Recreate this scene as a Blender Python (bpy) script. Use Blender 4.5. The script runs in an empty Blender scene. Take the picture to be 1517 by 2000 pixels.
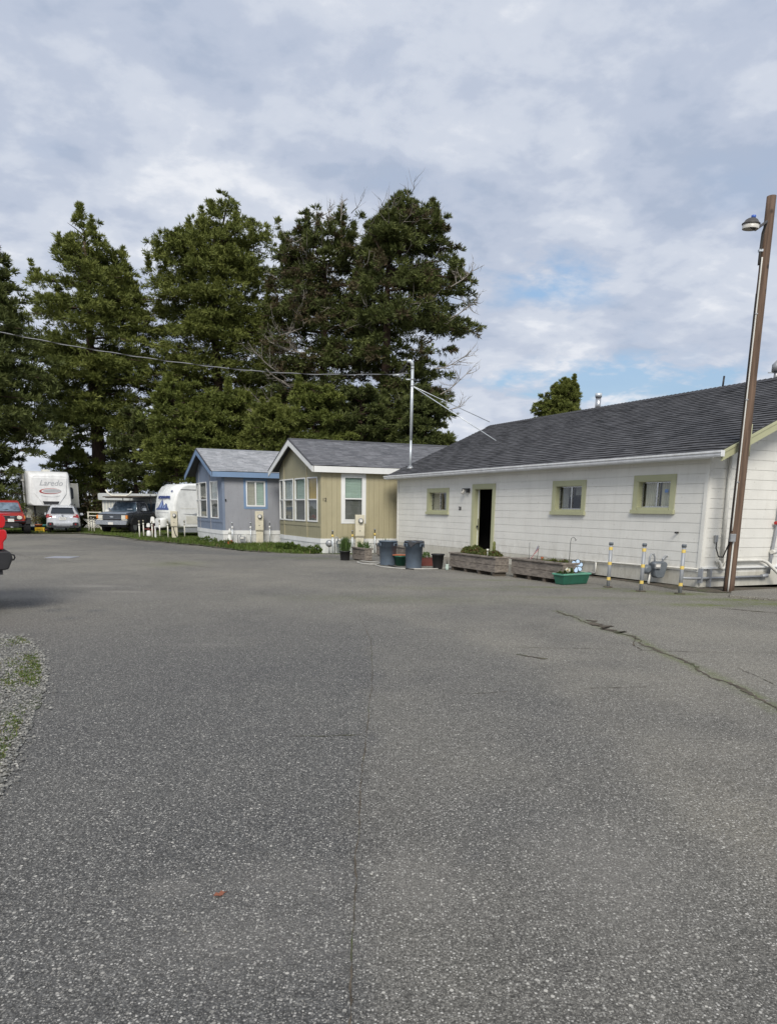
import bpy, bmesh, math, random
import numpy as np
from mathutils import Vector, Matrix
random.seed(7); rng = np.random.default_rng(11)
S = bpy.context.scene
COL = S.collection
R = math.radians

# ------------------------------------------------------------------ camera
PITCH, ROLL, EYE, FPX = R(11.045), R(0.8346), 1.5, 1387.0
_F = np.array([0, math.cos(PITCH), -math.sin(PITCH)]); _X = np.array([1.0, 0, 0]); _U = np.cross(_X, _F)
_c, _s = math.cos(ROLL), math.sin(ROLL)
CX, CY = _c*_X + _s*_U, -_s*_X + _c*_U
cam_d = bpy.data.cameras.new('camera'); cam = bpy.data.objects.new('camera', cam_d); COL.objects.link(cam)
M = Matrix(((CX[0], CY[0], -_F[0], 0), (CX[1], CY[1], -_F[1], 0), (CX[2], CY[2], -_F[2], EYE), (0, 0, 0, 1)))
cam.matrix_world = M
cam_d.sensor_fit = 'HORIZONTAL'; cam_d.sensor_width = 36; cam_d.lens = 36*FPX/1517; cam_d.shift_y = 265/1517
cam_d.clip_start = 0.1; cam_d.clip_end = 3000
S.camera = cam
S.view_settings.view_transform = 'Standard'; S.view_settings.look = 'None'; S.view_settings.exposure = 0.0; S.view_settings.gamma = 1.0

def ray(px, py): return _F + CX*(px-758.5)/FPX - CY*(py-1265)/FPX
def gp(px, py, z=0.0):          # measured photo point -> place on the ground
    r = ray(px, py); t = (z-EYE)/r[2]; return (t*r[0], t*r[1], z)
def gf(px, py): return gp(px, py, -0.12)
def atY(px, py, Y):             # measured photo point -> place at distance Y
    r = ray(px, py); t = Y/r[1]; return (t*r[0], Y, EYE+t*r[2])

# ------------------------------------------------------------------ sky and sun
SUN_EL, SUN_AZ = R(40), R(180)      # azimuth measured clockwise from +Y (behind the camera)
W = bpy.data.worlds.new('World'); S.world = W; W.use_nodes = True
nt = W.node_tree; N = nt.nodes; L = nt.links; N.clear()
def wn(t, **k):
    n = N.new(t)
    for a, b in k.items(): setattr(n, a, b)
    return n
out = wn('ShaderNodeOutputWorld'); bg = wn('ShaderNodeBackground')
sky = wn('ShaderNodeTexSky', sky_type='NISHITA', sun_disc=False); sky.sun_elevation = SUN_EL; sky.sun_rotation = SUN_AZ
sky.air_density = 1.4; sky.dust_density = 2.5
skm = wn('ShaderNodeVectorMath', operation='SCALE'); skm.inputs['Scale'].default_value = 0.115
L.new(sky.outputs[0], skm.inputs[0])
tc = wn('ShaderNodeTexCoord'); sep = wn('ShaderNodeSeparateXYZ'); L.new(tc.outputs['Generated'], sep.inputs[0])
def wmath(op, a, b=None, clamp=False):
    n = wn('ShaderNodeMath', operation=op); n.use_clamp = clamp
    for i, v in enumerate((a, b)):
        if v is None: continue
        if isinstance(v, (int, float)): n.inputs[i].default_value = v
        else: L.new(v, n.inputs[i])
    return n.outputs[0]
den = wmath('ADD', wmath('MAXIMUM', sep.outputs[2], 0.0), 0.26)
cx_, cy_ = wmath('DIVIDE', sep.outputs[0], den), wmath('DIVIDE', sep.outputs[1], den)
cmb = wn('ShaderNodeCombineXYZ'); L.new(cx_, cmb.inputs[0]); L.new(cy_, cmb.inputs[1])
def wnoise(scale, det, rough, dist, off):
    mp = wn('ShaderNodeMapping'); mp.inputs['Location'].default_value = off; mp.inputs['Rotation'].default_value = (0, 0, R(-14)); mp.inputs['Scale'].default_value = (1.0, 1.15, 1)
    L.new(cmb.outputs[0], mp.inputs[0])
    n = wn('ShaderNodeTexNoise'); n.inputs['Scale'].default_value = scale; n.inputs['Detail'].default_value = det
    n.inputs['Roughness'].default_value = rough; n.inputs['Distortion'].default_value = dist
    L.new(mp.outputs[0], n.inputs['Vector']); return n.outputs[0]
def wramp(fac, stops):
    r = wn('ShaderNodeValToRGB'); el = r.color_ramp.elements
    while len(el) < len(stops): el.new(0.5)
    for e, (p, c) in zip(el, stops): e.position = p; e.color = (*c, 1) if len(c) == 3 else c
    r.color_ramp.interpolation = 'EASE'; L.new(fac, r.inputs[0]); return r.outputs[0]
n1 = wnoise(2.7, 6, 0.50, 0.1, (7.3, 2.2, 0)); n2 = wnoise(7.0, 8, 0.56, 0.15, (9, 4, 0)); n3 = wnoise(0.8, 2, 0.5, 0, (5.2, 0.3, 0))
mixn = wmath('ADD', wmath('MULTIPLY', n1, 0.44), wmath('ADD', wmath('MULTIPLY', n2, 0.36), wmath('MULTIPLY', n3, 0.20)))
cl = wramp(mixn, [(0.40, (0.43, 0.50, 0.635)), (0.465, (0.515, 0.575, 0.70)), (0.53, (0.63, 0.68, 0.78)), (0.61, (0.83, 0.855, 0.91))])
# two breaks in the cloud where blue shows, low in the sky to the right
def blob(dx, dy, dz, rad, soft, sx=1, sz=1):
    v = wn('ShaderNodeVectorMath', operation='SUBTRACT'); L.new(tc.outputs['Generated'], v.inputs[0]); v.inputs[1].default_value = (dx, dy, dz)
    m = wn('ShaderNodeVectorMath', operation='MULTIPLY'); L.new(v.outputs[0], m.inputs[0]); m.inputs[1].default_value = (sx, sx, sz)
    l = wn('ShaderNodeVectorMath', operation='LENGTH'); L.new(m.outputs[0], l.inputs[0])
    return wmath('DIVIDE', wmath('SUBTRACT', rad, l.outputs['Value']), soft)
def dirof(px, py):
    r = ray(px, py); return tuple(r/np.linalg.norm(r))
b1 = blob(*dirof(1215, 748), 0.16, 0.10, 1, 4.6); b2 = blob(*dirof(1075, 550), 0.07, 0.10, 1, 2.4); b3 = blob(*dirof(1000, 745), 0.06, 0.08, 1, 4.0)
bsum = wmath('MAXIMUM', wmath('MAXIMUM', b1, b2), b3)
bm = wmath('ADD', bsum, wmath('MULTIPLY', wmath('SUBTRACT', 0.52, n2), 5.5))
bmask = wmath('MULTIPLY', wmath('MULTIPLY', bm, wmath('ADD', bsum, 0.55, True), True), 0.9, True)
thin = wmath('MULTIPLY', wmath('SUBTRACT', 0.40, n1, True), 1.6, True)     # thin cloud lets a little blue through
hz = wmath('SUBTRACT', 1.0, wmath('MULTIPLY', sep.outputs[2], 3.2), True)   # brighter, hazier cloud near the horizon
clh = wn('ShaderNodeMixRGB'); L.new(wmath('MULTIPLY', hz, 0.35), clh.inputs[0]); L.new(cl, clh.inputs[1]); clh.inputs[2].default_value = (0.72, 0.76, 0.84, 1)
bl = wn('ShaderNodeMixRGB'); L.new(wmath('MAXIMUM', bmask, thin), bl.inputs[0]); L.new(clh.outputs[0], bl.inputs[1])
blc = wn('ShaderNodeMixRGB'); blc.inputs[0].default_value = 0.45; L.new(skm.outputs[0], blc.inputs[1]); blc.inputs[2].default_value = (0.30, 0.55, 0.95, 1)
L.new(blc.outputs[0], bl.inputs[2])
L.new(bl.outputs[0], bg.inputs[0]); bg.inputs[1].default_value = 1.0; L.new(bg.outputs[0], out.inputs[0])

sd = bpy.data.lights.new('sun', 'SUN'); sd.energy = 2.95; sd.angle = R(24); sd.color = (1.0, 0.945, 0.85)
so = bpy.data.objects.new('sun', sd); COL.objects.link(so)
_sv = Vector((math.sin(SUN_AZ)*math.cos(SUN_EL), math.cos(SUN_AZ)*math.cos(SUN_EL), math.sin(SUN_EL)))
so.rotation_euler = _sv.to_track_quat('Z', 'Y').to_euler()

# ------------------------------------------------------------------ materials
MATS = {}
class NT:
    def __init__(s, name):
        s.m = bpy.data.materials.new(name); s.m.use_nodes = True; s.t = s.m.node_tree; s.t.nodes.clear()
        s.o = s.n('ShaderNodeOutputMaterial'); s.b = s.n('ShaderNodeBsdfPrincipled'); s.l(s.b.outputs[0], s.o.inputs[0])
        s.tc = s.n('ShaderNodeTexCoord')
    def n(s, t, **k):
        x = s.t.nodes.new(t)
        for a, b in k.items(): setattr(x, a, b)
        return x
    def l(s, a, b): s.t.links.new(a, b)
    def vec(s, kind='Object', scale=(1, 1, 1), rot=(0, 0, 0)):
        mp = s.n('ShaderNodeMapping'); mp.inputs['Scale'].default_value = scale; mp.inputs['Rotation'].default_value = rot
        s.l(s.tc.outputs[kind], mp.inputs[0]); return mp.outputs[0]
    def noise(s, scale, det=4, rough=.55, dist=0, vec=None, kind='Object'):
        x = s.n('ShaderNodeTexNoise'); x.inputs['Scale'].default_value = scale; x.inputs['Detail'].default_value = det
        x.inputs['Roughness'].default_value = rough; x.inputs['Distortion'].default_value = dist
        s.l(vec if vec is not None else s.tc.outputs[kind], x.inputs['Vector']); return x.outputs[0]
    def ramp(s, f, stops, interp='LINEAR'):
        r = s.n('ShaderNodeValToRGB'); el = r.color_ramp.elements
        while len(el) < len(stops): el.new(0.5)
        for e, (p, c) in zip(el, stops):
            e.position = p; e.color = (c, c, c, 1) if isinstance(c, (int, float)) else (*c, 1)
        r.color_ramp.interpolation = interp; s.l(f, r.inputs[0]); return r.outputs[0]
    def mix(s, f, a, b, mode='MIX'):
        x = s.n('ShaderNodeMixRGB', blend_type=mode)
        for i, v in enumerate((f, a, b)):
            if isinstance(v, (int, float)): x.inputs[i].default_value = v if i == 0 else (v, v, v, 1)
            elif isinstance(v, tuple): x.inputs[i].default_value = (*v, 1)
            else: s.l(v, x.inputs[i])
        return x.outputs[0]
    def math(s, op, a, b=None, clamp=False):
        x = s.n('ShaderNodeMath', operation=op); x.use_clamp = clamp
        for i, v in enumerate((a, b)):
            if v is None: continue
            if isinstance(v, (int, float)): x.inputs[i].default_value = v
            else: s.l(v, x.inputs[i])
        return x.outputs[0]
    def bump(s, h, strength=.3, dist=.01):
        x = s.n('ShaderNodeBump'); x.inputs['Strength'].default_value = strength; x.inputs['Distance'].default_value = dist
        s.l(h, x.inputs['Height']); s.l(x.outputs[0], s.b.inputs['Normal'])
    def col(s, c):
        if isinstance(c, tuple): s.b.inputs['Base Color'].default_value = (*c, 1)
        else: s.l(c, s.b.inputs['Base Color'])
    def set(s, **k):
        for a, v in k.items(): s.b.inputs[a.replace('_', ' ')].default_value = v
    def done(s, key): MATS[key] = s.m; return s.m

def paint(key, c, rough=.5, var=.12, metal=0.0, scale=6, dirt=0.0, coat=0.0, bump=0.0):
    """painted / plastic / metal surface with mottling and optional grime"""
    t = NT(key); a = t.noise(scale, 5, .6)
    lo = tuple(x*(1-var) for x in c); hi = tuple(min(1, x*(1+var)) for x in c)
    cc = t.ramp(a, [(.3, lo), (.7, hi)])
    if dirt:
        d = t.noise(scale*.6, 6, .7, .3, t.vec('Object', (2.5, 2.5, .5)))
        cc = t.mix(t.math('MULTIPLY', t.ramp(d, [(.48, 0.0), (.75, 1.0)]), dirt), cc, tuple(x*.4+.03*k for x, k in zip(c, (1.2, 1, .6))))
    t.col(cc); t.set(Roughness=rough, Metallic=metal)
    rr = t.ramp(t.noise(scale*2, 4), [(.3, max(0, rough-.1)), (.7, min(1, rough+.1))]); t.l(rr, t.b.inputs['Roughness'])
    if coat: t.set(Coat_Weight=coat, Coat_Roughness=.05)
    if bump: t.bump(t.noise(scale*8, 3), bump, .004)
    return t.done(key)

# asphalt: worn binder, stones of several sizes, repair tones from the mesh attribute
t = NT('asphalt')
def stones(sc, lo, hi):
    v = t.n('ShaderNodeTexVoronoi'); v.inputs['Scale'].default_value = sc; t.l(t.tc.outputs['Object'], v.inputs['Vector'])
    sp = t.n('ShaderNodeSeparateColor'); t.l(v.outputs['Color'], sp.inputs[0])
    edge = t.ramp(v.outputs['Distance'], [(.34, 1.0), (.46, 0.0)])
    return t.math('MULTIPLY', t.ramp(sp.outputs[0], [(lo, 0.0), (hi, 1.0)]), edge), v.outputs['Distance'], sp.outputs[1]
sA, dA, hA = stones(150, .30, .75); sB, dB, hB = stones(95, .60, .92); sC, dC, hC = stones(60, .955, .995)
at = t.n('ShaderNodeAttribute', attribute_name='tone'); ms = t.n('ShaderNodeAttribute', attribute_name='moss'); du = t.n('ShaderNodeAttribute', attribute_name='dust')
big = t.noise(.35, 5, .6); mid = t.noise(1.7, 6, .65, .4); fine = t.noise(34, 6, .8)
binder = t.mix(t.ramp(mid, [(.3, 0.0), (.72, 1.0)]), (.082, .079, .071), (.138, .132, .117))
binder = t.mix(t.math('MULTIPLY', t.ramp(big, [(.38, 0.0), (.62, 1.0)]), .8), binder, (.175, .166, .140))
binder = t.mix(at.outputs['Fac'], t.mix(1.0, binder, (1.02, 1.0, .975), 'MULTIPLY'), t.mix(.5, t.mix(1.0, binder, .66, 'MULTIPLY'), (.060, .062, .067)))
binder = t.mix(t.math('MULTIPLY', t.ramp(fine, [(.35, 0.0), (.65, 1.0)]), .5), binder, t.mix(1.0, binder, 1.6, 'MULTIPLY'))
st_col = t.mix(hA, (.22, .21, .19), (.44, .42, .375))
sp2 = t.noise(22, 7, .9); sp3 = t.noise(85, 3, .8); grit = t.math('ADD', t.math('MULTIPLY', sp2, .42), t.math('MULTIPLY', sp3, .58))
binder = t.mix(1.0, binder, t.ramp(grit, [(.38, .30), (.49, .78), (.60, 1.9)]), 'MULTIPLY')
c = t.mix(t.math('MULTIPLY', sA, .72), binder, st_col)
c = t.mix(t.math('MULTIPLY', sB, .85), c, t.mix(hB, (.32, .31, .285), (.62, .60, .55)))
c = t.mix(sC, c, (.50, .48, .43))
c = t.mix(t.math('MULTIPLY', du.outputs['Fac'], .75), c, t.mix(t.noise(9, 5), (.20, .19, .17), (.33, .31, .28)))
mossm = t.math('MULTIPLY', t.math('MULTIPLY', ms.outputs['Fac'], t.ramp(t.noise(7, 6, .75), [(.36, 0.0), (.54, 1.0)])), 1.0)
c = t.mix(mossm, c, t.mix(t.noise(40, 3), (.045, .065, .014), (.17, .20, .045)))
t.col(c); t.set(Roughness=.86, Specular_IOR_Level=.35)
hgt = t.math('ADD', t.math('MULTIPLY', dA, -.5), t.math('ADD', t.math('MULTIPLY', fine, .6), t.math('MULTIPLY', dB, -.5)))
t.bump(hgt, .55, .006); t.done('asphalt')

t = NT('ground'); a = t.noise(.5, 6, .7); b = t.noise(12, 5, .7)
c = t.mix(t.ramp(a, [(.42, 0.0), (.60, 1.0)]), t.mix(b, (.075, .062, .045), (.17, .15, .12)), t.mix(b, (.035, .055, .015), (.10, .13, .035)))
t.col(c); t.set(Roughness=.95); t.bump(b, .6, .03); t.done('ground')
t = NT('dirt'); b = t.noise(9, 7, .75); v = t.noise(3, 5, .7)
c = t.mix(t.ramp(b, [(.35, 0.0), (.65, 1.0)]), (.035, .028, .020), (.14, .115, .085)); c = t.mix(t.ramp(v, [(.52, 0.0), (.66, .8)]), c, (.06, .085, .022))
t.col(c); t.set(Roughness=.97); t.bump(b, .8, .02); t.done('dirt')
t = NT('gravel_bed'); v = t.n('ShaderNodeTexVoronoi'); v.inputs['Scale'].default_value = 42; t.l(t.tc.outputs['Object'], v.inputs['Vector'])
sp = t.n('ShaderNodeSeparateColor'); t.l(v.outputs['Color'], sp.inputs[0])
c = t.ramp(sp.outputs[0], [(.0, (.10, .10, .095)), (.5, (.22, .22, .20)), (1, (.42, .42, .39))]); c = t.mix(t.ramp(v.outputs['Distance'], [(.35, 0.0), (.6, .85)]), c, (.045, .04, .03))
c = t.mix(t.ramp(t.noise(1.6, 5, .7), [(.54, 0.0), (.68, .6)]), c, (.07, .095, .03))
t.col(c); t.set(Roughness=.9); t.bump(t.math('MULTIPLY', v.outputs['Distance'], -1), .9, .02); t.done('gravel_bed')
t = NT('stone'); oi = t.n('ShaderNodeAttribute', attribute_name='tone')
t.col(t.ramp(oi.outputs['Fac'], [(0, (.11, .11, .105)), (.5, (.20, .196, .178)), (.85, (.29, .28, .25)), (1, (.42, .405, .365))])); t.set(Roughness=.85); t.done('stone')

def blades(key, dark, light, brown=None, rough=.65, trans=.12):
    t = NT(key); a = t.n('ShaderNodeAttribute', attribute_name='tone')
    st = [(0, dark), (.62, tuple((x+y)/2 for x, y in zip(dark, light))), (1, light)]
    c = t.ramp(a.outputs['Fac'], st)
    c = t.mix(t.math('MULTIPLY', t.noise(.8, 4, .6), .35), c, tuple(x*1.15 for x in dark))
    if brown:
        b = t.n('ShaderNodeAttribute', attribute_name='dry'); c = t.mix(b.outputs['Fac'], c, brown)
    t.col(c); t.set(Roughness=rough, Specular_IOR_Level=.25)
    tr = t.n('ShaderNodeBsdfTranslucent'); t.l(c, tr.inputs[0]); mx = t.n('ShaderNodeMixShader'); mx.inputs[0].default_value = trans
    t.l(t.b.outputs[0], mx.inputs[1]); t.l(tr.outputs[0], mx.inputs[2]); t.l(mx.outputs[0], t.o.inputs[0]); return t.done(key)
blades('fir', (.055, .078, .018), (.30, .32, .080), (.115, .075, .045))
blades('fir_dark', (.044, .060, .018), (.21, .235, .070), (.105, .070, .048))
blades('broadleaf', (.052, .076, .016), (.26, .285, .068), (.14, .10, .05))
blades('grass', (.050, .085, .016), (.165, .220, .048), (.22, .19, .09), trans=.25)
blades('iris', (.035, .065, .018), (.10, .16, .045), (.2, .17, .08))
blades('succulent', (.045, .060, .015), (.15, .175, .045), (.12, .035, .025))
t = NT('bark'); a = t.noise(5, 6, .7, .3, t.vec('Object', (4, 4, .6))); t.col(t.ramp(a, [(.3, (.035, .024, .018)), (.7, (.13, .082, .06))])); t.set(Roughness=.95); t.bump(a, 1, .05); t.done('bark')
t = NT('deadwood'); a = t.noise(8, 4); t.col(t.ramp(a, [(.3, (.15, .13, .11)), (.7, (.36, .33, .29))])); t.set(Roughness=.9); t.done('deadwood')

def wood(key, c0, c1, vecscale=(2, 2, 22), rough=.8, kind='Object'):
    t = NT(key); v = t.vec(kind, vecscale); a = t.noise(2.2, 8, .65, .6, v); b = t.noise(1.3, 4, .6)
    c = t.ramp(a, [(.28, c0), (.72, c1)]); c = t.mix(t.math('MULTIPLY', t.ramp(b, [(.4, 0.0), (.7, 1.0)]), .45), c, tuple(x*.55 for x in c1))
    kn = t.n('ShaderNodeTexVoronoi'); kn.inputs['Scale'].default_value = 2.3; t.l(t.tc.outputs[kind], kn.inputs['Vector'])
    c = t.mix(t.ramp(kn.outputs['Distance'], [(.06, .8), (.13, 0.0)]), c, tuple(x*.35 for x in c0))
    t.col(c); t.set(Roughness=rough); t.bump(a, .5, .006); return t.done(key)
wood('old_wood', (.060, .050, .042), (.34, .295, .25), (5, 1.0, 9)); wood('pole_wood', (.035, .021, .014), (.225, .145, .098), (11, 11, .5))
wood('dark_plank', (.05, .04, .03), (.16, .13, .10))

def siding(key, c, streak=.2, spots=0.0, spotc=(.3, .3, .28)):
    t = NT(key); a = t.noise(1.1, 6, .65); st = t.noise(3, 6, .7, .2, t.vec('Object', (3, 3, .35)))
    lo = tuple(x*(1-.10) for x in c); hi = tuple(min(.86, x*1.05) for x in c)
    cc = t.ramp(a, [(.3, lo), (.7, hi)])
    cc = t.mix(t.math('MULTIPLY', t.ramp(st, [(.5, 0.0), (.78, 1.0)]), streak), cc, tuple(x*.62*k for x, k in zip(c, (1, .97, .88))))
    if spots:
        v = t.n('ShaderNodeTexVoronoi'); v.inputs['Scale'].default_value = 5.5; t.l(t.tc.outputs['Object'], v.inputs['Vector'])
        cc = t.mix(t.math('MULTIPLY', t.ramp(v.outputs['Distance'], [(.07, 1.0), (.14, 0.0)]), spots), cc, spotc)
    if key in ('white_siding', 'skirt', 'tan_siding', 'foundation'):   # splash dirt low on the boards
        sz = t.n('ShaderNodeSeparateXYZ'); t.l(t.tc.outputs['Object'], sz.inputs[0]); lowz = t.ramp(sz.outputs[2], [(.25, 1.0), (.85, 0.0)])
        cc = t.mix(t.math('MULTIPLY', t.math('MULTIPLY', lowz, t.ramp(t.noise(5, 7, .75, .2, t.vec('Object', (1, 1, .6))), [(.38, 0.0), (.68, 1.0)])), .42), cc, (.30, .27, .20))
    t.col(cc); t.set(Roughness=.62); t.bump(t.noise(30, 4, .6, 0, t.vec('Object', (1, 1, 3))), .12, .004); return t.done(key)
siding('white_siding', (.775, .765, .715), .24, .3, (.42, .40, .36)); siding('white_trim', (.76, .77, .76), .14); siding('skirt', (.74, .76, .76), .4)
siding('green_trim', (.435, .44, .275), .25); siding('blue_siding', (.19, .235, .32), .4, .35, (.20, .14, .12)); siding('grey_siding', (.298, .308, .338), .4, .35, (.22, .12, .09)); siding('blue_trim', (.18, .275, .43), .2)
siding('tan_siding', (.405, .365, .235), .4); siding('tan_shaded', (.315, .295, .195), .4)  # second tan is a darker copy, shade under the gable put into its colour
siding('foundation', (.60, .585, .52), .6, .3, (.15, .14, .12))

def shingle(key, c0, c1, sc=1.0, line=.45):
    t = NT(key); br = t.n('ShaderNodeTexBrick'); t.l(t.tc.outputs['UV'], br.inputs['Vector'])
    br.inputs['Scale'].default_value = 1; br.inputs['Brick Width'].default_value = .30*sc; br.inputs['Row Height'].default_value = .14
    br.inputs['Mortar Size'].default_value = .006; br.inputs['Mortar Smooth'].default_value = .2; br.offset = .37; br.offset_frequency = 2; br.squash = .7; br.squash_frequency = 3
    br.inputs['Color1'].default_value = (*c0, 1); br.inputs['Color2'].default_value = (*c1, 1); br.inputs['Mortar'].default_value = tuple(x*line for x in c0)+(1,)
    n = t.noise(120, 3, .7, 0, None, 'UV'); w = t.noise(.9, 5, .6, 0, None, 'UV'); bl_ = t.noise(2.6, 4, .6, 0, t.vec('UV', (.9, 5, 1)))
    c = t.mix(t.math('MULTIPLY', n, .5), br.outputs[0], t.mix(1, br.outputs[0], 1.7, 'MULTIPLY')); c = t.mix(t.ramp(w, [(.35, 0.0), (.75, .45)]), c, tuple(x*1.5 for x in c1))
    c = t.mix(t.ramp(bl_, [(.52, 0.0), (.62, .5)]), c, tuple(x*1.9 for x in c1))
    t.col(c); t.set(Roughness=.92); t.bump(n, .4, .004); return t.done(key)
shingle('roof_dark', (.026, .027, .031), (.078, .078, .084), 1.0, .3); shingle('roof_grey', (.075, .078, .088), (.145, .147, .158), 1.1, .5); shingle('roof_light', (.20, .21, .225), (.31, .315, .33), 1.1, .5)

def glass(key, tint=(.9, .93, .93), refl=.12):
    t = NT(key); g = t.n('ShaderNodeBsdfGlossy'); g.inputs['Roughness'].default_value = .02; tr = t.n('ShaderNodeBsdfTransparent'); tr.inputs[0].default_value = (*tint, 1)
    lw = t.n('ShaderNodeFresnel'); lw.inputs['IOR'].default_value = 1.45; geo = t.n('ShaderNodeNewGeometry'); f = t.math('MULTIPLY', t.math('ADD', lw.outputs[0], refl, True), t.math('SUBTRACT', 1.0, geo.outputs['Backfacing'])); mx = t.n('ShaderNodeMixShader')
    nz = t.n('ShaderNodeBump'); nz.inputs['Strength'].default_value = .08; nz.inputs['Distance'].default_value = .05; t.l(t.noise(2.2, 2), nz.inputs['Height']); t.l(nz.outputs[0], g.inputs['Normal'])
    t.l(f, mx.inputs[0]); t.l(tr.outputs[0], mx.inputs[1]); t.l(g.outputs[0], mx.inputs[2]); t.l(mx.outputs[0], t.o.inputs[0]); return t.done(key)
glass('glass', (.9, .92, .92), .05); glass('lamp_glass', (.8, .8, .78), .1)
t = NT('car_glass'); t.col((.02, .025, .032)); t.set(Roughness=.08, Specular_IOR_Level=.8); t.done('car_glass')
t = NT('windshield_blue'); t.col(t.ramp(t.noise(3, 3), [(.35, (.05, .075, .10)), (.65, (.17, .23, .29))])); t.set(Roughness=.1, Specular_IOR_Level=.8); t.done('windshield_blue')
def cloth(key, c, fold=9, axis=(1, 1, .15)):
    t = NT(key); a = t.noise(fold, 4, .6, .3, t.vec('Object', axis)); t.col(t.ramp(a, [(.3, tuple(x*.7 for x in c)), (.7, c)])); t.set(Roughness=.95); t.bump(a, .7, .04); return t.done(key)
cloth('curtain_cream', (.74, .69, .54)); cloth('curtain_grey', (.34, .33, .30)); cloth('blind_beige', (.62, .57, .46), 3, (.3, .3, 30)); cloth('blind_grey', (.20, .20, .185), 3, (.3, .3, 30))
cloth('curtain_amber', (.62, .40, .03)); cloth('blind_sky_teal', (.55, .68, .58), 3, (.3, .3, 20)); cloth('tarp', (.055, .056, .062), 5, (1, 1, 1)); cloth('lace', (.62, .68, .68), 14, (1, 1, 1))  # teal blind colour carries the sky reflected in the upper panes
for k, c, r, kw in [
    ('gutter_white', (.70, .71, .72), .4, dict(dirt=.25)), ('fascia_dark', (.05, .05, .055), .7, {}), ('galv', (.36, .37, .38), .42, dict(metal=.55, dirt=.2)), ('galv_bright', (.62, .66, .69), .35, dict(metal=.35)),
    ('pipe_grey', (.33, .345, .365), .55, dict(metal=.25, dirt=.35)), ('pipe_white', (.66, .65, .60), .5, dict(dirt=.3)), ('bollard_yellow', (.74, .55, .15), .5, dict(dirt=.25)), ('meter_grey', (.13, .15, .17), .45, dict(dirt=.2)),
    ('steel', (.55, .55, .55), .25, dict(metal=.9)), ('black_metal', (.018, .018, .02), .5, {}), ('black_plastic', (.022, .022, .024), .45, dict(dirt=.1)), ('rubber', (.022, .022, .022), .85, {}),
    ('can_grey', (.115, .150, .195), .45, dict(dirt=.3)), ('beige_metal', (.60, .56, .435), .5, dict(dirt=.25)), ('red_metal', (.42, .02, .02), .5, {}),
    ('rv_white', (.78, .785, .775), .35, dict(dirt=.3, scale=2.2)), ('rv_cream', (.68, .67, .60), .4, dict(dirt=.25, scale=2)), ('rv_grey', (.33, .35, .37), .4, {}), ('fibreglass', (.80, .81, .79), .28, dict(dirt=.15, scale=2)),
    ('camper_shell', (.50, .52, .51), .5, dict(dirt=.3, scale=2)), ('silver_paint', (.68, .70, .74), .22, dict(metal=.3, coat=.6, scale=2)), ('red_faded', (.34, .030, .022), .38, dict(coat=.3, scale=2)),
    ('red_paint', (.55, .006, .012), .18, dict(coat=1.0, scale=2)), ('truck_hood', (.20, .235, .29), .32, dict(coat=.4, dirt=.35, scale=2.5)), ('truck_dark', (.042, .046, .056), .30, dict(coat=.5, dirt=.15, scale=2)),
    ('chrome', (.55, .58, .62), .2, dict(metal=.8, dirt=.2)), ('tail_red', (.30, .008, .010), .2, dict(coat=.7)), ('lamp_clear', (.62, .60, .52), .15, dict(coat=.7)), ('amber', (.75, .25, .04), .2, dict(coat=.6)),
    ('plate_white', (.72, .70, .66), .4, {}), ('white_paint', (.80, .80, .77), .5, dict(dirt=.15)), ('cream_tube', (.80, .78, .68), .45, dict(dirt=.1)), ('text_grey', (.42, .43, .44), .5, {}), ('text_black', (.03, .03, .03), .5, {}),
    ('text_blue', (.04, .065, .22), .5, {}), ('logo_red', (.35, .06, .06), .5, {}), ('logo_blue', (.07, .10, .25), .5, {}), ('logo_light_blue', (.28, .36, .60), .5, {}), ('cone_orange', (.75, .16, .05), .5, dict(dirt=.3)),
    ('green_plastic', (.022, .115, .075), .42, dict(dirt=.3)), ('green_rim', (.13, .36, .26), .5, dict(dirt=.2)), ('brown_red', (.13, .03, .022), .6, dict(dirt=.3)), ('celadon', (.50, .60, .54), .3, {}), ('terracotta', (.40, .13, .06), .7, {}),
    ('hose_white', (.52, .51, .47), .5, dict(dirt=.2)), ('crate_yellow', (.75, .48, .02), .5, {}), ('crate_teal', (.06, .26, .25), .5, {}), ('crate_navy', (.03, .07, .12), .5, {}), ('glass_blue', (.50, .66, .85), .25, {}),
    ('flag_red', (.42, .03, .05), .8, {}), ('flag_white', (.70, .68, .68), .8, {}), ('flag_blue', (.03, .04, .13), .8, {}), ('photocell', (.06, .15, .55), .4, {}), ('lamp_metal', (.07, .065, .06), .5, dict(dirt=.2)), ('lamp_lens', (.62, .60, .55), .3, {}),
    ('room_shade', (.035, .032, .030), .9, {}), ('cactus', (.13, .14, .035), .7, {}), ('petal', (.80, .79, .68), .6, {}), ('plate_metal', (.30, .31, .35), .5, dict(dirt=.2)), ('leaf_brown', (.22, .08, .045), .8, {}), ('poster_blue', (.10, .25, .62), .6, {}), ('paper', (.62, .68, .72), .7, {}),
    ('concrete', (.27, .265, .25), .9, dict(dirt=.4, scale=4, bump=.4)), ('wire_grey', (.33, .34, .36), .5, {}), ('wire_black', (.02, .02, .02), .6, {})]:
    paint(k, c, r, **kw)
def mat(k): return MATS[k]

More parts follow.
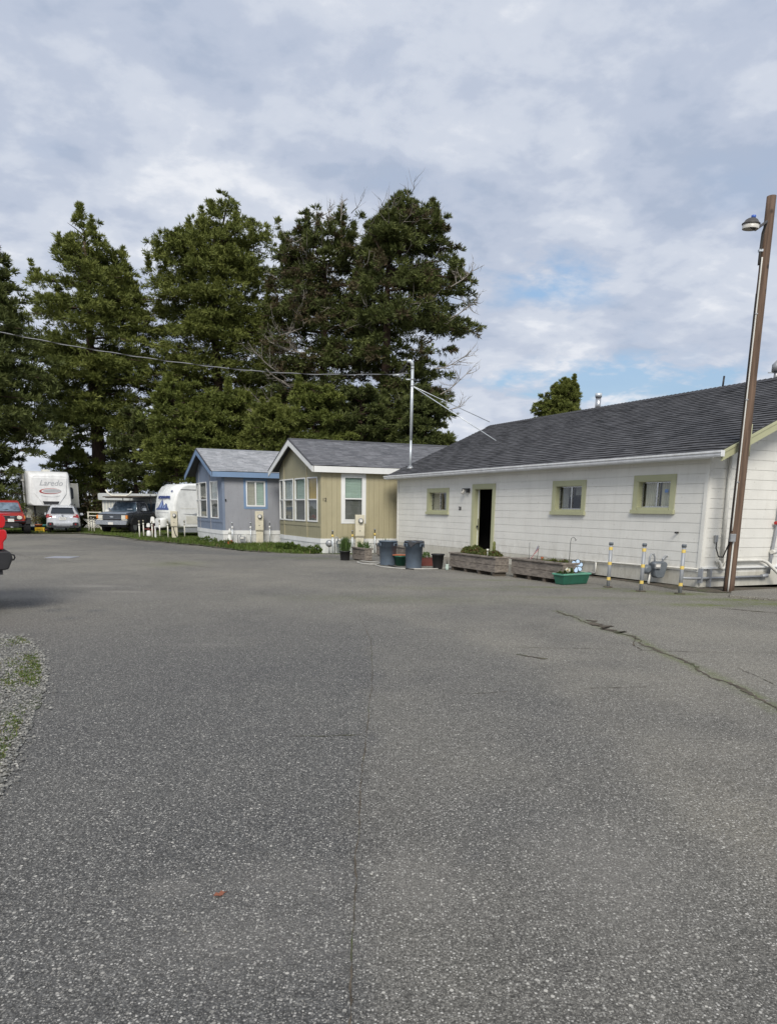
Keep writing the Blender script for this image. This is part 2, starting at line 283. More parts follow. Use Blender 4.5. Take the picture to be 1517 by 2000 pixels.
# ------------------------------------------------------------------ mesh helpers
def frame(o, ax, ay, az=(0, 0, 1)):
    o, ax, ay, az = map(np.array, (o, ax, ay, az))
    return lambda p: tuple(o + ax*p[0] + ay*p[1] + az*p[2])
class MB:
    def __init__(s, tf=None): s.v = []; s.f = []; s.uv = {}; s.sm = set(); s.tf = tf or (lambda p: tuple(p))
    def add(s, vs, fs, uvs=None, smooth=False):
        b = len(s.v); s.v += [s.tf(p) for p in vs]
        for i, f in enumerate(fs):
            if smooth: s.sm.add(len(s.f))
            if uvs is not None: s.uv[len(s.f)] = [uvs[j] for j in f]
            s.f.append([b+j for j in f])
        return s
    def hexa(s, p): return s.add(p, [(0, 3, 2, 1), (4, 5, 6, 7), (0, 1, 5, 4), (1, 2, 6, 5), (2, 3, 7, 6), (3, 0, 4, 7)])
    def box(s, x0, x1, y0, y1, z0, z1): return s.hexa([(x0, y0, z0), (x1, y0, z0), (x1, y1, z0), (x0, y1, z0), (x0, y0, z1), (x1, y0, z1), (x1, y1, z1), (x0, y1, z1)])
    def quad(s, a, b, c, d, uv=None): return s.add([a, b, c, d], [(0, 1, 2, 3)], uv)
    def tube(s, pts, r, n=8, cap=True):
        pts = [Vector(p) for p in pts]; rs = r if isinstance(r, (list, tuple)) else [r]*len(pts); vs = []; ref = None
        for i, p in enumerate(pts):
            d = (pts[min(i+1, len(pts)-1)] - pts[max(i-1, 0)]).normalized()
            if ref is None: ref = Vector((0, 0, 1)) if abs(d.z) < .9 else Vector((1, 0, 0))
            a = (ref - d*ref.dot(d)).normalized(); b = d.cross(a); ref = a
            for k in range(n): an = 2*math.pi*k/n; vs.append(tuple(p + (a*math.cos(an)+b*math.sin(an))*rs[i]))
        fs = [(i*n+k, i*n+(k+1) % n, (i+1)*n+(k+1) % n, (i+1)*n+k) for i in range(len(pts)-1) for k in range(n)]
        s.add(vs, fs, smooth=True)
        if cap:
            m = len(vs); s.add(vs[:n], [tuple(range(n))[::-1]]); s.add(vs[m-n:], [tuple(range(n))])
        return s
    def lathe(s, prof, n=20, c=(0, 0, 0), cap=True, smooth=True):
        vs = [(c[0]+r*math.cos(2*math.pi*k/n), c[1]+r*math.sin(2*math.pi*k/n), c[2]+z) for r, z in prof for k in range(n)]
        fs = [(i*n+k, i*n+(k+1) % n, (i+1)*n+(k+1) % n, (i+1)*n+k) for i in range(len(prof)-1) for k in range(n)]
        s.add(vs, fs, smooth=smooth)
        if cap: s.add(vs[:n], [tuple(range(n))[::-1]]); s.add(vs[-n:], [tuple(range(n))])
        return s
    def prism(s, poly, y0, y1, plane='xz'):      # polygon in a plane, given thickness
        f = {'xz': lambda p, y: (p[0], y, p[1]), 'yz': lambda p, y: (y, p[0], p[1]), 'xy': lambda p, y: (p[0], p[1], y)}[plane]; n = len(poly)
        return s.add([f(p, y0) for p in poly]+[f(p, y1) for p in poly], [tuple(range(n))[::-1], tuple(range(n, 2*n))]+[(k, (k+1) % n, n+(k+1) % n, n+k) for k in range(n)])
    def hull(s, secs, axis='y', n=5, smooth=True):  # lofted rounded sections: (pos, half_low, half_top, z0, z1, r)
        rings = []
        for (p, hl, ht, z0, z1, r) in secs:
            ring = []
            for (sx, sz, a0) in ((1, -1, -90), (1, 1, 0), (-1, 1, 90), (-1, -1, 180)):
                hw = hl if sz < 0 else ht; rr = min(r, hw*.98, (z1-z0)*.49)
                for k in range(n):
                    an = R(a0+90*k/(n-1)); x = sx*(hw-rr)+rr*math.cos(an); z = (z0+rr if sz < 0 else z1-rr)+rr*math.sin(an)
                    ring.append((x, p, z) if axis == 'y' else (p, x, z))
            rings.append(ring)
        m = len(rings[0]); vs = [q for r_ in rings for q in r_]
        fs = [(i*m+k, i*m+(k+1) % m, (i+1)*m+(k+1) % m, (i+1)*m+k) for i in range(len(rings)-1) for k in range(m)]
        s.add(vs, fs, smooth=smooth); s.add(rings[0], [tuple(range(m))[::-1]]); s.add(rings[-1], [tuple(range(m))]); return s
    def build(s, name, m, parent=None, bevel=0, recalc=True, segs=2):
        me = bpy.data.meshes.new(name); me.from_pydata(s.v, [], s.f)
        if s.uv:
            ul = me.uv_layers.new(name='UVMap')
            for i, uvs in s.uv.items():
                p = me.polygons[i]
                for j, li in enumerate(p.loop_indices): ul.data[li].uv = uvs[j]
        for i in s.sm: me.polygons[i].use_smooth = True
        if recalc and not s.uv:
            bm = bmesh.new(); bm.from_mesh(me); bmesh.ops.remove_doubles(bm, verts=bm.verts, dist=1e-5); bmesh.ops.recalc_face_normals(bm, faces=bm.faces); bm.to_mesh(me); bm.free()
        me.materials.append(mat(m)); o = bpy.data.objects.new(name, me); COL.objects.link(o)
        if parent is not None: o.parent = parent
        if bevel:
            b = o.modifiers.new('bevel', 'BEVEL'); b.width = bevel; b.segments = segs; b.limit_method = 'ANGLE'; b.angle_limit = R(35)
        return o
def thing(name, label, cat, loc=(0, 0, 0), rz=0, group=None):
    o = bpy.data.objects.new(name, None); COL.objects.link(o); o.location = loc; o.rotation_euler = (0, 0, rz)
    o['label'] = label; o['category'] = cat; o.empty_display_size = .2
    if group: o['group'] = group
    return o
def tag(o, label, cat, group=None, kind=None):
    o['label'] = label; o['category'] = cat
    if group: o['group'] = group
    if kind: o['kind'] = kind
    return o
def struct(o): o['kind'] = 'structure'; return o
def stuff(o, label, cat): o['kind'] = 'stuff'; o['label'] = label; o['category'] = cat; return o
def dup(root, loc, rz=None, label=None):
    r = root.copy(); COL.objects.link(r); r.location = loc
    if rz is not None: r.rotation_euler = (0, 0, rz)
    if label: r['label'] = label
    for ch in list(root.children):
        c = ch.copy(); COL.objects.link(c); c.parent = r
        for g in list(ch.children):
            d = g.copy(); COL.objects.link(d); d.parent = c
    return r
def text_mesh(name, body, size, m, parent, o, ax, up, extrude=.004, shear=0.0, align='CENTER', sx=1.0):
    cu = bpy.data.curves.new(name, 'FONT'); cu.body = body; cu.size = size; cu.extrude = extrude; cu.shear = shear; cu.align_x = align; cu.align_y = 'CENTER'
    tmp = bpy.data.objects.new('tmp', cu); COL.objects.link(tmp); dg = bpy.context.evaluated_depsgraph_get(); dg.update()
    me = bpy.data.meshes.new_from_object(tmp.evaluated_get(dg)); bpy.data.objects.remove(tmp); bpy.data.curves.remove(cu)
    ax, up, o = Vector(ax).normalized(), Vector(up).normalized(), Vector(o); nn = ax.cross(up)
    for v in me.vertices: v.co = o + ax*v.co.x*sx + up*v.co.y + nn*v.co.z
    me.materials.clear(); me.materials.append(mat(m)); ob = bpy.data.objects.new(name, me); COL.objects.link(ob); ob.parent = parent; return ob
def raw_mesh(name, V, F4, m, attrs, parent=None):
    """numpy quads -> mesh with float point attributes"""
    me = bpy.data.meshes.new(name); nv, nf = len(V), len(F4); me.vertices.add(nv); me.vertices.foreach_set('co', V.astype(np.float32).ravel())
    k = F4.shape[1]; me.loops.add(nf*k); me.loops.foreach_set('vertex_index', F4.astype(np.int32).ravel()); me.polygons.add(nf)
    me.polygons.foreach_set('loop_start', np.arange(0, nf*k, k, dtype=np.int32)); me.update(calc_edges=True)
    for a, val in attrs.items():
        at_ = me.attributes.new(a, 'FLOAT', 'POINT'); at_.data.foreach_set('value', np.clip(val, 0, 1).astype(np.float32))
    me.materials.append(mat(m)); o = bpy.data.objects.new(name, me); COL.objects.link(o)
    if parent is not None: o.parent = parent
    return o
def norm(a): return a/np.maximum(np.linalg.norm(a, axis=-1, keepdims=True), 1e-9)
def blade_cloud(pos, dirs, length, width, tone):
    """rhombic leaves at pos pointing along dirs"""
    n = len(pos); side = norm(np.cross(dirs, rng.normal(size=(n, 3)))); l = length[:, None]; w = width[:, None]
    V = np.stack([pos, pos+dirs*l*.45+side*w, pos+dirs*l, pos+dirs*l*.45-side*w], 1).reshape(-1, 3)
    F = np.arange(n*4).reshape(n, 4); return V, F, np.repeat(tone, 4)
def gz(y): 
    t_ = np.clip((np.asarray(y, float)-22)/5, 0, 1); return -.12*t_*t_*(3-2*t_)

# ================================================================== GROUND
def poly_pts(px, fn=gp): return [fn(*p)[:2] for p in px]
far_edge = poly_pts([(-900, 1043), (-40, 1043), (60, 1043), (160, 1043), (230, 1049), (280, 1057), (378, 1065), (430, 1071), (478, 1077), (557, 1083), (600, 1085), (640, 1083), (690, 1086)], gf) + [(-0.2, 27.2), (0.4, 34), (60, 34)]
ex = np.array([p[0] for p in far_edge]); ey = np.array([p[1] for p in far_edge])
xs = np.concatenate([np.arange(-45, -8, .7), np.arange(-8, 9, .1), np.arange(9, 40, .7)]); ys = np.concatenate([np.arange(-9, 0, .5), np.arange(0, 21, .1), np.arange(21, 45, .35)])
GX, GY = np.meshgrid(xs, ys); V = np.stack([GX, GY, gz(GY)], -1).reshape(-1, 3); nx, ny = len(xs), len(ys)
def dist_poly(X, Y, pts):
    d = np.full(X.shape, 1e9); tt = np.zeros(X.shape)
    for (x0, y0), (x1, y1) in zip(pts[:-1], pts[1:]):
        vx, vy = x1-x0, y1-y0; t_ = np.clip(((X-x0)*vx+(Y-y0)*vy)/(vx*vx+vy*vy), 0, 1); d = np.minimum(d, np.hypot(X-x0-t_*vx, Y-y0-t_*vy))
    return d
def side_mask(X, Y, pts, soft):      # 1 on the left of a line running away from the viewer
    yy = np.array([p[1] for p in pts]); xx = np.array([p[0] for p in pts]); o_ = np.argsort(yy); bx = np.interp(Y, yy[o_], xx[o_])
    wob = .05*np.sin(Y*3.1+.4)+.035*np.sin(Y*7.3)+.02*np.sin(Y*17.1)
    return 1/(1+np.exp(-(bx+wob-X)/soft))
X, Y = GX, GY
seam = [(-.36, -2)] + poly_pts([(684, 2000), (690, 1800), (697, 1650), (706, 1520), (716, 1420), (728, 1320), (724, 1250), (700, 1200)])
edge2 = poly_pts([(1600, 1900), (1420, 1640), (1310, 1560), (1225, 1490), (1140, 1420), (1090, 1350), (1010, 1285), (880, 1235), (700, 1190), (560, 1150)])
tone = .42*side_mask(X, Y, seam, .02)*np.clip((9-Y)/2, 0, 1) + .60*side_mask(X, Y, edge2, .08)*np.clip((13-Y)/4, 0, 1)
farlane = poly_pts([(700, 1098), (560, 1094), (420, 1082), (300, 1068), (200, 1055), (60, 1049)], gf)
tone = np.maximum(tone, .8*np.exp(-(dist_poly(X, Y, farlane)/1.3)**2))
tone = np.maximum(tone, .5*np.exp(-(dist_poly(X, Y, poly_pts([(0, 1140), (250, 1200), (560, 1250)]))/1.6)**2))
for (px, py, r_, a_) in [(185, 1193, .12, .9), (110, 1192, .16, .8), (135, 1208, .10, .8), (40, 1180, .5, .6), (570, 1440, .14, .7), (930, 1668, .05, .8), (600, 1160, .9, .3), (900, 1200, .8, .35), (1250, 1400, .6, .35), (240, 1380, .5, .35), (1000, 1600, .35, .3), (480, 1560, .3, .3)]:
    q = gp(px, py); tone += a_*np.exp(-((X-q[0])**2+(Y-q[1])**2)/r_**2)
tone = np.clip(tone, 0, 1)
moss = np.zeros(X.shape); dust = np.zeros(X.shape)
for (px, py, rx, ry, a_) in [(1330, 1160, .55, .25, 1), (1375, 1182, .7, .22, .9), (1250, 1155, .45, .2, .8), (1190, 1150, .4, .15, .7), (1440, 1172, 1.0, .25, .9), (1517, 1180, .9, .3, .8), (1060, 1147, .7, .12, .8), (960, 1133, .8, .12, .6), (1150, 1168, 1.6, .15, .45), (900, 1150, 1.5, .3, .3), (760, 1170, 2, .5, .25), (345, 1101, .6, .8, .5), (600, 1090, 1.2, .5, .4)]:
    q = gp(px, py); moss = np.maximum(moss, a_*np.exp(-((X-q[0])/rx)**2-((Y-q[1])/ry)**2))
for (pl_, rr_) in ((poly_pts([(1085, 1193), (1125, 1207), (1160, 1222), (1200, 1235), (1238, 1244), (1290, 1275), (1365, 1308), (1440, 1342), (1530, 1392)]), .07),): moss = np.maximum(moss, .72*np.exp(-(dist_poly(X, Y, pl_)/rr_)**2)*np.clip((X-1.6)/1.6, .25, 1))
for (px, py, rx, ry, a_) in [(185, 1145, .55, .16, .8), (250, 1156, .45, .12, .9), (400, 1260, .4, .08, .35), (560, 1720, .35, .15, .30), (390, 1565, .03, .03, 1), (300, 1165, 1.2, .3, .3), (330, 1740, .12, .1, .4), (1180, 1700, .3, .5, .35), (820, 1730, .25, .3, .3), (480, 1830, .5, .25, .3), (60, 1165, 2.0, .4, .35)]:
    q = gp(px, py); dust = np.maximum(dust, a_*np.exp(-((X-q[0])/rx)**2-((Y-q[1])/ry)**2))
idx = np.arange(nx*ny).reshape(ny, nx); Fq = np.stack([idx[:-1, :-1], idx[:-1, 1:], idx[1:, 1:], idx[1:, :-1]], -1)
cxm = (GX[:-1, :-1]+GX[1:, 1:])/2; cym = (GY[:-1, :-1]+GY[1:, 1:])/2; keep = cym < np.interp(cxm, ex, ey)
o = raw_mesh('asphalt', V, Fq[keep], 'asphalt', {'tone': tone.ravel(), 'moss': moss.ravel(), 'dust': dust.ravel()}); struct(o)
m = MB()
gx = [-1500, -300, -80, -30, 0, 30, 80, 300, 1500]; gy = [-300, -40, 15, 22, 23, 24, 25, 26, 27, 32, 60, 200, 1600]
for i in range(len(gx)-1):
    for j in range(len(gy)-1):
        m.quad(*[(x, y, float(gz(y))-.03) for x, y in ((gx[i], gy[j]), (gx[i+1], gy[j]), (gx[i+1], gy[j+1]), (gx[i], gy[j+1]))])
struct(m.build('ground', 'ground'))

def wob_poly(pts, step=.06, amp=.03):
    out_ = []
    for (a, b) in zip(pts, pts[1:]+pts[:1]):
        d = math.hypot(b[0]-a[0], b[1]-a[1]); n = max(1, int(d/step))
        for k in range(n): out_.append((a[0]+(b[0]-a[0])*k/n+random.uniform(-amp, amp), a[1]+(b[1]-a[1])*k/n+random.uniform(-amp, amp)))
    return out_
def sheet(name, pts, z, m_, step=.08, amp=.03):
    p = wob_poly(pts, step, amp); me = bpy.data.meshes.new(name); me.from_pydata([(x, y, z) for x, y in p], [], [tuple(range(len(p)))]); me.materials.append(mat(m_))
    bm = bmesh.new(); bm.from_mesh(me); bmesh.ops.triangulate(bm, faces=bm.faces); bm.to_mesh(me); bm.free()
    o = bpy.data.objects.new(name, me); COL.objects.link(o); return struct(o)
# gravel lot at the left
glot_px = [(-400, 1225), (0, 1240), (45, 1243), (68, 1256), (84, 1275), (92, 1305), (93, 1335), (82, 1365), (66, 1400), (50, 1440), (30, 1475), (12, 1520), (-4, 1560), (-60, 1640), (-200, 1800), (-900, 2300)]
glot = poly_pts(glot_px); sheet('gravel_lot', glot, .006, 'gravel_bed', .07, .02)
def inside(x, y, P):
    c_ = np.zeros(len(x), bool); j = len(P)-1
    for i in range(len(P)):
        xi, yi = P[i]; xj, yj = P[j]; k = ((yi > y) != (yj > y)) & (x < (xj-xi)*(y-yi)/(yj-yi+1e-12)+xi); c_ ^= k; j = i
    return c_
n = 75000; px_ = rng.uniform(-6.8, -2.0, n); py_ = rng.uniform(3.3, 9.3, n); k = inside(px_, py_, glot); px_, py_ = px_[k], py_[k]
ex_n = 700; ang = rng.integers(1, len(glot)-2, ex_n); gl = np.array(glot); tt = rng.random((ex_n, 1)); ep = gl[ang]*(1-tt)+gl[ang+1]*tt+rng.normal(size=(ex_n, 2))*np.array([.05, .05])
kk = ep[:, 0] > -7; px_ = np.concatenate([px_, ep[kk, 0]]); py_ = np.concatenate([py_, ep[kk, 1]])
n = len(px_); sz = rng.uniform(.004, .0115, n)*rng.choice([1, 1, 1, 1.5], n)
octa = np.array([[1, 0, 0], [0, 1, 0], [-1, 0, 0], [0, -1, 0], [0, 0, .8], [0, 0, -.3]]); of = np.array([[0, 1, 4], [1, 2, 4], [2, 3, 4], [3, 0, 4]])
jit = rng.uniform(.55, 1.25, (n, 6, 3)); rot = rng.uniform(0, 6.28, n); cr, sr = np.cos(rot)[:, None], np.sin(rot)[:, None]
P6 = octa[None]*jit*sz[:, None, None]; xx = P6[..., 0]*cr-P6[..., 1]*sr; yy = P6[..., 0]*sr+P6[..., 1]*cr
V = np.stack([xx+px_[:, None], yy+py_[:, None], P6[..., 2]+.009+sz[:, None]*.2], -1).reshape(-1, 3); Fs = (of[None]+np.arange(n)[:, None, None]*6).reshape(-1, 3)
stuff(raw_mesh('gravel', V, Fs, 'stone', {'tone': np.repeat(rng.random(n)**1.1, 6)}), 'loose grey gravel covering the lot at the left edge of the pavement', 'gravel')
# scattered crumbs of stone on the pavement
n = 900; px_ = rng.uniform(-7, 7, n); py_ = rng.uniform(2, 13, n); sz = rng.uniform(.003, .009, n)
P6 = octa[None]*rng.uniform(.6, 1.2, (n, 6, 3))*sz[:, None, None]; V = (P6+np.stack([px_, py_, np.full(n, .004)], -1)[:, None]).reshape(-1, 3); Fs = (of[None]+np.arange(n)[:, None, None]*6).reshape(-1, 3)
stuff(raw_mesh('loose_stones', V, Fs, 'stone', {'tone': np.repeat(rng.random(n)*.5+.5, 6)}), 'tiny loose stones scattered over the grey pavement', 'stones')

# cracks and the paving seam
def crack(pts, w, m_='dirt', step=.05, jit=.02, z=.004):
    P = []
    for a, b in zip(pts[:-1], pts[1:]):
        n_ = max(2, int(math.hypot(b[0]-a[0], b[1]-a[1])/step))
        P += [(a[0]+(b[0]-a[0])*k/n_, a[1]+(b[1]-a[1])*k/n_) for k in range(n_)]
    mm = MB(); prev = None; ox = oy = 0
    for i, (x, y) in enumerate(P):
        ox = ox*.8+random.uniform(-jit, jit); oy = oy*.8+random.uniform(-jit, jit)
        ww = w*random.uniform(.15, 1.0)*(.4+.6*abs(math.sin(i*.13))); cur = ((x+ox-ww*.5, y+oy-ww*.35, z), (x+ox+ww*.5, y+oy+ww*.35, z))
        if prev: mm.quad(prev[0], prev[1], cur[1], cur[0])
        prev = cur
    return mm
cp = poly_pts([(1085, 1193), (1125, 1207), (1160, 1222), (1200, 1235), (1238, 1244), (1250, 1256), (1290, 1275), (1330, 1288), (1365, 1308), (1395, 1325), (1440, 1342), (1480, 1365), (1530, 1392), (1640, 1450)])
struct(crack(cp, .075, step=.035, jit=.022).build('pavement_crack', 'dirt', recalc=False))
struct(crack(poly_pts([(1150, 1212), (1190, 1226), (1225, 1238)]), .20, step=.03, jit=.06, z=.0075).build('pavement_crack', 'dirt', recalc=False))
struct(crack(poly_pts([(1000, 1265), (1150, 1268), (1290, 1272), (1420, 1275), (1560, 1276)]), .022, jit=.008).build('pavement_crack', 'dirt', recalc=False))
struct(crack(poly_pts([(1005, 1279), (1040, 1284), (1080, 1290)]), .07, jit=.02).build('pavement_crack', 'dirt', recalc=False))
struct(crack(poly_pts([(1440, 1305), (1517, 1340)]), .02, jit=.01).build('pavement_crack', 'dirt', recalc=False))
struct(crack(poly_pts([(1240, 1244), (1236, 1262), (1260, 1272)]), .03, jit=.01).build('pavement_crack', 'dirt', recalc=False))
struct(crack(seam, .010, jit=.0035, step=.03).build('pavement_seam', 'dirt', recalc=False))
struct(crack(poly_pts([(160, 1100), (60, 1090), (20, 1078)]) , .03, jit=.02).build('pavement_crack', 'dirt', recalc=False))
struct(crack(poly_pts([(320, 1098), (420, 1110), (560, 1112)]), .05, jit=.03).build('pavement_crack', 'dirt', recalc=False))
struct(crack(poly_pts([(1400, 1188), (1460, 1193), (1530, 1199)]), .06, jit=.02).build('pavement_crack', 'dirt', recalc=False))
for (px, py) in [(1010, 1225), (560, 1440), (880, 1355), (1150, 1345)]:
    q = gp(px, py); struct(crack([(q[0], q[1]), (q[0]+.3, q[1]+.03), (q[0]+.55, q[1]+.09)], .03, jit=.012).build('pavement_crack', 'dirt', recalc=False))

# utility cover and a fallen leaf, near rag
q = gp(122, 1089); u = thing('utility_cover', 'pale flat rectangular cover plate set in the grey pavement', 'cover plate', (q[0], q[1], float(gz(q[1]))))
MB().box(-.36, .36, -.32, .32, .006, .016).build('plate', 'plate_metal', u, .004); MB().box(-.39, .39, -.35, .35, .003, .007).build('rim', 'concrete', u)
q = gp(428, 1751); lf = thing('dead_leaf', 'small curled brown leaf lying alone on the pavement', 'leaf', (q[0], q[1], .004), R(20))
MB().add([(-.022, 0, .002), (-.010, .014, .008), (0, .010, .004), (.010, .017, .010), (.024, .006, .006), (.014, -.004, .003), (.020, -.014, .009), (.002, -.010, .002), (-.012, -.014, .008), (0, 0, .001)], [(0, 1, 9), (1, 2, 9), (2, 3, 9), (3, 4, 9), (4, 5, 9), (5, 6, 9), (6, 7, 9), (7, 8, 9), (8, 0, 9)]).build('leaf_blade', 'leaf_brown', lf, recalc=False)
MB().tube([(.02, .004, .006), (.032, .012, .004)], .0012, 5).build('stem', 'leaf_brown', lf)

# ================================================================== BUILDINGS
AZU, AZV = R(-26.9), R(67)
def dirv(a): return np.array([math.sin(a), math.cos(a), 0.0])
U_, V_ = dirv(AZU), dirv(AZV)
def on_plane(px, py, P, d):
    r = ray(px, py); n_ = np.array([d[1], -d[0]]); t_ = (np.array(P[:2])@n_)/(r[:2]@n_); Q = np.array([0, 0, EYE])+t_*r; return float((Q[:2]-np.array(P[:2]))@np.array(d[:2])), float(Q[2])

def cut(a0, a1, holes):
    seg = [(a0, a1)]
    for h0, h1 in holes:
        ns = []
        for s0, s1 in seg:
            if h1 <= s0 or h0 >= s1: ns.append((s0, s1)); continue
            if h0 > s0: ns.append((s0, h0))
            if h1 < s1: ns.append((h1, s1))
        seg = ns
    return seg
def board_wall(m, a0, a1, z0, z1, opens=(), pitch=.198, groove=.011, depth=.016, mode='h', ztop=None, lim=None, b0=0.0, back=True):
    if mode == 'h':
        zs = []; z = z0
        while z < z1-1e-4: zs.append((z, min(z+pitch, z1))); z += pitch
        for (c0, c1) in zs:
            top = c1-(groove if c1 < z1-1e-4 else 0); brk = sorted({c0, top}|{e for o in opens for e in (o[2], o[3]) if c0 < e < top})
            for p, q in zip(brk[:-1], brk[1:]):
                mid = (p+q)/2
                for s0, s1 in cut(a0, a1, [(o[0], o[1]) for o in opens if o[2] < mid < o[3]]):
                    A0, A1, B0, B1 = s0, s1, s0, s1
                    if lim: A0, A1 = max(A0, lim(p)[0]), min(A1, lim(p)[1]); B0, B1 = max(B0, lim(q)[0]), min(B1, lim(q)[1])
                    if A1-A0 < .01 or B1-B0 < .005: continue
                    m.hexa([(A0, b0, p), (A1, b0, p), (A1, b0+depth, p), (A0, b0+depth, p), (B0, b0, q), (B1, b0, q), (B1, b0+depth, q), (B0, b0+depth, q)])
    else:
        a = a0
        while a < a1-1e-4:
            e = min(a+pitch, a1); right = e-(groove if e < a1-1e-4 else 0); brk = sorted({a, right}|{x for o in opens for x in (o[0], o[1]) if a < x < right})
            for p, q in zip(brk[:-1], brk[1:]):
                mid = (p+q)/2; tp, tq = (ztop(p), ztop(q)) if ztop else (z1, z1)
                for s0, s1 in cut(z0, 99, [(o[2], o[3]) for o in opens if o[0] < mid < o[1]]):
                    T0, T1 = (min(s1, tp), min(s1, tq))
                    if T0-s0 < .005 and T1-s0 < .005: continue
                    m.hexa([(p, b0, s0), (q, b0, s0), (q, b0+depth, s0), (p, b0+depth, s0), (p, b0, T0), (q, b0, T1), (q, b0+depth, T1), (p, b0+depth, T0)])
            a += pitch
    if back:   # the wall behind the boards, 6 cm thick
        brk = sorted({a0, a1}|{x for o in opens for x in (o[0], o[1])})
        for p, q in zip(brk[:-1], brk[1:]):
            mid = (p+q)/2; tp, tq = (ztop(p), ztop(q)) if ztop else (z1, z1)
            for s0, s1 in cut(z0, 99, [(o[2], o[3]) for o in opens if o[0] < mid < o[1]]):
                m.hexa([(p, b0-.06, s0), (q, b0-.06, s0), (q, b0-.001, s0), (p, b0-.001, s0), (p, b0-.06, min(s1, tp)), (q, b0-.06, min(s1, tq)), (q, b0-.001, min(s1, tq)), (p, b0-.001, min(s1, tp))])
    return m

def shingle_slope(m, s0, s1, e, r, courses=None, lift=.018, thick=.03):
    """e,r = (w,z) of eave and ridge; stepped courses with uv in metres"""
    Ls = math.hypot(r[0]-e[0], r[1]-e[1]); n_ = courses or int(Ls/.14); dw, dz = (r[0]-e[0])/Ls, (r[1]-e[1])/Ls; nwz = (-dz if dw > 0 else dz, abs(dw)); nwz = (-dz*(1 if dw > 0 else -1), abs(dw))
    P = lambda s_, t_, h: (s_, e[0]+dw*t_+nwz[0]*h, e[1]+dz*t_+nwz[1]*h)
    st = Ls/n_; ns = max(1, int((s1-s0)/.6)); S_ = np.linspace(s0, s1, ns+1)
    for k in range(n_):
        t0, t1 = k*st, (k+1)*st
        for i in range(ns):
            a, b = S_[i], S_[i+1]; sag = lambda q: .016*math.sin(q*1.9+k*.05)+.010*math.sin(q*4.7+k*.9)
            m.quad(P(a, t0, lift+sag(a)*.5), P(b, t0, lift+sag(b)*.5), P(b, t1, sag(b)*.5), P(a, t1, sag(a)*.5), [(a, k*.14), (b, k*.14), (b, k*.14+.137), (a, k*.14+.137)])
            m.quad(P(a, t0, -.004+sag(a)*.5), P(b, t0, -.004+sag(b)*.5), P(b, t0, lift+sag(b)*.5), P(a, t0, lift+sag(a)*.5), [(a, k*.14), (b, k*.14), (b, k*.14+.005), (a, k*.14+.005)])
    m.quad(P(s0, 0, -thick), P(s1, 0, -thick), P(s1, Ls, -thick), P(s0, Ls, -thick), [(0, 0), (1, 0), (1, .01), (0, .01)])
    for q in (s0, s1): m.quad(P(q, 0, -thick), P(q, Ls, -thick), P(q, Ls, lift*.6), P(q, 0, lift), [(0, .01), (.1, .01), (.1, .02), (0, .02)])

# ---------------------------------------------------------------- long white building
C0 = np.array([6.355, 14.608, 0.0]); LEN, DEP = 13.43, 7.9; EZ, RZ = 2.70, 4.68; RW = DEP/2
B = thing('white_building', 'long white clapboard building with dark shingle roof, pale green trim and an open door', 'building', tuple(C0))
Ff = frame((0, 0, 0), U_, -V_)          # facade: a along the front, b outward
Fe = frame((0, 0, 0), V_, -U_)          # end wall: a into the depth, b outward
Fw = frame((0, 0, 0), U_, V_)           # plan frame: s, w, z
wins = [(9.86, 11.26, 1.35, 2.20), (3.50, 4.74, 1.42, 2.27), (.78, 1.95, 1.48, 2.31)]; TR = .125
opens = [(a+TR, b-TR, c+TR, d-TR) for a, b, c, d in wins]; door = (7.42, 8.36, .14, 2.14)
m = MB(Ff); board_wall(m, 0, LEN, .32, 2.64, opens+[door], depth=.013, groove=.008); m.build('front_wall', 'white_siding', B)
m = MB(Ff); m.box(0, LEN, -.06, .008, -.2, .318); m.build('front_foundation', 'foundation', B)
MB(Ff).box(-.03, .055, .018, .034, .32, 2.60).build('corner_board', 'white_siding', B); MB(Ff).box(LEN-.06, LEN+.03, .018, .034, .32, 2.60).build('corner_board', 'white_siding', B)
roofz = lambda w: EZ-.09+(RZ-EZ)*min(w, DEP-w)/RW
m = MB(Fe); lim = lambda z: (max(0, (z-EZ+.09)/(RZ-EZ)*RW), DEP-max(0, (z-EZ+.09)/(RZ-EZ)*RW))
board_wall(m, 0, DEP, .42, 4.55, (), depth=.013, groove=.008, lim=lim, back=False)
m.hexa([(0, -.06, .3), (RW, -.06, .3), (RW, -.001, .3), (0, -.001, .3), (0, -.06, roofz(0)), (RW, -.06, roofz(RW)), (RW, -.001, roofz(RW)), (0, -.001, roofz(0))])
m.hexa([(RW, -.06, .3), (DEP, -.06, .3), (DEP, -.001, .3), (RW, -.001, .3), (RW, -.06, roofz(RW)), (DEP, -.06, roofz(DEP)), (DEP, -.001, roofz(DEP)), (RW, -.001, roofz(RW))])
m.build('end_wall', 'white_siding', B)
m = MB(Fe); m.box(-.02, DEP, -.06, -.002, -.2, .40); m.build('end_foundation', 'foundation', B)
m = MB(Fe); m.box(.0, DEP, .0, .055, .385, .425); m.build('base_ledge', 'white_trim', B, .004); m = MB(Fe); m.box(-.015, .06, .018, .034, .43, 2.62); m.build('corner_board', 'white_siding', B)
m = MB(Fw)
for s_ in (LEN-.06,): m.hexa([(s_, .06, -.2), (LEN, .06, -.2), (LEN, RW, -.2), (s_, RW, -.2), (s_, .06, roofz(0)), (LEN, .06, roofz(0)), (LEN, RW, roofz(RW)), (s_, RW, roofz(RW))]).hexa([(s_, RW, -.2), (LEN, RW, -.2), (LEN, DEP, -.2), (s_, DEP, -.2), (s_, RW, roofz(RW)), (LEN, RW, roofz(RW)), (LEN, DEP, roofz(DEP)), (s_, DEP, roofz(DEP))])
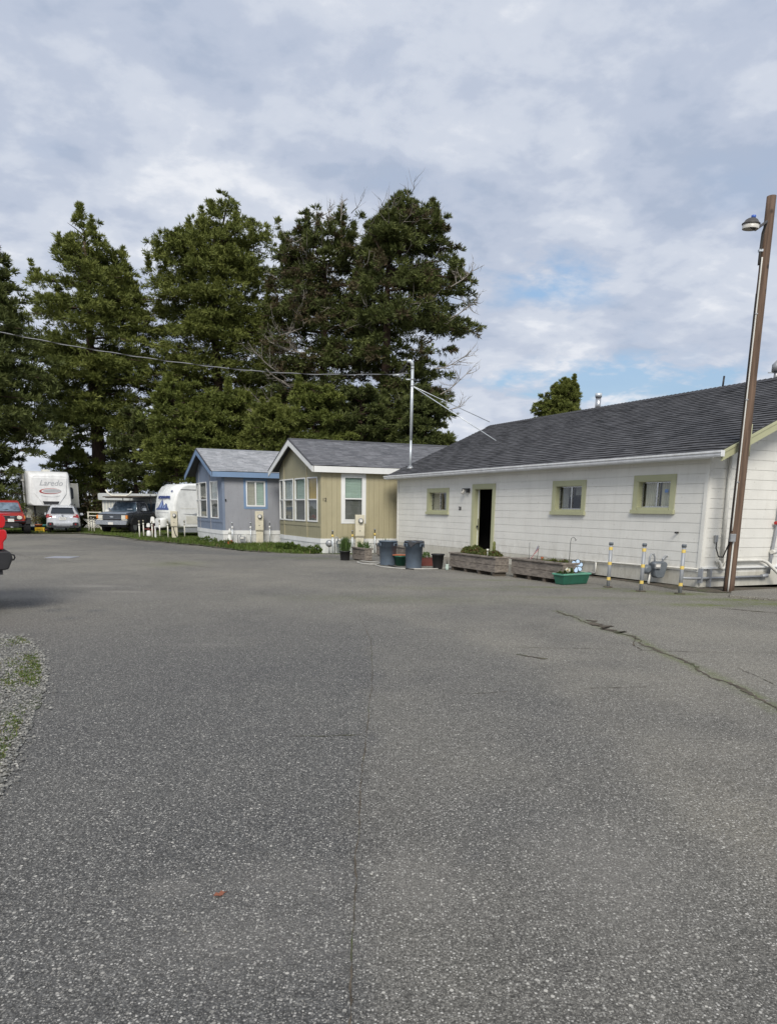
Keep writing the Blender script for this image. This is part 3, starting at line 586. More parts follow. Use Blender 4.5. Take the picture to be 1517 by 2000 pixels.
m.build('far_end_wall', 'white_siding', B); m = MB(Fw); m.box(0, LEN, DEP-.06, DEP, -.2, 2.6); m.build('rear_wall', 'white_siding', B)
m = MB(Fw); m.box(.1, LEN-.1, 1.3, 1.36, .1, 2.55); m.box(.1, LEN-.1, .07, 1.3, .04, .1); m.box(.1, LEN-.1, .07, 1.3, 2.5, 2.55); m.build('shade_liner', 'room_shade', B)  # added dark liner, the unlit room is put into its colour
OV = .33
m = MB(Fw); shingle_slope(m, -.52, LEN+.33, (-OV, EZ-.02), (RW, RZ), 33); rf = m.build('roof', 'roof_dark', B)
m = MB(Fw); shingle_slope(m, -.52, LEN+.33, (DEP+OV, EZ-.02), (RW, RZ), 33); m.build('rear_slope', 'roof_dark', rf)
m = MB(Fw); s_ = -.53
while s_ < LEN+.3: m.hexa([(s_, RW-.15, RZ-.055), (s_+.2, RW-.15, RZ-.062), (s_+.2, RW, RZ+.018), (s_, RW, RZ+.032), (s_, RW-.15, RZ-.04), (s_+.2, RW-.15, RZ-.055), (s_+.2, RW, RZ+.024), (s_, RW, RZ+.045)]); m.hexa([(s_, RW, RZ+.030), (s_+.2, RW, RZ+.016), (s_+.2, RW+.15, RZ-.062), (s_, RW+.15, RZ-.055), (s_, RW, RZ+.045), (s_+.2, RW, RZ+.024), (s_+.2, RW+.15, RZ-.055), (s_, RW+.15, RZ-.04)]); s_ += .142
m.build('ridge_cap', 'fascia_dark', rf, recalc=False)
m = MB(Fw); m.box(-.34, LEN+.3, -OV+.02, .0, EZ-.125, EZ-.10); m.box(-.34, LEN+.3, -OV+.0, -OV+.02, EZ-.15, EZ-.045); m.build('soffit', 'white_trim', B)
prof = [(-OV-.004, EZ-.13), (-OV-.07, EZ-.13), (-OV-.085, EZ-.10), (-OV-.085, EZ-.07), (-OV-.105, EZ-.05), (-OV-.105, EZ-.015), (-OV-.09, EZ-.015), (-OV-.09, EZ-.045), (-OV-.07, EZ-.06), (-OV-.06, EZ-.115), (-OV-.004, EZ-.115)]
m = MB(Fw); m.prism(prof, -.60, LEN+.36, 'yz'); m.box(-.602, -.598, -OV-.1, -OV-.002, EZ-.128, EZ-.012); m.build('gutter', 'gutter_white', B)
m = MB(Fw)
for s_, w0, w1 in ((-.522, -OV-.01, RW), ):
    sl = (RZ-EZ+.02)/(RW+OV); zz = lambda w: EZ-.02+(w+OV)*sl
    for dz0, dz1, ds in ((-.05, -.19, .03), (-.005, -.05, .045)):
        m.hexa([(s_-ds, -OV, zz(-OV)+dz1), (s_+.0, -OV, zz(-OV)+dz1), (s_+.0, -OV, zz(-OV)+dz0), (s_-ds, -OV, zz(-OV)+dz0), (s_-ds, RW, zz(RW)+dz1), (s_, RW, zz(RW)+dz1), (s_, RW, zz(RW)+dz0), (s_-ds, RW, zz(RW)+dz0)])
        m.hexa([(s_-ds, DEP+OV, zz(-OV)+dz1), (s_+.0, DEP+OV, zz(-OV)+dz1), (s_+.0, DEP+OV, zz(-OV)+dz0), (s_-ds, DEP+OV, zz(-OV)+dz0), (s_-ds, RW, zz(RW)+dz1), (s_, RW, zz(RW)+dz1), (s_, RW, zz(RW)+dz0), (s_-ds, RW, zz(RW)+dz0)])
m.build('rake_board', 'green_trim', B)
m = MB(Fw); m.hexa([(-.52, -OV, EZ-.06), (-.02, -OV, EZ-.06), (-.02, RW, RZ-.04), (-.52, RW, RZ-.04), (-.52, -OV, EZ-.035), (-.02, -OV, EZ-.035), (-.02, RW, RZ-.032), (-.52, RW, RZ-.032)]); m.build('rake_soffit', 'white_trim', B)

def slider_window(parent, Fr, o, trim=TR, trim_m='green_trim', frame_m='steel', sill=True, deep=.09, halves=2, name='window', curtain=None, casing=True):
    a0, a1, z0, z1 = o
    m = MB(Fr)
    if casing:
        m.box(a0-trim, a1+trim, .018, .040, z1, z1+trim); m.box(a0-trim, a0, .018, .038, z0-.04, z1); m.box(a1, a1+trim, .018, .038, z0-.04, z1)
        m.box(a0-trim-.02, a1+trim+.02, .018, .075, z0-trim, z0-.04)
    m.box(a0-.001, a0+.018, -deep-.04, .032, z0-.002, z1); m.box(a1-.018, a1+.001, -deep-.04, .032, z0-.002, z1); m.box(a0+.018, a1-.018, -deep-.04, .032, z1-.018, z1+.001); m.box(a0+.018, a1-.018, -deep-.04, .034, z0-.04, z0+.012)
    w = m.build(name, trim_m, parent)
    m = MB(Fr); f = .022; A0, A1, Z0, Z1 = a0+.019, a1-.019, z0+.013, z1-.019; d0, d1 = -deep-.02, -deep+.01
    m.box(A0, A1, d0, d1, Z0, Z0+f); m.box(A0, A1, d0, d1, Z1-f, Z1); m.box(A0, A0+f, d0, d1, Z0+f, Z1-f); m.box(A1-f, A1, d0, d1, Z0+f, Z1-f)
    if halves == 2: mid = (A0+A1)/2; m.box(mid-.018, mid+.018, d0-.004, d1+.008, Z0+f, Z1-f)
    m.build('frame', frame_m, w); m = MB(Fr); m.box(A0+f, A1-f, -deep-.008, -deep-.003, Z0+f, Z1-f); m.build('pane', 'glass', w)
    for (ca, cb, cz0, cz1, cm) in (curtain or []):
        n_ = max(2, int((cb-ca)*(A1-A0)/.03)); mm = MB(Fr); xs_ = np.linspace(A0+(A1-A0)*ca, A0+(A1-A0)*cb, n_+1)
        for i in range(n_): mm.quad((xs_[i], -deep-.06-.015*(i % 2), Z0+(Z1-Z0)*cz0), (xs_[i+1], -deep-.06-.015*((i+1) % 2), Z0+(Z1-Z0)*cz0), (xs_[i+1], -deep-.06-.015*((i+1) % 2), Z0+(Z1-Z0)*cz1), (xs_[i], -deep-.06-.015*(i % 2), Z0+(Z1-Z0)*cz1))
        mm.build('curtain', cm, w, recalc=False)
    return w
# along the front 'a' grows to the far (left) end, so the photo's left is a = 1
w1 = slider_window(B, Ff, opens[0], curtain=[(.50, 1.0, 0, 1, 'blind_beige'), (.16, .34, 0, 1, 'curtain_grey')])
w2 = slider_window(B, Ff, opens[1], curtain=[(.70, 1.0, 0, 1, 'curtain_grey'), (.52, .68, .55, 1, 'curtain_cream'), (.02, .46, .62, 1, 'curtain_grey')])
w3 = slider_window(B, Ff, opens[2], curtain=[(.50, .97, 0, 1, 'curtain_cream'), (.14, .46, 0, 1, 'curtain_cream')])
m = MB(Ff); a0, a1, z0, z1 = opens[2]; m.box(a0+.06, a0+.15, -.116, -.112, z0+.25, z0+.46); m.build('notice', 'paper', w3); m = MB(Ff); m.box(a0+.20, a0+.29, -.116, -.112, z0+.33, z0+.40); m.build('notice', 'poster_blue', w3)
# door
d = MB(Ff); a0, a1, z0, z1 = door
d.box(a0-.13, a1+.13, .018, .042, z1, z1+.135); d.box(a0-.13, a0, .018, .040, z0-.05, z1); d.box(a1, a1+.13, .018, .040, z0-.05, z1)
d.box(a0-.001, a0+.02, -.15, .03, z0, z1); d.box(a1-.02, a1+.001, -.15, .03, z0, z1); d.box(a0+.02, a1-.02, -.15, .03, z1-.02, z1+.001); d.box(a0-.03, a1+.03, -.15, .07, z0-.05, z0)
D = d.build('door_frame', 'green_trim', B)
m = MB(Ff); m.hexa([(a1-.07, -.09, z0+.01), (a1-.022, -.09, z0+.01), (a1+.80, -.52, z0+.01), (a1+.76, -.56, z0+.01), (a1-.07, -.09, z1-.03), (a1-.022, -.09, z1-.03), (a1+.80, -.52, z1-.03), (a1+.76, -.56, z1-.03)]); dl = m.build('open_door', 'white_trim', D, .003)
m = MB(Ff); m.tube([(a1-.05, -.10, 1.02), (a1-.085, -.04, 1.02)], [.016, .03]); m.box(a1-.075, a1-.05, -.088, -.083, .9, 1.25); m.build('door_knob', 'black_metal', D)
text_mesh('house_number', '38', .16, 'text_black', B, Ff((9.18, .026, 1.55)), -U_, (0, 0, 1), .004)
# small pipes on the wall
m = MB(Ff); m.tube([(4.75, .05, .12), (4.75, .05, .31), (2.9, .05, .33), (0.02, .05, .385)], .016); m.tube([(2.95, .05, .33), (2.95, .05, .06), (3.2, .05, .05)], .02); m.build('water_pipe', 'pipe_white', B)
m = MB(Fe); m.tube([(.50, .07, .50), (.46, .07, 2.66)], .036); m.build('vent_pipe', 'pipe_white', B)
m = MB(Fe); m.tube([(.30, .56, 2.60), (.30, .56, 3.20)], .042, 6); m.build('vent_pipe', 'green_trim', B)
m = MB(Fe); m.tube([(.36, .08, .56), (.42, .08, .53), (.46, .09, .42), (.52, .09, .38), (.58, .09, .42), (.62, .09, .52), (.70, .09, .55), (1.60, .09, .55), (1.75, .12, .50), (2.05, .35, .14), (2.3, .5, -.05)], .034); m.build('drain_pipe', 'pipe_white', B)
m = MB(Fe); m.tube([(-.55, .05, .22), (-.2, .06, .20), (1.75, .06, .20)], .026); m.tube([(1.70, .06, .20), (1.86, .06, .22)], .045); m.box(.20, .23, .0, .1, .02, .38); m.box(-.04, -.01, .0, .1, .1, .4); m.build('gas_pipe', 'pipe_grey', B)
m = MB(Fe); m.tube([(1.9, .06, .25), (1.92, .07, .72), (1.98, .07, 1.3), (2.02, .07, 3.0)], .030); gpz = m.build('riser_pipe', 'pipe_grey', B); MB(Fe).tube([(1.88, .10, 1.33), (2.05, .10, 1.33)], .035).build('valve', 'red_metal', gpz)
MB(Fe).tube([(1.88, .09, .72), (2.0, .09, .72)], .05).build('valve', 'pipe_white', gpz)
m = MB(Fe); m.box(.27, .34, .02, .07, .93, 1.07); eb = m.build('outlet_box', 'galv', B, .006)
m = MB(Ff); m.tube([(.62, .02, 1.1), (.62, .1, 1.1)], .02); m.build('wall_hook', 'black_metal', B)
# security light by the door
sl = MB(Ff); q = (8.80, 2.10)
SLt = thing('security_light', 'small black security light with a white lamp mounted left of the open door', 'security light', tuple(C0))
sl.box(q[0]-.16, q[0]-.06, .018, .10, q[1]-.07, q[1]+.06); sl.box(q[0]-.12, q[0]+.14, .05, .12, q[1]+.02, q[1]+.06); sl.build('bracket', 'black_plastic', SLt, .008)
m = MB(Ff); m.tube([(q[0]+.05, .10, q[1]+.02), (q[0]+.06, .16, q[1]-.10)], [.035, .055], 12); m.build('lamp', 'lamp_lens', SLt)
MB(Ff).tube([(q[0]+.05, .12, q[1]-.0), (q[0]+.055, .175, q[1]-.03)], .022, 10).build('sensor', 'black_plastic', SLt)

# roof furniture
def on_ridge(px): return on_plane(px, 780, C0+V_*RW, U_)[0]
def roof_point(px, py, off=0): # measured point on a vertical plane behind the ridge
    P = C0+V_*(RW+off); s_, z = on_plane(px, py, P, U_); Q = P+U_*s_; return Q[0], Q[1], z
x, y, z = roof_point(1169, 768, .45); x2, y2, z2 = roof_point(1169, 800, .45)
v = thing('roof_vent', 'shiny round metal flue rising behind the ridge of the dark roof', 'vent', (x, y, z2-.1)); h = z-z2+.1
MB().lathe([(.085, 0), (.085, h-.12)], 18).build('flue', 'steel', v); MB().lathe([(.105, h-.12), (.105, h), (.09, h+.002)], 18).build('cap', 'galv_bright', v)
x, y, z = roof_point(1414, 734, .2); x2, y2, z2 = roof_point(1411, 752, .2); v = thing('roof_pipe', 'thin black vent pipe sticking up from the ridge near the wooden pole', 'pipe', (x2, y2, z2-.12)); MB().tube([(0, 0, 0), (x-x2, y-y2, z-z2+.12)], .024, 10).build('pipe', 'black_metal', v); MB().lathe([(.07, 0), (.07, .04), (.03, .09)], 12).build('flashing', 'black_metal', v)
x, y, z = roof_point(1516, 712, .3); x2, y2, z2 = roof_point(1514, 742, .3); v = thing('roof_cowl', 'grey metal cowl on the ridge at the right edge of the photo', 'cowl', (x2, y2, z2-.1)); MB().lathe([(.05, 0), (.05, z-z2-.0)], 12).build('flue', 'galv', v); MB().lathe([(.11, z-z2-.06), (.11, z-z2+.10), (.02, z-z2+.2)], 14).build('cap', 'galv', v); MB().box(-.2, .2, -.01, .01, z-z2-.10, z-z2-.08).build('strap', 'galv', v)

# dirt strip along the front, slab at the end
w_ = lambda s, w: tuple((C0+U_*s+V_*w)[:2])
sheet('dirt_strip', [w_(5.2, -.02), w_(5.2, -.30), w_(3, -.42), (w_(1, -.5)), w_(-.1, -.75), w_(-.9, -.5), w_(-1.0, 1.2), w_(-.9, 4), w_(-.05, 4), w_(-.02, -.02)], .008, 'dirt', .06, .04)
sl_ = [w_(-.95, -.2), w_(-1.5, -.9), w_(-4, .5), w_(-4, 5), w_(-.8, 5), w_(-.85, 1.4)]; mm = MB(); mm.prism(sl_, -.02, .045, 'xy'); struct(mm.build('path', 'asphalt', None, .01))

# ---------------------------------------------------------------- the two small mobile homes
def home(name, label, P, azu, azv, Wd, a_, c_, rk, oh, zf, L_, eave, ridge, wz, m_front, m_side, m_trim, m_roof, facets, pitch, strips):
    H = thing(name, label, 'mobile home', tuple(P)); u, v = dirv(azu), dirv(azv); base = -P[2]
    pts = [(0, 0), (a_[0], -c_), (Wd-a_[1], -c_), (Wd, 0)]
    sl = (ridge-eave)/(Wd/2+oh); roofl = lambda s: eave-.06+sl*(min(s, Wd-s)+oh)
    for i, (p, q) in enumerate(zip(pts[:-1], pts[1:])):
        A = u*p[0]+v*p[1]; D_ = u*(q[0]-p[0])+v*(q[1]-p[1]); ln = float(np.linalg.norm(D_)); D_ = D_/ln; nrm = np.array([-D_[1], D_[0], 0]); nrm = nrm if nrm@(-v) > 0 else -nrm
        Fr = frame(A, D_, nrm); ops = facets[i]; op = [(f0*ln, f1*ln, wz[0], wz[1]) for f0, f1, _ in ops]
        ztop = (lambda x, p=p, q=q, ln=ln: roofl(p[0]+(q[0]-p[0])*x/ln)-.02)
        mm = MB(Fr); board_wall(mm, 0, ln, zf, 9, op, pitch=pitch, groove=.012, depth=.014, mode='v', ztop=ztop); mm.build('front_wall', m_front, H)
        mm = MB(Fr); mm.box(-.01, ln+.01, .012, .032, zf-.005, zf+.0); mm.box(-.02, ln+.02, .005, .03, zf-.17, zf-.005); mm.build('skirting_trim', 'white_trim', H)
        mm = MB(Fr); board_wall(mm, 0, ln, -.15, zf-.17, (), pitch=.16, groove=.01, depth=.012, mode='v'); mm.build('skirting', 'skirt', H)
        for (f0, f1, cur), o_ in zip(ops, op): home_window(H, Fr, o_, cur)
        if i < 2: MB(Fr).box(ln-.05, ln+.03, .014, .034, zf, ztop(ln)-.02).build('corner_trim', m_side, H)
        MB(Fr).box(.04, ln-.04, .014, .032, wz[0]-.17, wz[0]-.09).build('sill_band', m_front, H)
    Fs = frame((0, 0, 0), v, -u)
    mm = MB(Fs); so_ = strips['side_window']; board_wall(mm, 0, L_, zf, eave+.02, [so_[:4]], pitch=strips['pitch'], groove=strips.get('groove', .012), depth=.014, mode='v'); mm.build('side_wall', m_side, H)
    mm = MB(Fs); mm.box(-.01, .09, .014, .032, zf, eave-.02); mm.build('corner_trim', m_side if strips.get('ct') is None else strips['ct'], H)
    mm = MB(Fs); mm.box(-.01, L_, .012, .034, zf-.17, zf); mm.build('skirting_trim', 'white_trim', H)
    mm = MB(Fs); board_wall(mm, 0, L_, -.15, zf-.17, (), pitch=.30, groove=.01, depth=.012, mode='v'); mm.build('skirting', 'skirt', H)
    home_window(H, Fs, so_[:4], so_[4], **so_[5])
    Fp = frame((0, 0, 0), u, v); mm = MB(Fp); mm.box(Wd-.06, Wd, 0, L_, zf-.4, eave); mm.build('rear_wall', m_side, H); mm = MB(Fp); mm.box(0, Wd, L_-.06, L_, zf-.4, eave).build('end_wall', m_side, H)
    mm = MB(Fp); mm.box(.1, Wd-.1, .9, .95, zf, eave-.1); mm.box(.9, .95, 1, L_-.2, zf, eave-.1); mm.build('shade_liner', 'room_shade', H)  # added dark sheets behind the windows, indoor shade painted in
    Fx = frame((0, 0, 0), v, u); mm = MB(Fx); shingle_slope(mm, rk, L_+.2, (-oh, eave), (Wd/2, ridge), None, .010, .02); rf_ = mm.build('roof', m_roof, H)
    mm = MB(Fx); shingle_slope(mm, rk, L_+.2, (Wd+oh, eave), (Wd/2, ridge), None, .010, .02); mm.build('rear_slope', m_roof, rf_)
    mm = MB(Fx); mm.hexa([(rk, Wd/2-.12, ridge-.06), (L_, Wd/2-.12, ridge-.06), (L_, Wd/2, ridge+.0), (rk, Wd/2, ridge+.0), (rk, Wd/2-.12, ridge-.035), (L_, Wd/2-.12, ridge-.035), (L_, Wd/2, ridge+.03), (rk, Wd/2, ridge+.03)]); mm.build('ridge_cap', 'galv' if m_roof == 'roof_light' else m_roof, rf_)
    # boards along eaves and rakes; the rake corner is plumb-cut
    fh = .235; mm = MB(Fp); mm.box(-oh-.002, -oh+.03, rk+.03, L_, eave-fh, eave-.022); mm.build('fascia', m_trim, H)
    for s0, s1 in ((-oh, Wd/2), (Wd+oh, Wd/2)):
        mm = MB(Fp); w0, w1 = rk-.03, rk; mm.hexa([(s0, w0, eave-fh), (s0, w1, eave-fh), (s1, w1, ridge-fh-.02), (s1, w0, ridge-fh-.02), (s0, w0, eave-.022), (s0, w1, eave-.022), (s1, w1, ridge-.022), (s1, w0, ridge-.022)]); mm.build('rake_board', m_trim, H)
        mm = MB(Fp); w0 = rk-.045; mm.hexa([(s0, w0, eave-.02), (s0, rk, eave-.02), (s1, rk, ridge-.02), (s1, w0, ridge-.02), (s0, w0, eave+.012), (s0, rk, eave+.012), (s1, rk, ridge+.012), (s1, w0, ridge+.012)]); mm.build('drip_edge', 'fascia_dark', H)
    mm = MB(Fp); mm.box(-oh+.03, -.005, rk, L_, eave-fh+.03, eave-fh+.05); mm.box(-oh+.03, Wd+oh, rk+.001, -.01, eave-fh+.052, eave-fh+.06) if False else None; mm.build('soffit', m_front, H)
    for s0, s1, e0, e1 in ((-oh, Wd/2, eave, ridge), (Wd+oh, Wd/2, eave, ridge)):
        mm = MB(Fp); mm.hexa([(s0, rk, e0-.05), (s0, .05, e0-.05), (s1, .05, e1-.05), (s1, rk, e1-.05), (s0, rk, e0-.03), (s0, .05, e0-.03), (s1, .05, e1-.03), (s1, rk, e1-.03)]); mm.build('rake_soffit', 'fascia_dark', H)
    return H, Fs
def home_window(H, Fr, o, cur, wide=.045, outer=None, split='h', rail=.5):
    a0, a1, z0, z1 = o; m = MB(Fr); w = wide
    m.box(a0, a0+w, -.02, .04, z0, z1); m.box(a1-w, a1, -.02, .04, z0, z1); m.box(a0+w, a1-w, -.02, .04, z0, z0+w*1.1); m.box(a0+w, a1-w, -.02, .04, z1-w, z1)
    zm, am = z0+(z1-z0)*rail, (a0+a1)/2
    if split == 'h': m.box(a0+w, a1-w, -.015, .034, zm-.022, zm+.022)
    else: m.box(am-.03, am+.03, -.015, .034, z0+w*1.1, z1-w)
    win = m.build('window', 'white_trim', H)
    if outer: m = MB(Fr); k = .10; m.box(a0-k, a1+k, .014, .03, z1, z1+k); m.box(a0-k, a1+k, .014, .03, z0-k, z0); m.box(a0-k, a0, .014, .03, z0, z1); m.box(a1, a1+k, .014, .03, z0, z1); m.build('casing', outer, win)
    MB(Fr).box(a0+w, a1-w, -.004, .002, z0+w, z1-w).build('pane', 'glass', win)
    for (c0, c1, e0, e1, cm) in cur:
        MB(Fr).quad(*[(a0+w+(a1-a0-2*w)*x, -.05, z0+(z1-z0)*y) for x, y in ((c0, e0), (c1, e0), (c1, e1), (c0, e1))]).build('blind', cm, win, recalc=False)  # teal sheets show reflected sky by colour
K = 1.08
PT = np.array([-2.366*K, 24.627*K, -.12]); PB = np.array([-6.66*K, 28.72*K, -.12]); h = lambda z: 1.5+(z-1.5)*K+.12
tanh_, FsT = home('tan_mobile_home', 'tan mobile home with white trim, dark grey roof and a bay of tall windows', PT, R(-26.9), R(70), 4.4*K, (1.15, .93), .10, -.38, .25, h(.47), 11.0, h(2.90), h(3.93), (h(1.03), h(2.55)),
    'tan_shaded', 'tan_siding', 'white_trim', 'roof_grey',
    [[(.20, .95, [(0, 1, .5, 1, 'curtain_amber'), (0, 1, 0, .5, 'blind_grey')])], [(.05, .50, [(.0, 1, .5, 1, 'blind_sky_teal'), (0, 1, 0, .5, 'blind_grey')]), (.57, .99, [(0, 1, .5, 1, 'lace'), (0, 1, 0, .5, 'blind_grey')])], [(.12, .9, [(0, 1, 0, 1, 'blind_grey')])]],
    .20, dict(pitch=.205, side_window=(.86, 1.62, h(1.08), h(2.58), [(0, 1, .5, 1, 'blind_sky_teal'), (0, 1, 0, .5, 'blind_grey')], dict(wide=.05, outer='white_trim'))))
blueh, FsB = home('blue_mobile_home', 'blue grey mobile home with bright blue trim, light grey roof and a narrow bay window', PB, R(-26.9), R(70), 4.7*K, (1.75, 1.15), .10, -.48, .28, h(.57), 11.5, h(2.86), h(3.86), (h(1.03), h(2.52)),
    'blue_siding', 'grey_siding', 'blue_trim', 'roof_light',
    [[(.32, .97, [(0, 1, .5, 1, 'lace'), (0, 1, 0, .5, 'blind_grey')])], [(.30, .97, [(0, 1, .5, 1, 'curtain_grey'), (0, 1, 0, .5, 'blind_grey')])], [(.12, .9, [(0, 1, 0, 1, 'curtain_grey')])]],
    .62, dict(pitch=1.22, groove=.012, ct='blue_siding', side_window=(1.0, 1.83, h(1.52), h(2.53), [(0, .46, 0, 1, 'blind_beige'), (.54, 1, 0, 1, 'blind_sky_teal')], dict(wide=.055, outer='blue_trim', split='v'))))
text_mesh('house_number', '12', .17, 'text_black', tanh_, FsT((.12, .036, h(1.78))), V_, (0, 0, 1), .004)
m = MB(FsB); m.box(.10, .15, .03, .06, h(1.72), h(1.80)); m.build('door_bell', 'black_plastic', blueh)

# ================================================================== POLES, WIRES
bx, by, _ = gp(1422, 1155); tp = atY(1506.5, 383, by-.02)
P_ = thing('utility_pole', 'tall brown wooden pole standing by the corner of the white building', 'pole', (bx, by, -.1)); n_ = 26
pts = [Vector((0, 0, 0)).lerp(Vector((tp[0]-bx, tp[1]-by, tp[2]+.1)), i/n_) for i in range(n_+1)]; m = MB(); m.tube(pts, [.102-.022*i/n_+random.uniform(-.0015, .0015) for i in range(n_+1)], 20); m.build('post', 'pole_wood', P_)
def onpole(z): f_ = (z+.1)/(tp[2]+.1); return Vector((bx+(tp[0]-bx)*f_, by+(tp[1]-by)*f_, z))
def prel(o, z, dx, dy): q = onpole(z); return (q.x+dx-o[0], q.y+dy-o[1], z-o[2])
o0 = (bx, by, 0); ld = lambda z: .102-.022*(z+.1)/(tp[2]+.1)
cz = atY(1483, 505, by)[2]
m = MB(); m.tube([prel((bx, by, -.1), z, -ld(z)*.75-.016, -ld(z)*.75) for z in np.linspace(1.18, cz, 30)]+[], .0135, 8); m.build('conduit', 'pipe_white', P_)
m = MB(); m.tube([prel((bx, by, -.1), z, -ld(z)*.55, -ld(z)*.9-.01) for z in np.linspace(.0, 1.0, 8)], .016, 8); m.build('conduit', 'pipe_white', P_)
m = MB(); m.tube([prel((bx, by, -.1), z, -ld(z)-.014, -ld(z)*.25) for z in np.linspace(.0, cz-.6, 30)], .010, 6); m.build('ground_wire', 'wire_black', P_)
q = prel((bx, by, -.1), 1.05, -.10, -.145); MB().box(q[0]-.05, q[0]+.05, q[1]-.035, q[1]+.03, q[2]-.075, q[2]+.075).build('junction_box', 'galv', P_, .006)
for z in (2.1, 3.6, 5.1): q = prel((bx, by, -.1), z, -ld(z)*.75-.016, -ld(z)*.75-.012); MB().box(q[0]-.025, q[0]+.025, q[1]-.008, q[1]+.012, q[2]-.01, q[2]+.01).build('strap', 'galv', P_)
ob = Vector(C0)+Vector(Fe((.305, .07, .93))); jb = onpole(1.02)+Vector((-.13, -.12, 0)); dv = jb-ob
m = MB(); m.tube([Vector((0, 0, 0)), Vector((0, 0, -.12)), dv*.25+Vector((0, 0, -.30)), dv*.6+Vector((0, 0, -.33)), dv*.9+Vector((0, 0, -.10)), dv], .013, 8)
cb = m.build('power_cable', 'wire_black'); cb.location = ob; tag(cb, 'short black cable looping from the outlet on the white end wall to the wooden pole', 'cable')
# lamp on the pole
hd = Vector(atY(1466, 440, by-.55)); base = onpole(atY(1486, 500, by)[2]); LM = thing('pole_lamp', 'round yard lamp with blue sensor on a curved arm near the wooden pole top', 'lamp', tuple(base))
r_ = ld(base.z); at0 = Vector((-r_-.022, -.02, -.16)); top_ = hd-base
m = MB(); m.tube([at0, at0+Vector((0, 0, .22)), Vector((-r_-.05, -.10, .34)), Vector((-r_-.08, -.26, .47)), top_+Vector((.13, .10, -.03)), top_+Vector((.03, .05, .0))], .023, 10); m.build('arm', 'lamp_metal', LM)
m = MB(); m.box(at0.x-.03, at0.x+.04, at0.y-.03, at0.y+.03, .06, .10); m.build('bracket', 'galv_bright', LM)
hb = MB(frame((top_.x, top_.y, top_.z), (1, 0, -.05), (0, 1, .10), (.04, -.10, 1))); hb.lathe([(.132, -.055), (.138, .012), (.10, .02)], 24, cap=False); hl = hb.build('lens', 'lamp_lens', LM)
hb = MB(frame((top_.x, top_.y, top_.z), (1, 0, -.05), (0, 1, .10), (.04, -.10, 1))); hb.lathe([(.147, .012), (.150, .028), (.122, .048), (.10, .085), (.06, .11), (.02, .115)], 24); hb.build('hood', 'lamp_metal', LM)
hb = MB(frame((top_.x+.02, top_.y, top_.z), (1, 0, -.05), (0, 1, .10), (.04, -.10, 1))); hb.lathe([(.038, .11), (.038, .155), (.03, .16)], 14); hb.build('photocell', 'photocell', LM)

# service mast with its braces
nrm_roof = np.cross(U_, V_*(RW+OV)+np.array([0, 0, RZ-EZ+.02])); P0r = C0+V_*(-OV)+np.array([0, 0, EZ-.02])
def roof_hit(px, py):
    r = ray(px, py); o_ = np.array([0, 0, EYE]); t_ = ((P0r-o_)@nrm_roof)/(r@nrm_roof); return o_+t_*r
mb_ = roof_hit(801, 915); mt = np.array(atY(805.5, 712, mb_[1])); MS = thing('service_mast', 'galvanised service mast rising from the far end of the dark shingle roof', 'mast', tuple(mb_))
dm = mt-mb_; m = MB(); m.tube([(0, 0, -.05), tuple(dm*.28)], .040, 12); m.tube([tuple(dm*.28), tuple(dm*.99)], .050, 12); m.build('mast_pipe', 'galv_bright', MS)
m = MB(); m.lathe([(.13, -.02), (.12, .02), (.06, .10)], 14); m.build('flashing', 'galv', MS)
m = MB(); t_ = Vector(dm); m.tube([t_*.985, t_+Vector((-.02, 0, .06)), t_+Vector((-.09, -.02, .12)), t_+Vector((-.20, -.03, .10))], [.055, .06, .06, .04], 10); m.build('weather_head', 'galv_bright', MS)
for f_ in (.965, .86, .80): q = Vector(dm*f_); MB().tube([q-Vector((0, 0, .02)), q+Vector((0, 0, .02))], .060, 12).build('band', 'galv', MS)
q = Vector(dm*.86); m = MB(); m.tube([q+Vector((-.06, 0, 0)), q+Vector((-.22, 0, .0))], .022, 8); m.tube([q+Vector((-.36, 0, .16)), q+Vector((-.68, .02, .14))], .035, 8); m.build('insulator', 'galv_bright', MS)
m = MB()
for i in range(3): m.tube([t_+Vector((-.17, -.02, .06)), t_+Vector((-.26-.03*i, -.03, -.12)), q+Vector((-.34-.05*i, 0, .26)), q+Vector((-.46-.04*i, 0, .15))], .010, 6)
m.build('drop_wires', 'wire_black', MS)
g1, g2 = roof_hit(969, 861)-mb_, on_plane(956, 824, C0+V_*RW, U_); g2 = (C0+V_*RW+U_*g2[0]+np.array([0, 0, g2[1]]))-mb_
for g_ in (g1, g2): MB().tube([tuple(dm*.80), tuple(g_)], .015, 8).build('brace', 'galv_bright', MS)
wp = [(804, 729), (760, 731), (690, 731.5), (620, 731), (560, 728.5), (500, 724.5), (440, 719), (380, 711.5), (320, 704), (260, 695), (200, 685.5), (140, 675.5), (80, 664), (20, 652.5), (-40, 640), (-160, 614), (-300, 582), (-450, 544)]
wpts = [Vector(atY(px-(4 if i == 0 else 0), py, mb_[1]-.004*(804-px)+0.0)) for i, (px, py) in enumerate(wp)]
fine_ = [wpts[i].lerp(wpts[i+1], k/6) for i in range(len(wpts)-1) for k in range(6)]+[wpts[-1]]
for nm_, ph, m_, lb in (('overhead_wire', 0, 'wire_grey', 'pale bare strand of the overhead service drop crossing in front of the tall trees'), ('overhead_cable', math.pi, 'wire_black', 'black insulated strand twisted round the pale wire of the overhead service drop')):
    m = MB(); m.tube([p+Vector((0, math.cos(i*.9+ph)*.011, math.sin(i*.9+ph)*.011)) for i, p in enumerate(fine_)], (.009 if ph == 0 else .010), 6); o = m.build(nm_, m_); tag(o, lb, 'wire')

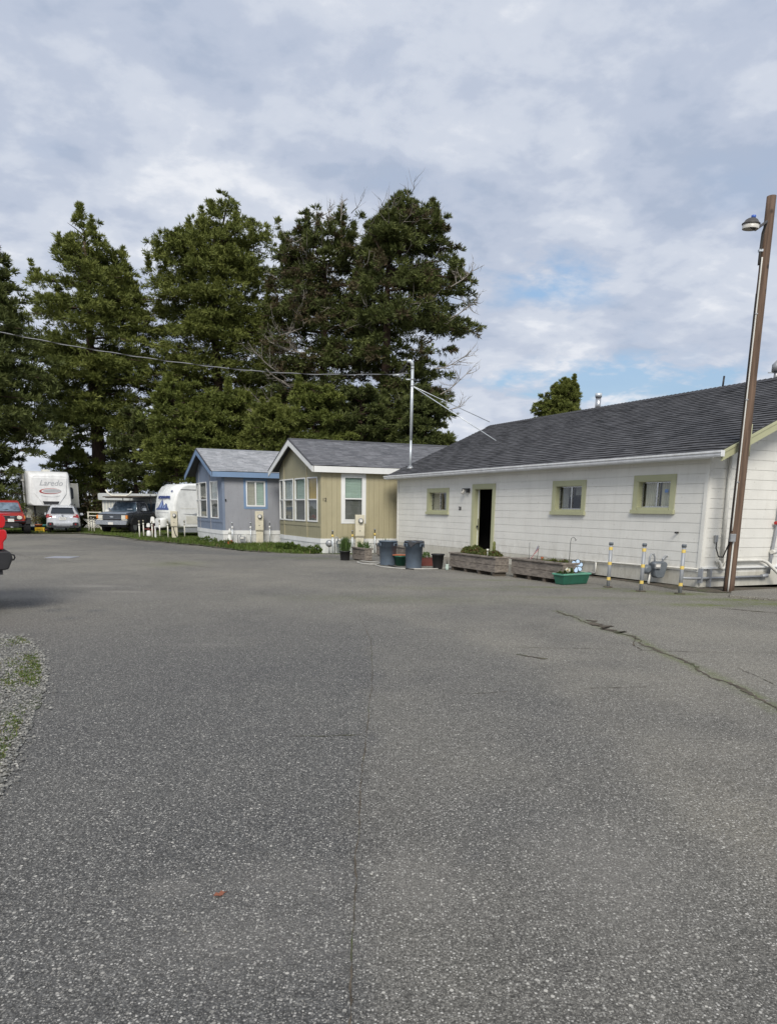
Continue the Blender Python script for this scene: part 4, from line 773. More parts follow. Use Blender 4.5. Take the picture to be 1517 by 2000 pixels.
# ================================================================== OBJECTS BY THE WHITE BUILDING
# three striped bollards
def bollard(lbl, px, py, ptop):
    x, y, _ = gp(px, py); hh = atY(px, ptop, y)[2]; b = thing('bollard', lbl, 'bollard', (x, y, 0), random.random()*6, 'bollards guarding the gas meter')
    MB().lathe([(.035, -.05), (.035, hh-.05)], 18).build('post', 'pipe_grey', b); MB().lathe([(.043, hh-.055), (.044, hh-.01), (.038, hh)], 18).build('cap', 'meter_grey', b)
    for f_ in (.16, .50, .83): MB().lathe([(.0375, hh*f_), (.0375, hh*f_+.062)], 18, cap=False).build('yellow_band', 'bollard_yellow', b)
    MB().lathe([(.10, .004), (.09, .015), (.05, .02)], 14).build('footing', 'dirt', b)
bollard('grey bollard with yellow bands nearest the green plastic planter', 1187, 1147, 1059); bollard('grey bollard with yellow bands standing directly in front of the gas meter', 1251, 1155, 1061); bollard('grey bollard with yellow bands nearest the wooden pole', 1327, 1160, 1063)
# gas meter
x, y, _ = gp(1284, 1141); yy = y+.05; GM = thing('gas_meter', 'dark grey gas meter on bent pipes between two of the yellow banded bollards', 'gas meter', (x, yy, 0), R(12)); q = atY(1281, 1107, yy); cz = q[2]
m = MB(); m.hull([(-.10, .10, .15, cz-.22, cz+.10, .06), (-.05, .115, .165, cz-.235, cz+.115, .06), (.06, .115, .165, cz-.235, cz+.115, .06), (.10, .10, .15, cz-.22, cz+.10, .06)]); m.build('meter_body', 'meter_grey', GM)
m = MB(); m.box(-.17, -.03, -.15, -.09, cz-.03, cz+.08); idx_ = m.build('index', 'galv', GM, .008); m = MB(); m.box(-.15, -.05, -.156, -.151, cz+.005, cz+.06); m.build('dial', 'plate_white', idx_)
m = MB(); m.tube([(-.10, 0, cz+.10), (-.10, 0, cz+.20), (-.13, 0, cz+.27), (-.19, 0, cz+.27), (-.22, 0, cz+.20), (-.23, 0, cz-.05), (-.23, 0, .32), (-.20, 0, .0)], .02, 10); m.build('inlet_pipe', 'pipe_grey', GM)
m = MB(); m.tube([(.09, 0, cz+.10), (.09, 0, cz+.16), (.13, 0, cz+.22), (.17, .02, cz+.225), (.70, .18, cz+.235)], .018, 8); m.tube([(.10, 0, cz+.145), (.10, 0, cz+.18)], .03, 8); m.build('outlet_pipe', 'pipe_grey', GM)
m = MB(frame((-.28, -.02, cz-.05), (1, 0, 0), (0, 0, 1), (0, 1, 0))); m.lathe([(.05, -.07), (.10, -.03), (.10, .03), (.05, .07)], 16); m.build('regulator', 'meter_grey', GM)
MB().lathe([(.028, -.02), (.028, .20)], 10, c=(-.20, 0, 0)).build('riser', 'pipe_white', GM)

def blade_mesh(name, parent, m_, pos, dirs, ln, wd, tone, dry=None):
    V, F, T = blade_cloud(pos, dirs, ln, wd, tone); at_ = {'tone': T}
    if dry is not None: at_['dry'] = np.repeat(dry, 4)
    return raw_mesh(name, V, F, m_, at_, parent)
def mound(name, parent, c, rx, ry, hz_, n, m_, ln=(.02, .05), wd=.012, rz=0, up=.5, tn=(0.0, 1.0), dryf=0.0):
    d = norm(rng.normal(size=(n, 3))); d[:, 2] = abs(d[:, 2]); r_ = rng.uniform(.75, 1, (n, 1)); p = d*r_*np.array([rx, ry, hz_]); cl_ = .5+.5*np.sin(p[:, 0]*23+1)*np.sin(p[:, 1]*31+p[:, 2]*19)
    p[:, 2] += .03*np.sin(p[:, 0]*17); c_, s_ = math.cos(rz), math.sin(rz); p = np.stack([p[:, 0]*c_-p[:, 1]*s_, p[:, 0]*s_+p[:, 1]*c_, p[:, 2]], 1)+np.array(c)
    dr = norm(d+rng.normal(size=(n, 3))*.6+np.array([0, 0, up])); tone_ = np.clip(tn[0]+(tn[1]-tn[0])*(.5*cl_+.5*rng.random(n)), 0, 1)
    return blade_mesh(name, parent, m_, p, dr, rng.uniform(*ln, n), np.full(n, wd), tone_, (rng.random(n) < dryf)*.9)
def tuft(name, parent, c, r_, hgt, n, m_, wd=.008, lean=.35, tn=(.2, 1)):
    p = np.array(c)+np.stack([rng.normal(size=n)*r_*.5, rng.normal(size=n)*r_*.5, np.zeros(n)], 1); a_ = rng.uniform(0, 6.28, n); t_ = rng.uniform(0, lean, n)
    dr = norm(np.stack([np.cos(a_)*t_, np.sin(a_)*t_, np.ones(n)], 1)); return blade_mesh(name, parent, m_, p, dr, rng.uniform(.6, 1, n)*hgt, np.full(n, wd), rng.uniform(tn[0], tn[1], n))

def wood_planter(lbl, near, length, depth, h0, h1, grp='weathered wooden planter boxes', boards=2):
    """near = front corner closest to the viewer; runs back along the building front"""
    T = thing('wooden_planter', lbl, 'planter', (near[0], near[1], 0), 0, grp); Fr = frame((0, 0, 0), U_, V_); th = .04
    for i in range(boards):
        z0 = h0+(h1-.04-h0)*i/boards; z1 = h0+(h1-.04-h0)*(i+1)/boards-.006; j = lambda: random.uniform(-.004, .004)
        MB(Fr).box(.0, length, j(), th, z0, z1).build('side_board', 'old_wood', T, .006); MB(Fr).box(.0, length, depth-th, depth+j(), z0, z1).build('side_board', 'old_wood', T, .006)
        MB(Fr).box(-.022, -.001, .0+j(), depth, z0, z1).build('end_board', 'old_wood', T, .006); MB(Fr).box(length+.001, length+.03, .0, depth, z0, z1).build('end_board', 'old_wood', T, .006)
    MB(Fr).box(-.035, length+.035, -.03, .07, h1-.04, h1).build('rail', 'old_wood', T, .006); MB(Fr).box(-.035, length+.035, depth-.07, depth+.03, h1-.04, h1).build('rail', 'old_wood', T, .006)
    MB(Fr).box(-.035, .065, .071, depth-.071, h1-.038, h1-.002).build('rail', 'old_wood', T, .006); MB(Fr).box(length-.065, length+.035, .071, depth-.071, h1-.038, h1-.002).build('rail', 'old_wood', T, .006)
    MB(Fr).box(.0, length, th, depth-th, h1-.10, h1-.06).build('soil', 'dirt', T)
    n_ = max(2, int(length/.55))
    for i in range(n_+1): x = .04+(length-.15)*i/n_; MB(Fr).box(x, x+.08, .02, depth-.02, 0, h0-.001).build('foot', 'dark_plank', T)
    return T, Fr
g_a, g_b = gp(965, 1126), gp(877, 1114); L1 = math.hypot(g_a[0]-g_b[0], g_a[1]-g_b[1])
T1, F1 = wood_planter('weathered wooden planter full of green succulents in front of the open door', g_a, L1*1.10, .36, .09, .45)
def local(Fr, s, w, z): return Fr((s, w, z))
for (s_, w_q, rx, hz_) in ((.35, .25, .24, .17), (.75, .25, .26, .17), (1.15, .24, .32, .26), (1.5, .26, .30, .22), (L1-.25, .25, .24, .19)):
    o = mound('succulent', None, (0, 0, 0), rx, .2, hz_, 1300, 'succulent', (.025, .055), .013, math.atan2(U_[1], U_[0]), .7, (0, .9), .12); o.location = Vector((g_a[0], g_a[1], 0))+Vector(local(F1, s_, w_q, .37))
    tag(o, {.35: 'dark green succulent mound at the near end of the planter by the door', .75: 'green succulent clump beside the tall cactus in the planter', 1.15: 'tallest bushy succulent in the middle of the planter before the door', 1.5: 'dense green succulent left of the middle in the planter before the door'}.get(s_, 'low succulent mound at the far end of the planter before the door'), 'succulent', 'succulents in the planter by the door')
q = Vector((g_a[0], g_a[1], 0))+Vector(local(F1, .50, .30, .36)); ct = thing('cactus', 'tall single green cactus column standing in the planter in front of the doorway', 'cactus', tuple(q)); m = MB()
pr = [(.035+.006*math.sin(i*2.1), .40*i/10) for i in range(10)]+[(.03, .40), (.012, .425)]; m.lathe(pr, 12); m.build('stem', 'cactus', ct)
q = Vector((g_a[0], g_a[1], 0))+Vector(local(F1, .40, .06, .45)); fl = thing('white_stake', 'small white plastic solar stake on the edge of the planter by the door', 'stake', tuple(q)); MB().tube([(0, 0, 0), (0, 0, .10)], .006, 6).build('stem', 'white_paint', fl); MB().lathe([(.012, .10), (.03, .14), (.03, .16)], 10).build('head', 'petal', fl)

g_a2, g_b2 = gp(1096, 1142), gp(993, 1131); L2 = math.hypot(g_a2[0]-g_b2[0], g_a2[1]-g_b2[1])
T2, F2 = wood_planter('weathered wooden planter holding the small flag, beside the green plastic planter', g_a2, L2*1.22, .40, .09, .45)
P2 = Vector((g_a2[0], g_a2[1], 0))
for s_, hz_, lb in ((.35, .08, 'small green plant at the near end of the planter with the flag'), (.70, .07, 'low leafy plant in the middle of the planter with the flag')):
    o = mound('planter_plant', None, (0, 0, 0), .16, .14, hz_, 300, 'succulent', (.03, .07), .012, 0, .8, (.1, .9), .1); o.location = P2+Vector(local(F2, s_, .25, .37)); tag(o, lb, 'plant', 'small plants in the planter with the flag')
for s_, lb in ((.12, 'thin grassy sprout nearest the shepherd hook'), (.9, 'thin dry sprout beside the little flag')):
    o = tuft('sprout', None, (0, 0, 0), .07, .16, 26, 'grass', .004, .5); o.location = P2+Vector(local(F2, s_, .25, .37)); tag(o, lb, 'plant', 'sprouts in the planter with the flag')
q = P2+Vector(local(F2, 1.28, .2, .38)); FG = thing('small_flag', 'small red, white and blue flag leaning in the weathered planter', 'flag', tuple(q), R(-8))
MB().tube([(.10, 0, -.05), (.135, 0, .36)], .006, 6).build('stick', 'dark_plank', FG)
def flag_pt(a, b): # a along the stripes hanging down, b across
    return (.128-.012*(1-b)-a*.25*(.45+.55*b)-.0+.0, -.012+.014*math.sin(b*9)+.01*math.sin(a*6), .34-a*.30-b*.13*(1-a*.3)+.05)
for nm_, m_, rows in (('red_stripes', 'flag_red', range(0, 13, 2)), ('white_stripes', 'flag_white', range(1, 13, 2))):
    mm = MB()
    for r0 in rows:
        for k in range(10):
            a0, a1 = k/10, (k+1)/10
            if r0 < 7 and a1 <= .41: continue
            mm.quad(flag_pt(a0, r0/13), flag_pt(a1, r0/13), flag_pt(a1, (r0+1)/13), flag_pt(a0, (r0+1)/13))
    mm.build(nm_, m_, FG, recalc=False)
mm = MB(); [mm.quad(flag_pt(k/10, j/13), flag_pt((k+1)/10, j/13), flag_pt((k+1)/10, (j+1)/13), flag_pt(k/10, (j+1)/13)) for k in range(4) for j in range(7)]; cn = mm.build('canton', 'flag_blue', FG, recalc=False)
mm = MB()
for i in range(5):
    for j in range(6): p_ = flag_pt(.04+i*.085, (.5+j*1.1)/13); mm.box(p_[0]-.003, p_[0]+.003, p_[1]-.006, p_[1]-.004, p_[2]-.003, p_[2]+.003)
mm.build('stars', 'flag_white', cn)
q = P2+Vector(local(F2, .22, .34, .38)); hk = MB(); hk.tube([(0, 0, -.05), (.005, 0, .50), (.02, 0, .57), (.06, 0, .595), (.10, 0, .56), (.105, 0, .51), (.13, 0, .545)], .0055, 8); o = hk.build('shepherd_hook', 'black_metal'); o.location = q; tag(o, 'slim curved shepherd hook standing in the planter with the flag', 'hook')
q = P2+Vector(local(F2, 1.52, .3, .38)); o = MB().tube([(0, 0, 0), (-.01, 0, .42)], .004, 6).build('garden_stake', 'black_metal'); o.location = q; tag(o, 'thin dark stake standing just left of the small flag', 'stake')
q = P2+Vector(local(F2, 1.0, .25, .37)); tr_ = thing('pot_ornament', 'small terracotta ornament in the planter right of the flag', 'ornament', tuple(q)); MB().lathe([(.012, 0), (.014, .08), (.035, .12), (.03, .14)], 10).build('cup', 'terracotta', tr_)
# green plastic planter
a_, b_ = gp(1100, 1143.5), gp(1150, 1140.5); dx = Vector((b_[0]-a_[0], b_[1]-a_[1], 0)); Lg = dx.length; GPl = thing('green_planter', 'green plastic window box planter on the pavement at the end of the wooden planters', 'planter', (a_[0], a_[1], 0), math.atan2(dx.y, dx.x)); hg = .235
m = MB(); m.hexa([(.03, .03, 0), (Lg-.03, .03, 0), (Lg-.03, .27, 0), (.03, .27, 0), (-.01, -.01, hg-.03), (Lg+.01, -.01, hg-.03), (Lg+.01, .31, hg-.03), (-.01, .31, hg-.03)]); m.build('box', 'green_plastic', GPl, .02)
m = MB()
for x0, x1, y0, y1 in ((-.025, Lg+.025, -.025, .0), (-.025, Lg+.025, .30, .325), (-.025, 0, .0, .30), (Lg, Lg+.025, .0, .30)): m.box(x0, x1, y0, y1, hg-.035, hg)
m.build('rim', 'green_rim', GPl, .008); MB().box(0, Lg, 0, .3, hg-.029, hg-.02).build('soil', 'dirt', GPl)
gm = GPl.matrix_basis.copy() if False else Matrix.Translation(GPl.location) @ Matrix.Rotation(GPl.rotation_euler.z, 4, 'Z')
o = mound('planter_plant', None, (0, 0, 0), .15, .10, .10, 260, 'iris', (.04, .08), .016, 0, .5, (.2, 1)); o.location = gm @ Vector((.17, .14, hg-.02)); tag(o, 'leafy green plant with a white bloom in the green plastic planter', 'plant')
fw = thing('white_flower', 'white daisy like flower at the left end of the green plastic planter', 'flower', tuple(gm @ Vector((.16, .06, hg+.07)))); m = MB(frame((0, 0, 0), (1, 0, 0), (0, .5, .85), (0, -.85, .5)))
for k in range(11): an = k*.5712; m.add([(0, 0, .004), (.045*math.cos(an-.2), .045*math.sin(an-.2), .012), (.062*math.cos(an), .062*math.sin(an), .006), (.045*math.cos(an+.2), .045*math.sin(an+.2), .012)], [(0, 1, 2, 3)])
m.build('petals', 'petal', fw, recalc=False); m = MB(frame((0, 0, 0), (1, 0, 0), (0, .5, .85), (0, -.85, .5))); m.lathe([(.018, .004), (.014, .02), (.003, .024)], 10); m.build('centre', 'bollard_yellow', fw); MB().tube([(0, 0, -.10), (0, 0, 0)], .004, 5).build('stem', 'cactus', fw)
pf = thing('glass_flower', 'pale blue glass flower ornament rising out of the green plastic planter', 'ornament', tuple(gm @ Vector((Lg*.55, .06, hg+.15))), R(10)); Fz = frame((0, 0, 0), (1, 0, 0), (0, .15, .99), (0, -.99, .15))
for k in range(6):
    an = k*math.pi/3+.3; c_, s_ = math.cos(an), math.sin(an); T_ = lambda p, c_=c_, s_=s_: Fz((p[0]*c_-p[1]*s_, p[0]*s_+p[1]*c_, p[2])); pt = [(.022, 0), (.05, .036), (.09, .055), (.125, .044), (.14, 0), (.125, -.044), (.09, -.055), (.05, -.036)]
    m = MB(T_); m.prism([(x*.98, y*.78) for x, y in pt], .001, .007, 'xy'); pe = m.build('petal', 'glass_blue', pf)
    m = MB(T_); n_ = len(pt); [m.hexa([(pt[i][0], pt[i][1]*.78, -.002), (pt[(i+1) % n_][0], pt[(i+1) % n_][1]*.78, -.002), (pt[(i+1) % n_][0]*1.04, pt[(i+1) % n_][1]*1.05, -.002), (pt[i][0]*1.04, pt[i][1]*1.05, -.002), (pt[i][0], pt[i][1]*.78, .010), (pt[(i+1) % n_][0], pt[(i+1) % n_][1]*.78, .010), (pt[(i+1) % n_][0]*1.04, pt[(i+1) % n_][1]*1.05, .010), (pt[i][0]*1.04, pt[i][1]*1.05, .010)]) for i in range(n_)]; m.build('outline', 'black_metal', pe)
m = MB(Fz); m.lathe([(.02, -.004), (.02, .012), (.008, .02)], 10); m.build('centre', 'galv', pf); MB().tube([(0, .01, -.14), (0, .01, 0)], .006, 6).build('stem', 'black_metal', pf)

# bins and pots
def can(lbl, px, py, hpx, r_, draped=False):
    x, y, _ = gp(px, py); y += r_*.9; hh = atY(px, hpx, y)[2]; T = thing('trash_can', lbl, 'trash can', (x, y, 0), R(-20), 'grey trash cans')
    MB().lathe([(r_*.80, 0), (r_*.82, .02), (r_*.93, hh-.16), (r_*.97, hh-.16), (r_*.98, hh-.02), (r_*1.03, hh-.02), (r_*1.03, hh), (r_*.96, hh), (r_*.93, hh-.1), (r_*.75, .04)], 36).build('body', 'can_grey', T)
    for an in (-130, -20, 100):
        c_, s_ = math.cos(R(an)), math.sin(R(an)); m = MB(frame((c_*r_*.98, s_*r_*.98, 0), (-s_, c_, 0), (c_, s_, 0))); m.box(-.07, .07, -.005, .035, hh-.075, hh-.05); m.box(-.07, -.055, -.005, .035, hh-.13, hh-.076); m.box(.055, .07, -.005, .035, hh-.13, hh-.076); m.build('handle', 'can_grey', T, .004)
    return T, x, y, hh
T, x, y, hh = can('open grey round trash can on the left', 757, 1105, 1056, .255)
T, x, y, hh = can('grey round trash can with a dark cloth draped over its top', 808, 1111, 1057, .245)
m = MB(); n_ = 20; hw = .30; gr = {}
for i in range(n_+1):
    for j in range(n_+1):
        a_ = -hw+2*hw*i/n_; b_ = -hw+2*hw*j/n_; rr = math.hypot(a_, b_); over = max(0, max(abs(a_), abs(b_))-.225) if rr > .24 else 0; ov = max(0, rr-.25)
        k = .25/rr if rr > .25 else 1; spread = 1+.05*ov/.1; xx, yy_ = a_*k*spread*(1+.0*ov), b_*k*spread; xx += a_/max(rr, .01)*.012*math.sin(math.atan2(b_, a_)*7)*(ov > 0); yy_ += b_/max(rr, .01)*.012*math.sin(math.atan2(b_, a_)*7+1)*(ov > 0)
        gr[i, j] = (xx, yy_, hh+.012-ov*1.05-.012*(1-min(1, rr/.2))+.006*math.sin(a_*30)*math.sin(b_*26))
for i in range(n_):
    for j in range(n_): m.add([gr[i, j], gr[i+1, j], gr[i+1, j+1], gr[i, j+1]], [(0, 1, 2, 3)], smooth=True)
o = m.build('drape_cloth', 'tarp'); so2 = o.modifiers.new('thick', 'SOLIDIFY'); so2.thickness = .006; o.location = (x, y, 0); o.rotation_euler = (0, 0, R(28)); tag(o, 'dark grey cloth draped over the top of a round trash can', 'cloth')
x, y, _ = gp(855, 1112); y += .13; hh = atY(855, 1082, y)[2]; T = thing('black_bin', 'small black tapered plastic bin at the left end of the planter by the door', 'bin', (x, y, 0)); MB().lathe([(.115, 0), (.12, .01), (.158, hh-.03), (.175, hh-.03), (.175, hh), (.150, hh), (.11, .03)], 28).build('body', 'black_plastic', T); MB().lathe([(.176, hh-.012), (.182, hh-.006), (.176, hh+.002)], 28, cap=False).build('rim', 'black_plastic', T)
x, y, _ = gp(873, 1114); T = thing('celadon_vase', 'small pale green vase with bare twigs beside the black bin', 'vase', (x, y+.04, 0)); MB().lathe([(.03, 0), (.045, .03), (.048, .08), (.038, .125), (.044, .15), (.036, .15), (.03, .12)], 18).build('vase', 'celadon', T)
m = MB()
for k in range(8): a_ = random.uniform(0, 6.28); l_ = random.uniform(.05, .10); m.tube([(0, 0, .1), (math.cos(a_)*l_*.5, math.sin(a_)*l_*.5, .28), (math.cos(a_)*l_, math.sin(a_)*l_, random.uniform(.36, .48))], [.003, .002, .001], 4)
m.build('twigs', 'deadwood', T)
x, y, _ = gp(832, 1107); y += .25; T = thing('red_box_planter', 'dull red box planter with a small green plant between the cans and the black bin', 'planter', (x-.14, y, 0), R(8)); MB().box(0, .36, 0, .26, 0, .20).build('box', 'brown_red', T, .01); MB().box(-.01, .37, -.01, .27, .201, .215).build('rim', 'brown_red', T, .004); o = mound('leaves', T, (.14, .12, .20), .11, .09, .14, 70, 'iris', (.05, .09), .022, 0, .6, (.3, 1))
x, y, _ = gp(782, 1106); y += .2; T = thing('green_tub', 'dark green tub with a pink board on top between the two grey trash cans', 'tub', (x, y, 0)); MB().lathe([(.13, 0), (.17, .24), (.185, .24), (.185, .27), (.16, .27)], 24).build('tub', 'green_plastic', T); MB().box(-.22, .24, -.10, .14, .275, .30).build('board', 'terracotta', T, .006)
# daffodil pot
x, y, _ = gp(673, 1095); y += .14; T = thing('potted_daffodils', 'black plastic pot of tall green strap leaves in front of the tan home', 'potted plant', (x, y, 0)); MB().lathe([(.125, 0), (.13, .01), (.155, .25), (.17, .25), (.17, .275), (.15, .275), (.14, .2)], 24).build('pot', 'black_plastic', T); MB().lathe([(.14, .22), (.02, .235)], 16).build('soil', 'dirt', T)
tuft('leaves', T, (0, 0, .23), .12, .52, 420, 'iris', .007, .24, (.1, 1))
# old boxes with irises
g_c = gp(712, 1097); T3, F3 = wood_planter('small weathered wooden planter with spiky iris leaves beside the potted daffodils', g_c, .85, .22, .03, .38, 'weathered wooden planter boxes')
g_d = gp(765, 1098); g_d = (g_d[0], g_d[1]+.9, 0); T4, F4 = wood_planter('weathered wooden planter mostly hidden behind the grey trash cans', gp(800, 1094), 2.3, .35, .03, .38, 'weathered wooden planter boxes')
for (Pn, Fq_, s_, lb) in ((g_c, F3, .15, 'iris clump at the near end of the small planter by the daffodils'), (g_c, F3, .6, 'iris clump at the far end of the small planter by the daffodils'), (gp(800, 1094), F4, 1.9, 'iris leaves rising from the planter behind the left trash can')):
    o = tuft('iris', None, (0, 0, 0), .10, .32, 34, 'iris', .014, .75, (.3, 1)); o.location = Vector((Pn[0], Pn[1], .32))+Vector(Fq_((s_, .12, 0))); tag(o, lb, 'plant', 'irises in the wooden planters')
# hoses on the ground
for nm_, pp, m_, r_, lb in (('white_hose', [(697, 1099), (706, 1097), (722, 1098.5), (742, 1100), (735, 1103), (712, 1102.5), (697, 1099.5)], 'hose_white', .014, 'white hose lying in a flat loop beside the small iris planter'), ('white_hose', [(733, 1104.5), (745, 1108), (770, 1110.5), (800, 1112), (835, 1112.5), (862, 1111.5), (878, 1110)], 'hose_white', .013, 'white hose running along the ground in front of the two trash cans'), ('black_hose', [(752, 1103), (770, 1108), (790, 1111.5), (808, 1113)], 'black_plastic', .014, 'black hose lying under the left trash can')):
    q0 = Vector(gp(*pp[0])); Q = [Vector(gp(*p)) - q0 for p in pp]; Q2 = []
    for i in range(len(Q)-1):
        p0, p1, p2, p3 = Q[max(0, i-1)], Q[i], Q[i+1], Q[min(len(Q)-1, i+2)]
        for k in range(6): t_ = k/6; Q2.append(.5*((2*p1)+(p2-p0)*t_+(2*p0-5*p1+4*p2-p3)*t_*t_+(3*p1-p0-3*p2+p3)*t_**3))
    Q2.append(Q[-1]); o = MB().tube([q+Vector((0, 0, r_+.003)) for q in Q2], r_, 8).build(nm_, m_); o.location = q0; tag(o, lb, 'hose')

# ================================================================== PEDESTALS, POSTS, METERS BY THE HOMES
def gff(px, py, gap=.30):
    x, y, z = gf(px, py); P, = [PT if px > 600 else PB]; dV = dirv(R(70)); r = ray(px, py); n_ = np.array([dV[1], -dV[0]]); t_ = (P[:2]@n_)/(r[:2]@n_); yw = t_*r[1]-gap
    if (437 < px < 552 or px > 627) and y > yw: q = atY(px, py, yw); return (q[0], yw, -.12)
    return (x, y, z)
def pedestal(lbl, px, py, ptop, wpx, cable=False):
    x, y, z = gff(px, py, .42 if ptop < 1010 else .3); w_ = wpx*y/FPX/2; hh = atY(px, ptop, y)[2]-z; T = thing('meter_pedestal', lbl, 'meter pedestal', (x, y, z), R(8), 'beige electric meter pedestals')
    MB().box(-w_*.85, w_*.85, -.07, .09, -.05, hh*.43).build('post', 'beige_metal', T, .01); b = MB().box(-w_, w_, -.13, .10, hh*.43+.002, hh*.995).build('cabinet', 'beige_metal', T, .015)
    MB().box(-w_*.9, w_*.9, -.137, -.131, hh*.46, hh*.70).build('cover', 'beige_metal', b, .004); MB().box(-.03, .03, -.15, -.138, hh*.575, hh*.585).build('latch', 'black_metal', b)
    m = MB(frame((w_*.15, -.131, hh*.84), (1, 0, 0), (0, 0, 1), (0, -1, 0))); m.lathe([(.095, 0), (.095, .03), (.08, .035), (.08, .10), (.06, .12)], 20); me_ = m.build('meter', 'galv', T)
    m = MB(frame((w_*.15, -.252, hh*.84), (1, 0, 0), (0, 0, 1), (0, -1, 0))); m.lathe([(.055, 0), (.055, .004)], 16); m.build('dial', 'plate_white', me_)
    if cable: m = MB(); m.tube([(-w_*.3, -.10, hh*.44), (-w_*.25, -.14, hh*.35), (w_*.3, -.16, hh*.12), (w_*1.1, -.17, .02), (w_*1.6, -.2, .015)], .018, 6); m.build('power_cord', 'black_plastic', T)
pedestal('beige meter pedestal with a black cord, in front of the white mountain logo trailer', 342, 1051, 998, 13, True)
pedestal('beige meter pedestal in front of the blue mobile home', 507.5, 1060, 998, 16)
pedestal('beige meter pedestal in front of the white framed window of the tan home', 702, 1074, 1005, 18)
def post(lbl, px, py, ptop, grp, c='cream_tube', r_=.030, top='bollard_yellow', cap='pipe_grey'):
    x, y, z = gff(px, py, .42 if ptop < 1010 else .3); hh = atY(px, ptop, y)[2]-z; T = thing('marker_post', lbl, 'post', (x, y, z), random.random()*6, grp)
    MB().lathe([(r_*.85, -.05), (r_*.85, hh*.8)], 12).build('pipe', c, T); MB().lathe([(r_*1.25, hh*.72), (r_*1.25, hh*.82)], 12).build('band', top, T); MB().lathe([(r_*.8, hh*.82), (r_*.8, hh*.96), (r_*1.15, hh*.96), (r_*1.15, hh)], 12).build('cap', cap, T)
G1 = 'white pipe posts by the travel trailer'; G2 = 'grey pipe posts along the blue home'; G3 = 'yellow banded pipe posts along the tan home'
for lb, a in (('leftmost white pipe post, right of the dark pickup front wheel', (273, 1051, 1017)), ('white pipe post second from the left, before the dark pickup door', (281, 1048, 1016)), ('white pipe post at the nose of the white travel trailer', (298, 1051, 1018)), ('thin post in front of the mountain logo of the white trailer', (312.5, 1049, 1015)), ('post just left of the beige pedestal with the black cord', (328.5, 1051, 1017)), ('post right of the corded pedestal, before the trailer door', (361, 1050, 1016))): post(lb, *a, G1, 'cream_tube', .035, 'pipe_white', 'beige_metal')
post('grey pipe post right beside the orange and white traffic cone', 454.5, 1063, 1020, G2, 'galv_bright', .026, 'white_paint', 'galv_bright'); post('grey pipe post just left of the blue home pedestal', 490, 1060, 1020, G2, 'galv_bright', .026, 'white_paint', 'galv_bright'); post('grey pipe post just right of the blue home pedestal', 527, 1059.5, 1019, G2, 'galv_bright', .026, 'white_paint', 'galv_bright')
post('yellow banded post beside the round meter under the tan home bay', 649.5, 1082, 1036, G3, 'galv_bright', .03); post('yellow banded post just left of the tan home pedestal', 688, 1078, 1036, G3, 'galv_bright', .03); post('yellow banded post to the right of the tan home pedestal', 731.5, 1075, 1033, G3, 'galv_bright', .03)
x, y, z = gff(449, 1062, .5); T = thing('traffic_cone', 'faded orange traffic cone with a white top beside the blue home', 'traffic cone', (x, y, z), .4); MB().box(-.17, .17, -.17, .17, 0, .03).build('base', 'cone_orange', T, .01); MB().lathe([(.125, .03), (.10, .22)], 18, cap=False).build('cone', 'cone_orange', T); MB().lathe([(.101, .221), (.07, .46)], 18, cap=False).build('white_sleeve', 'white_paint', T); MB().lathe([(.069, .461), (.025, .70), (.02, .705)], 18).build('tip', 'white_paint', T)
def small_meter(lbl, px, py, ptop, s=1.0, m_='galv'):
    x, y, z = gff(px, py, .42 if ptop < 1010 else .3); hh = atY(px, ptop, y)[2]-z; T = thing('gas_meter', lbl, 'gas meter', (x, y, z), .2)
    MB().hull([(-.08, .12*s, .14*s, hh*.35, hh*.8, .05), (.08, .12*s, .14*s, hh*.35, hh*.8, .05)]).build('meter_body', m_, T); MB().box(-.09, .05, -.11, -.081, hh*.6, hh*.76).build('index', 'plate_white', T, .005)
    MB().tube([(-.08, 0, hh*.8), (-.08, 0, hh), (-.15, 0, hh*1.04), (-.20, 0, hh*.9), (-.20, 0, 0)], .018, 8).build('inlet_pipe', 'pipe_grey', T); MB().tube([(.08, 0, hh*.8), (.08, 0, hh), (.17, .0, hh), (.19, .02, 0)], .018, 8).build('outlet_pipe', 'pipe_white', T)
small_meter('small grey gas meter low against the white skirting of the blue home', 474, 1061, 1044); small_meter('blue grey gas meter partly behind the potted daffodils', 664, 1080, 1050, 1.0, 'meter_grey')
x, y, z = gff(643, 1081); T = thing('gas_regulator', 'round grey regulator disc on a pipe under the bay of the tan home', 'regulator', (x, y, z)); m = MB(frame((0, 0, .36), (1, 0, 0), (0, 0, 1), (0, -1, 0))); m.lathe([(.03, -.05), (.13, -.03), (.13, .03), (.04, .06)], 20); m.build('disc', 'galv', T); MB().tube([(.0, 0, 0), (0, 0, .25), (0, .1, .35)], .02, 8).build('pipe', 'pipe_grey', T)
x, y, z = gf(291, 1049); T = thing('standpipe', 'white and dark red standpipe tied in plastic between the white posts', 'standpipe', (x, y, z)); MB().lathe([(.10, 0), (.12, .12), (.10, .30), (.05, .34)], 12).build('base', 'white_paint', T); m = MB(); m.tube([(0, 0, .3), (0, 0, .58)], .04, 10); m.tube([(-.22, 0, .42), (.25, 0, .36)], .035, 8); m.build('pipe', 'brown_red', T); m = MB(); m.hull([(-.06, .09, .07, .52, .72, .05), (.06, .09, .07, .52, .72, .05)]); m.build('wrap', 'white_paint', T)
x, y, z = gf(304, 1051.5); o = MB().lathe([(.04, 0), (.05, .1), (.03, .55), (.04, .6)], 10).build('short_post', 'white_paint'); o.location = (x, y, z); tag(o, 'short white post at the foot of the travel trailer nose', 'post')
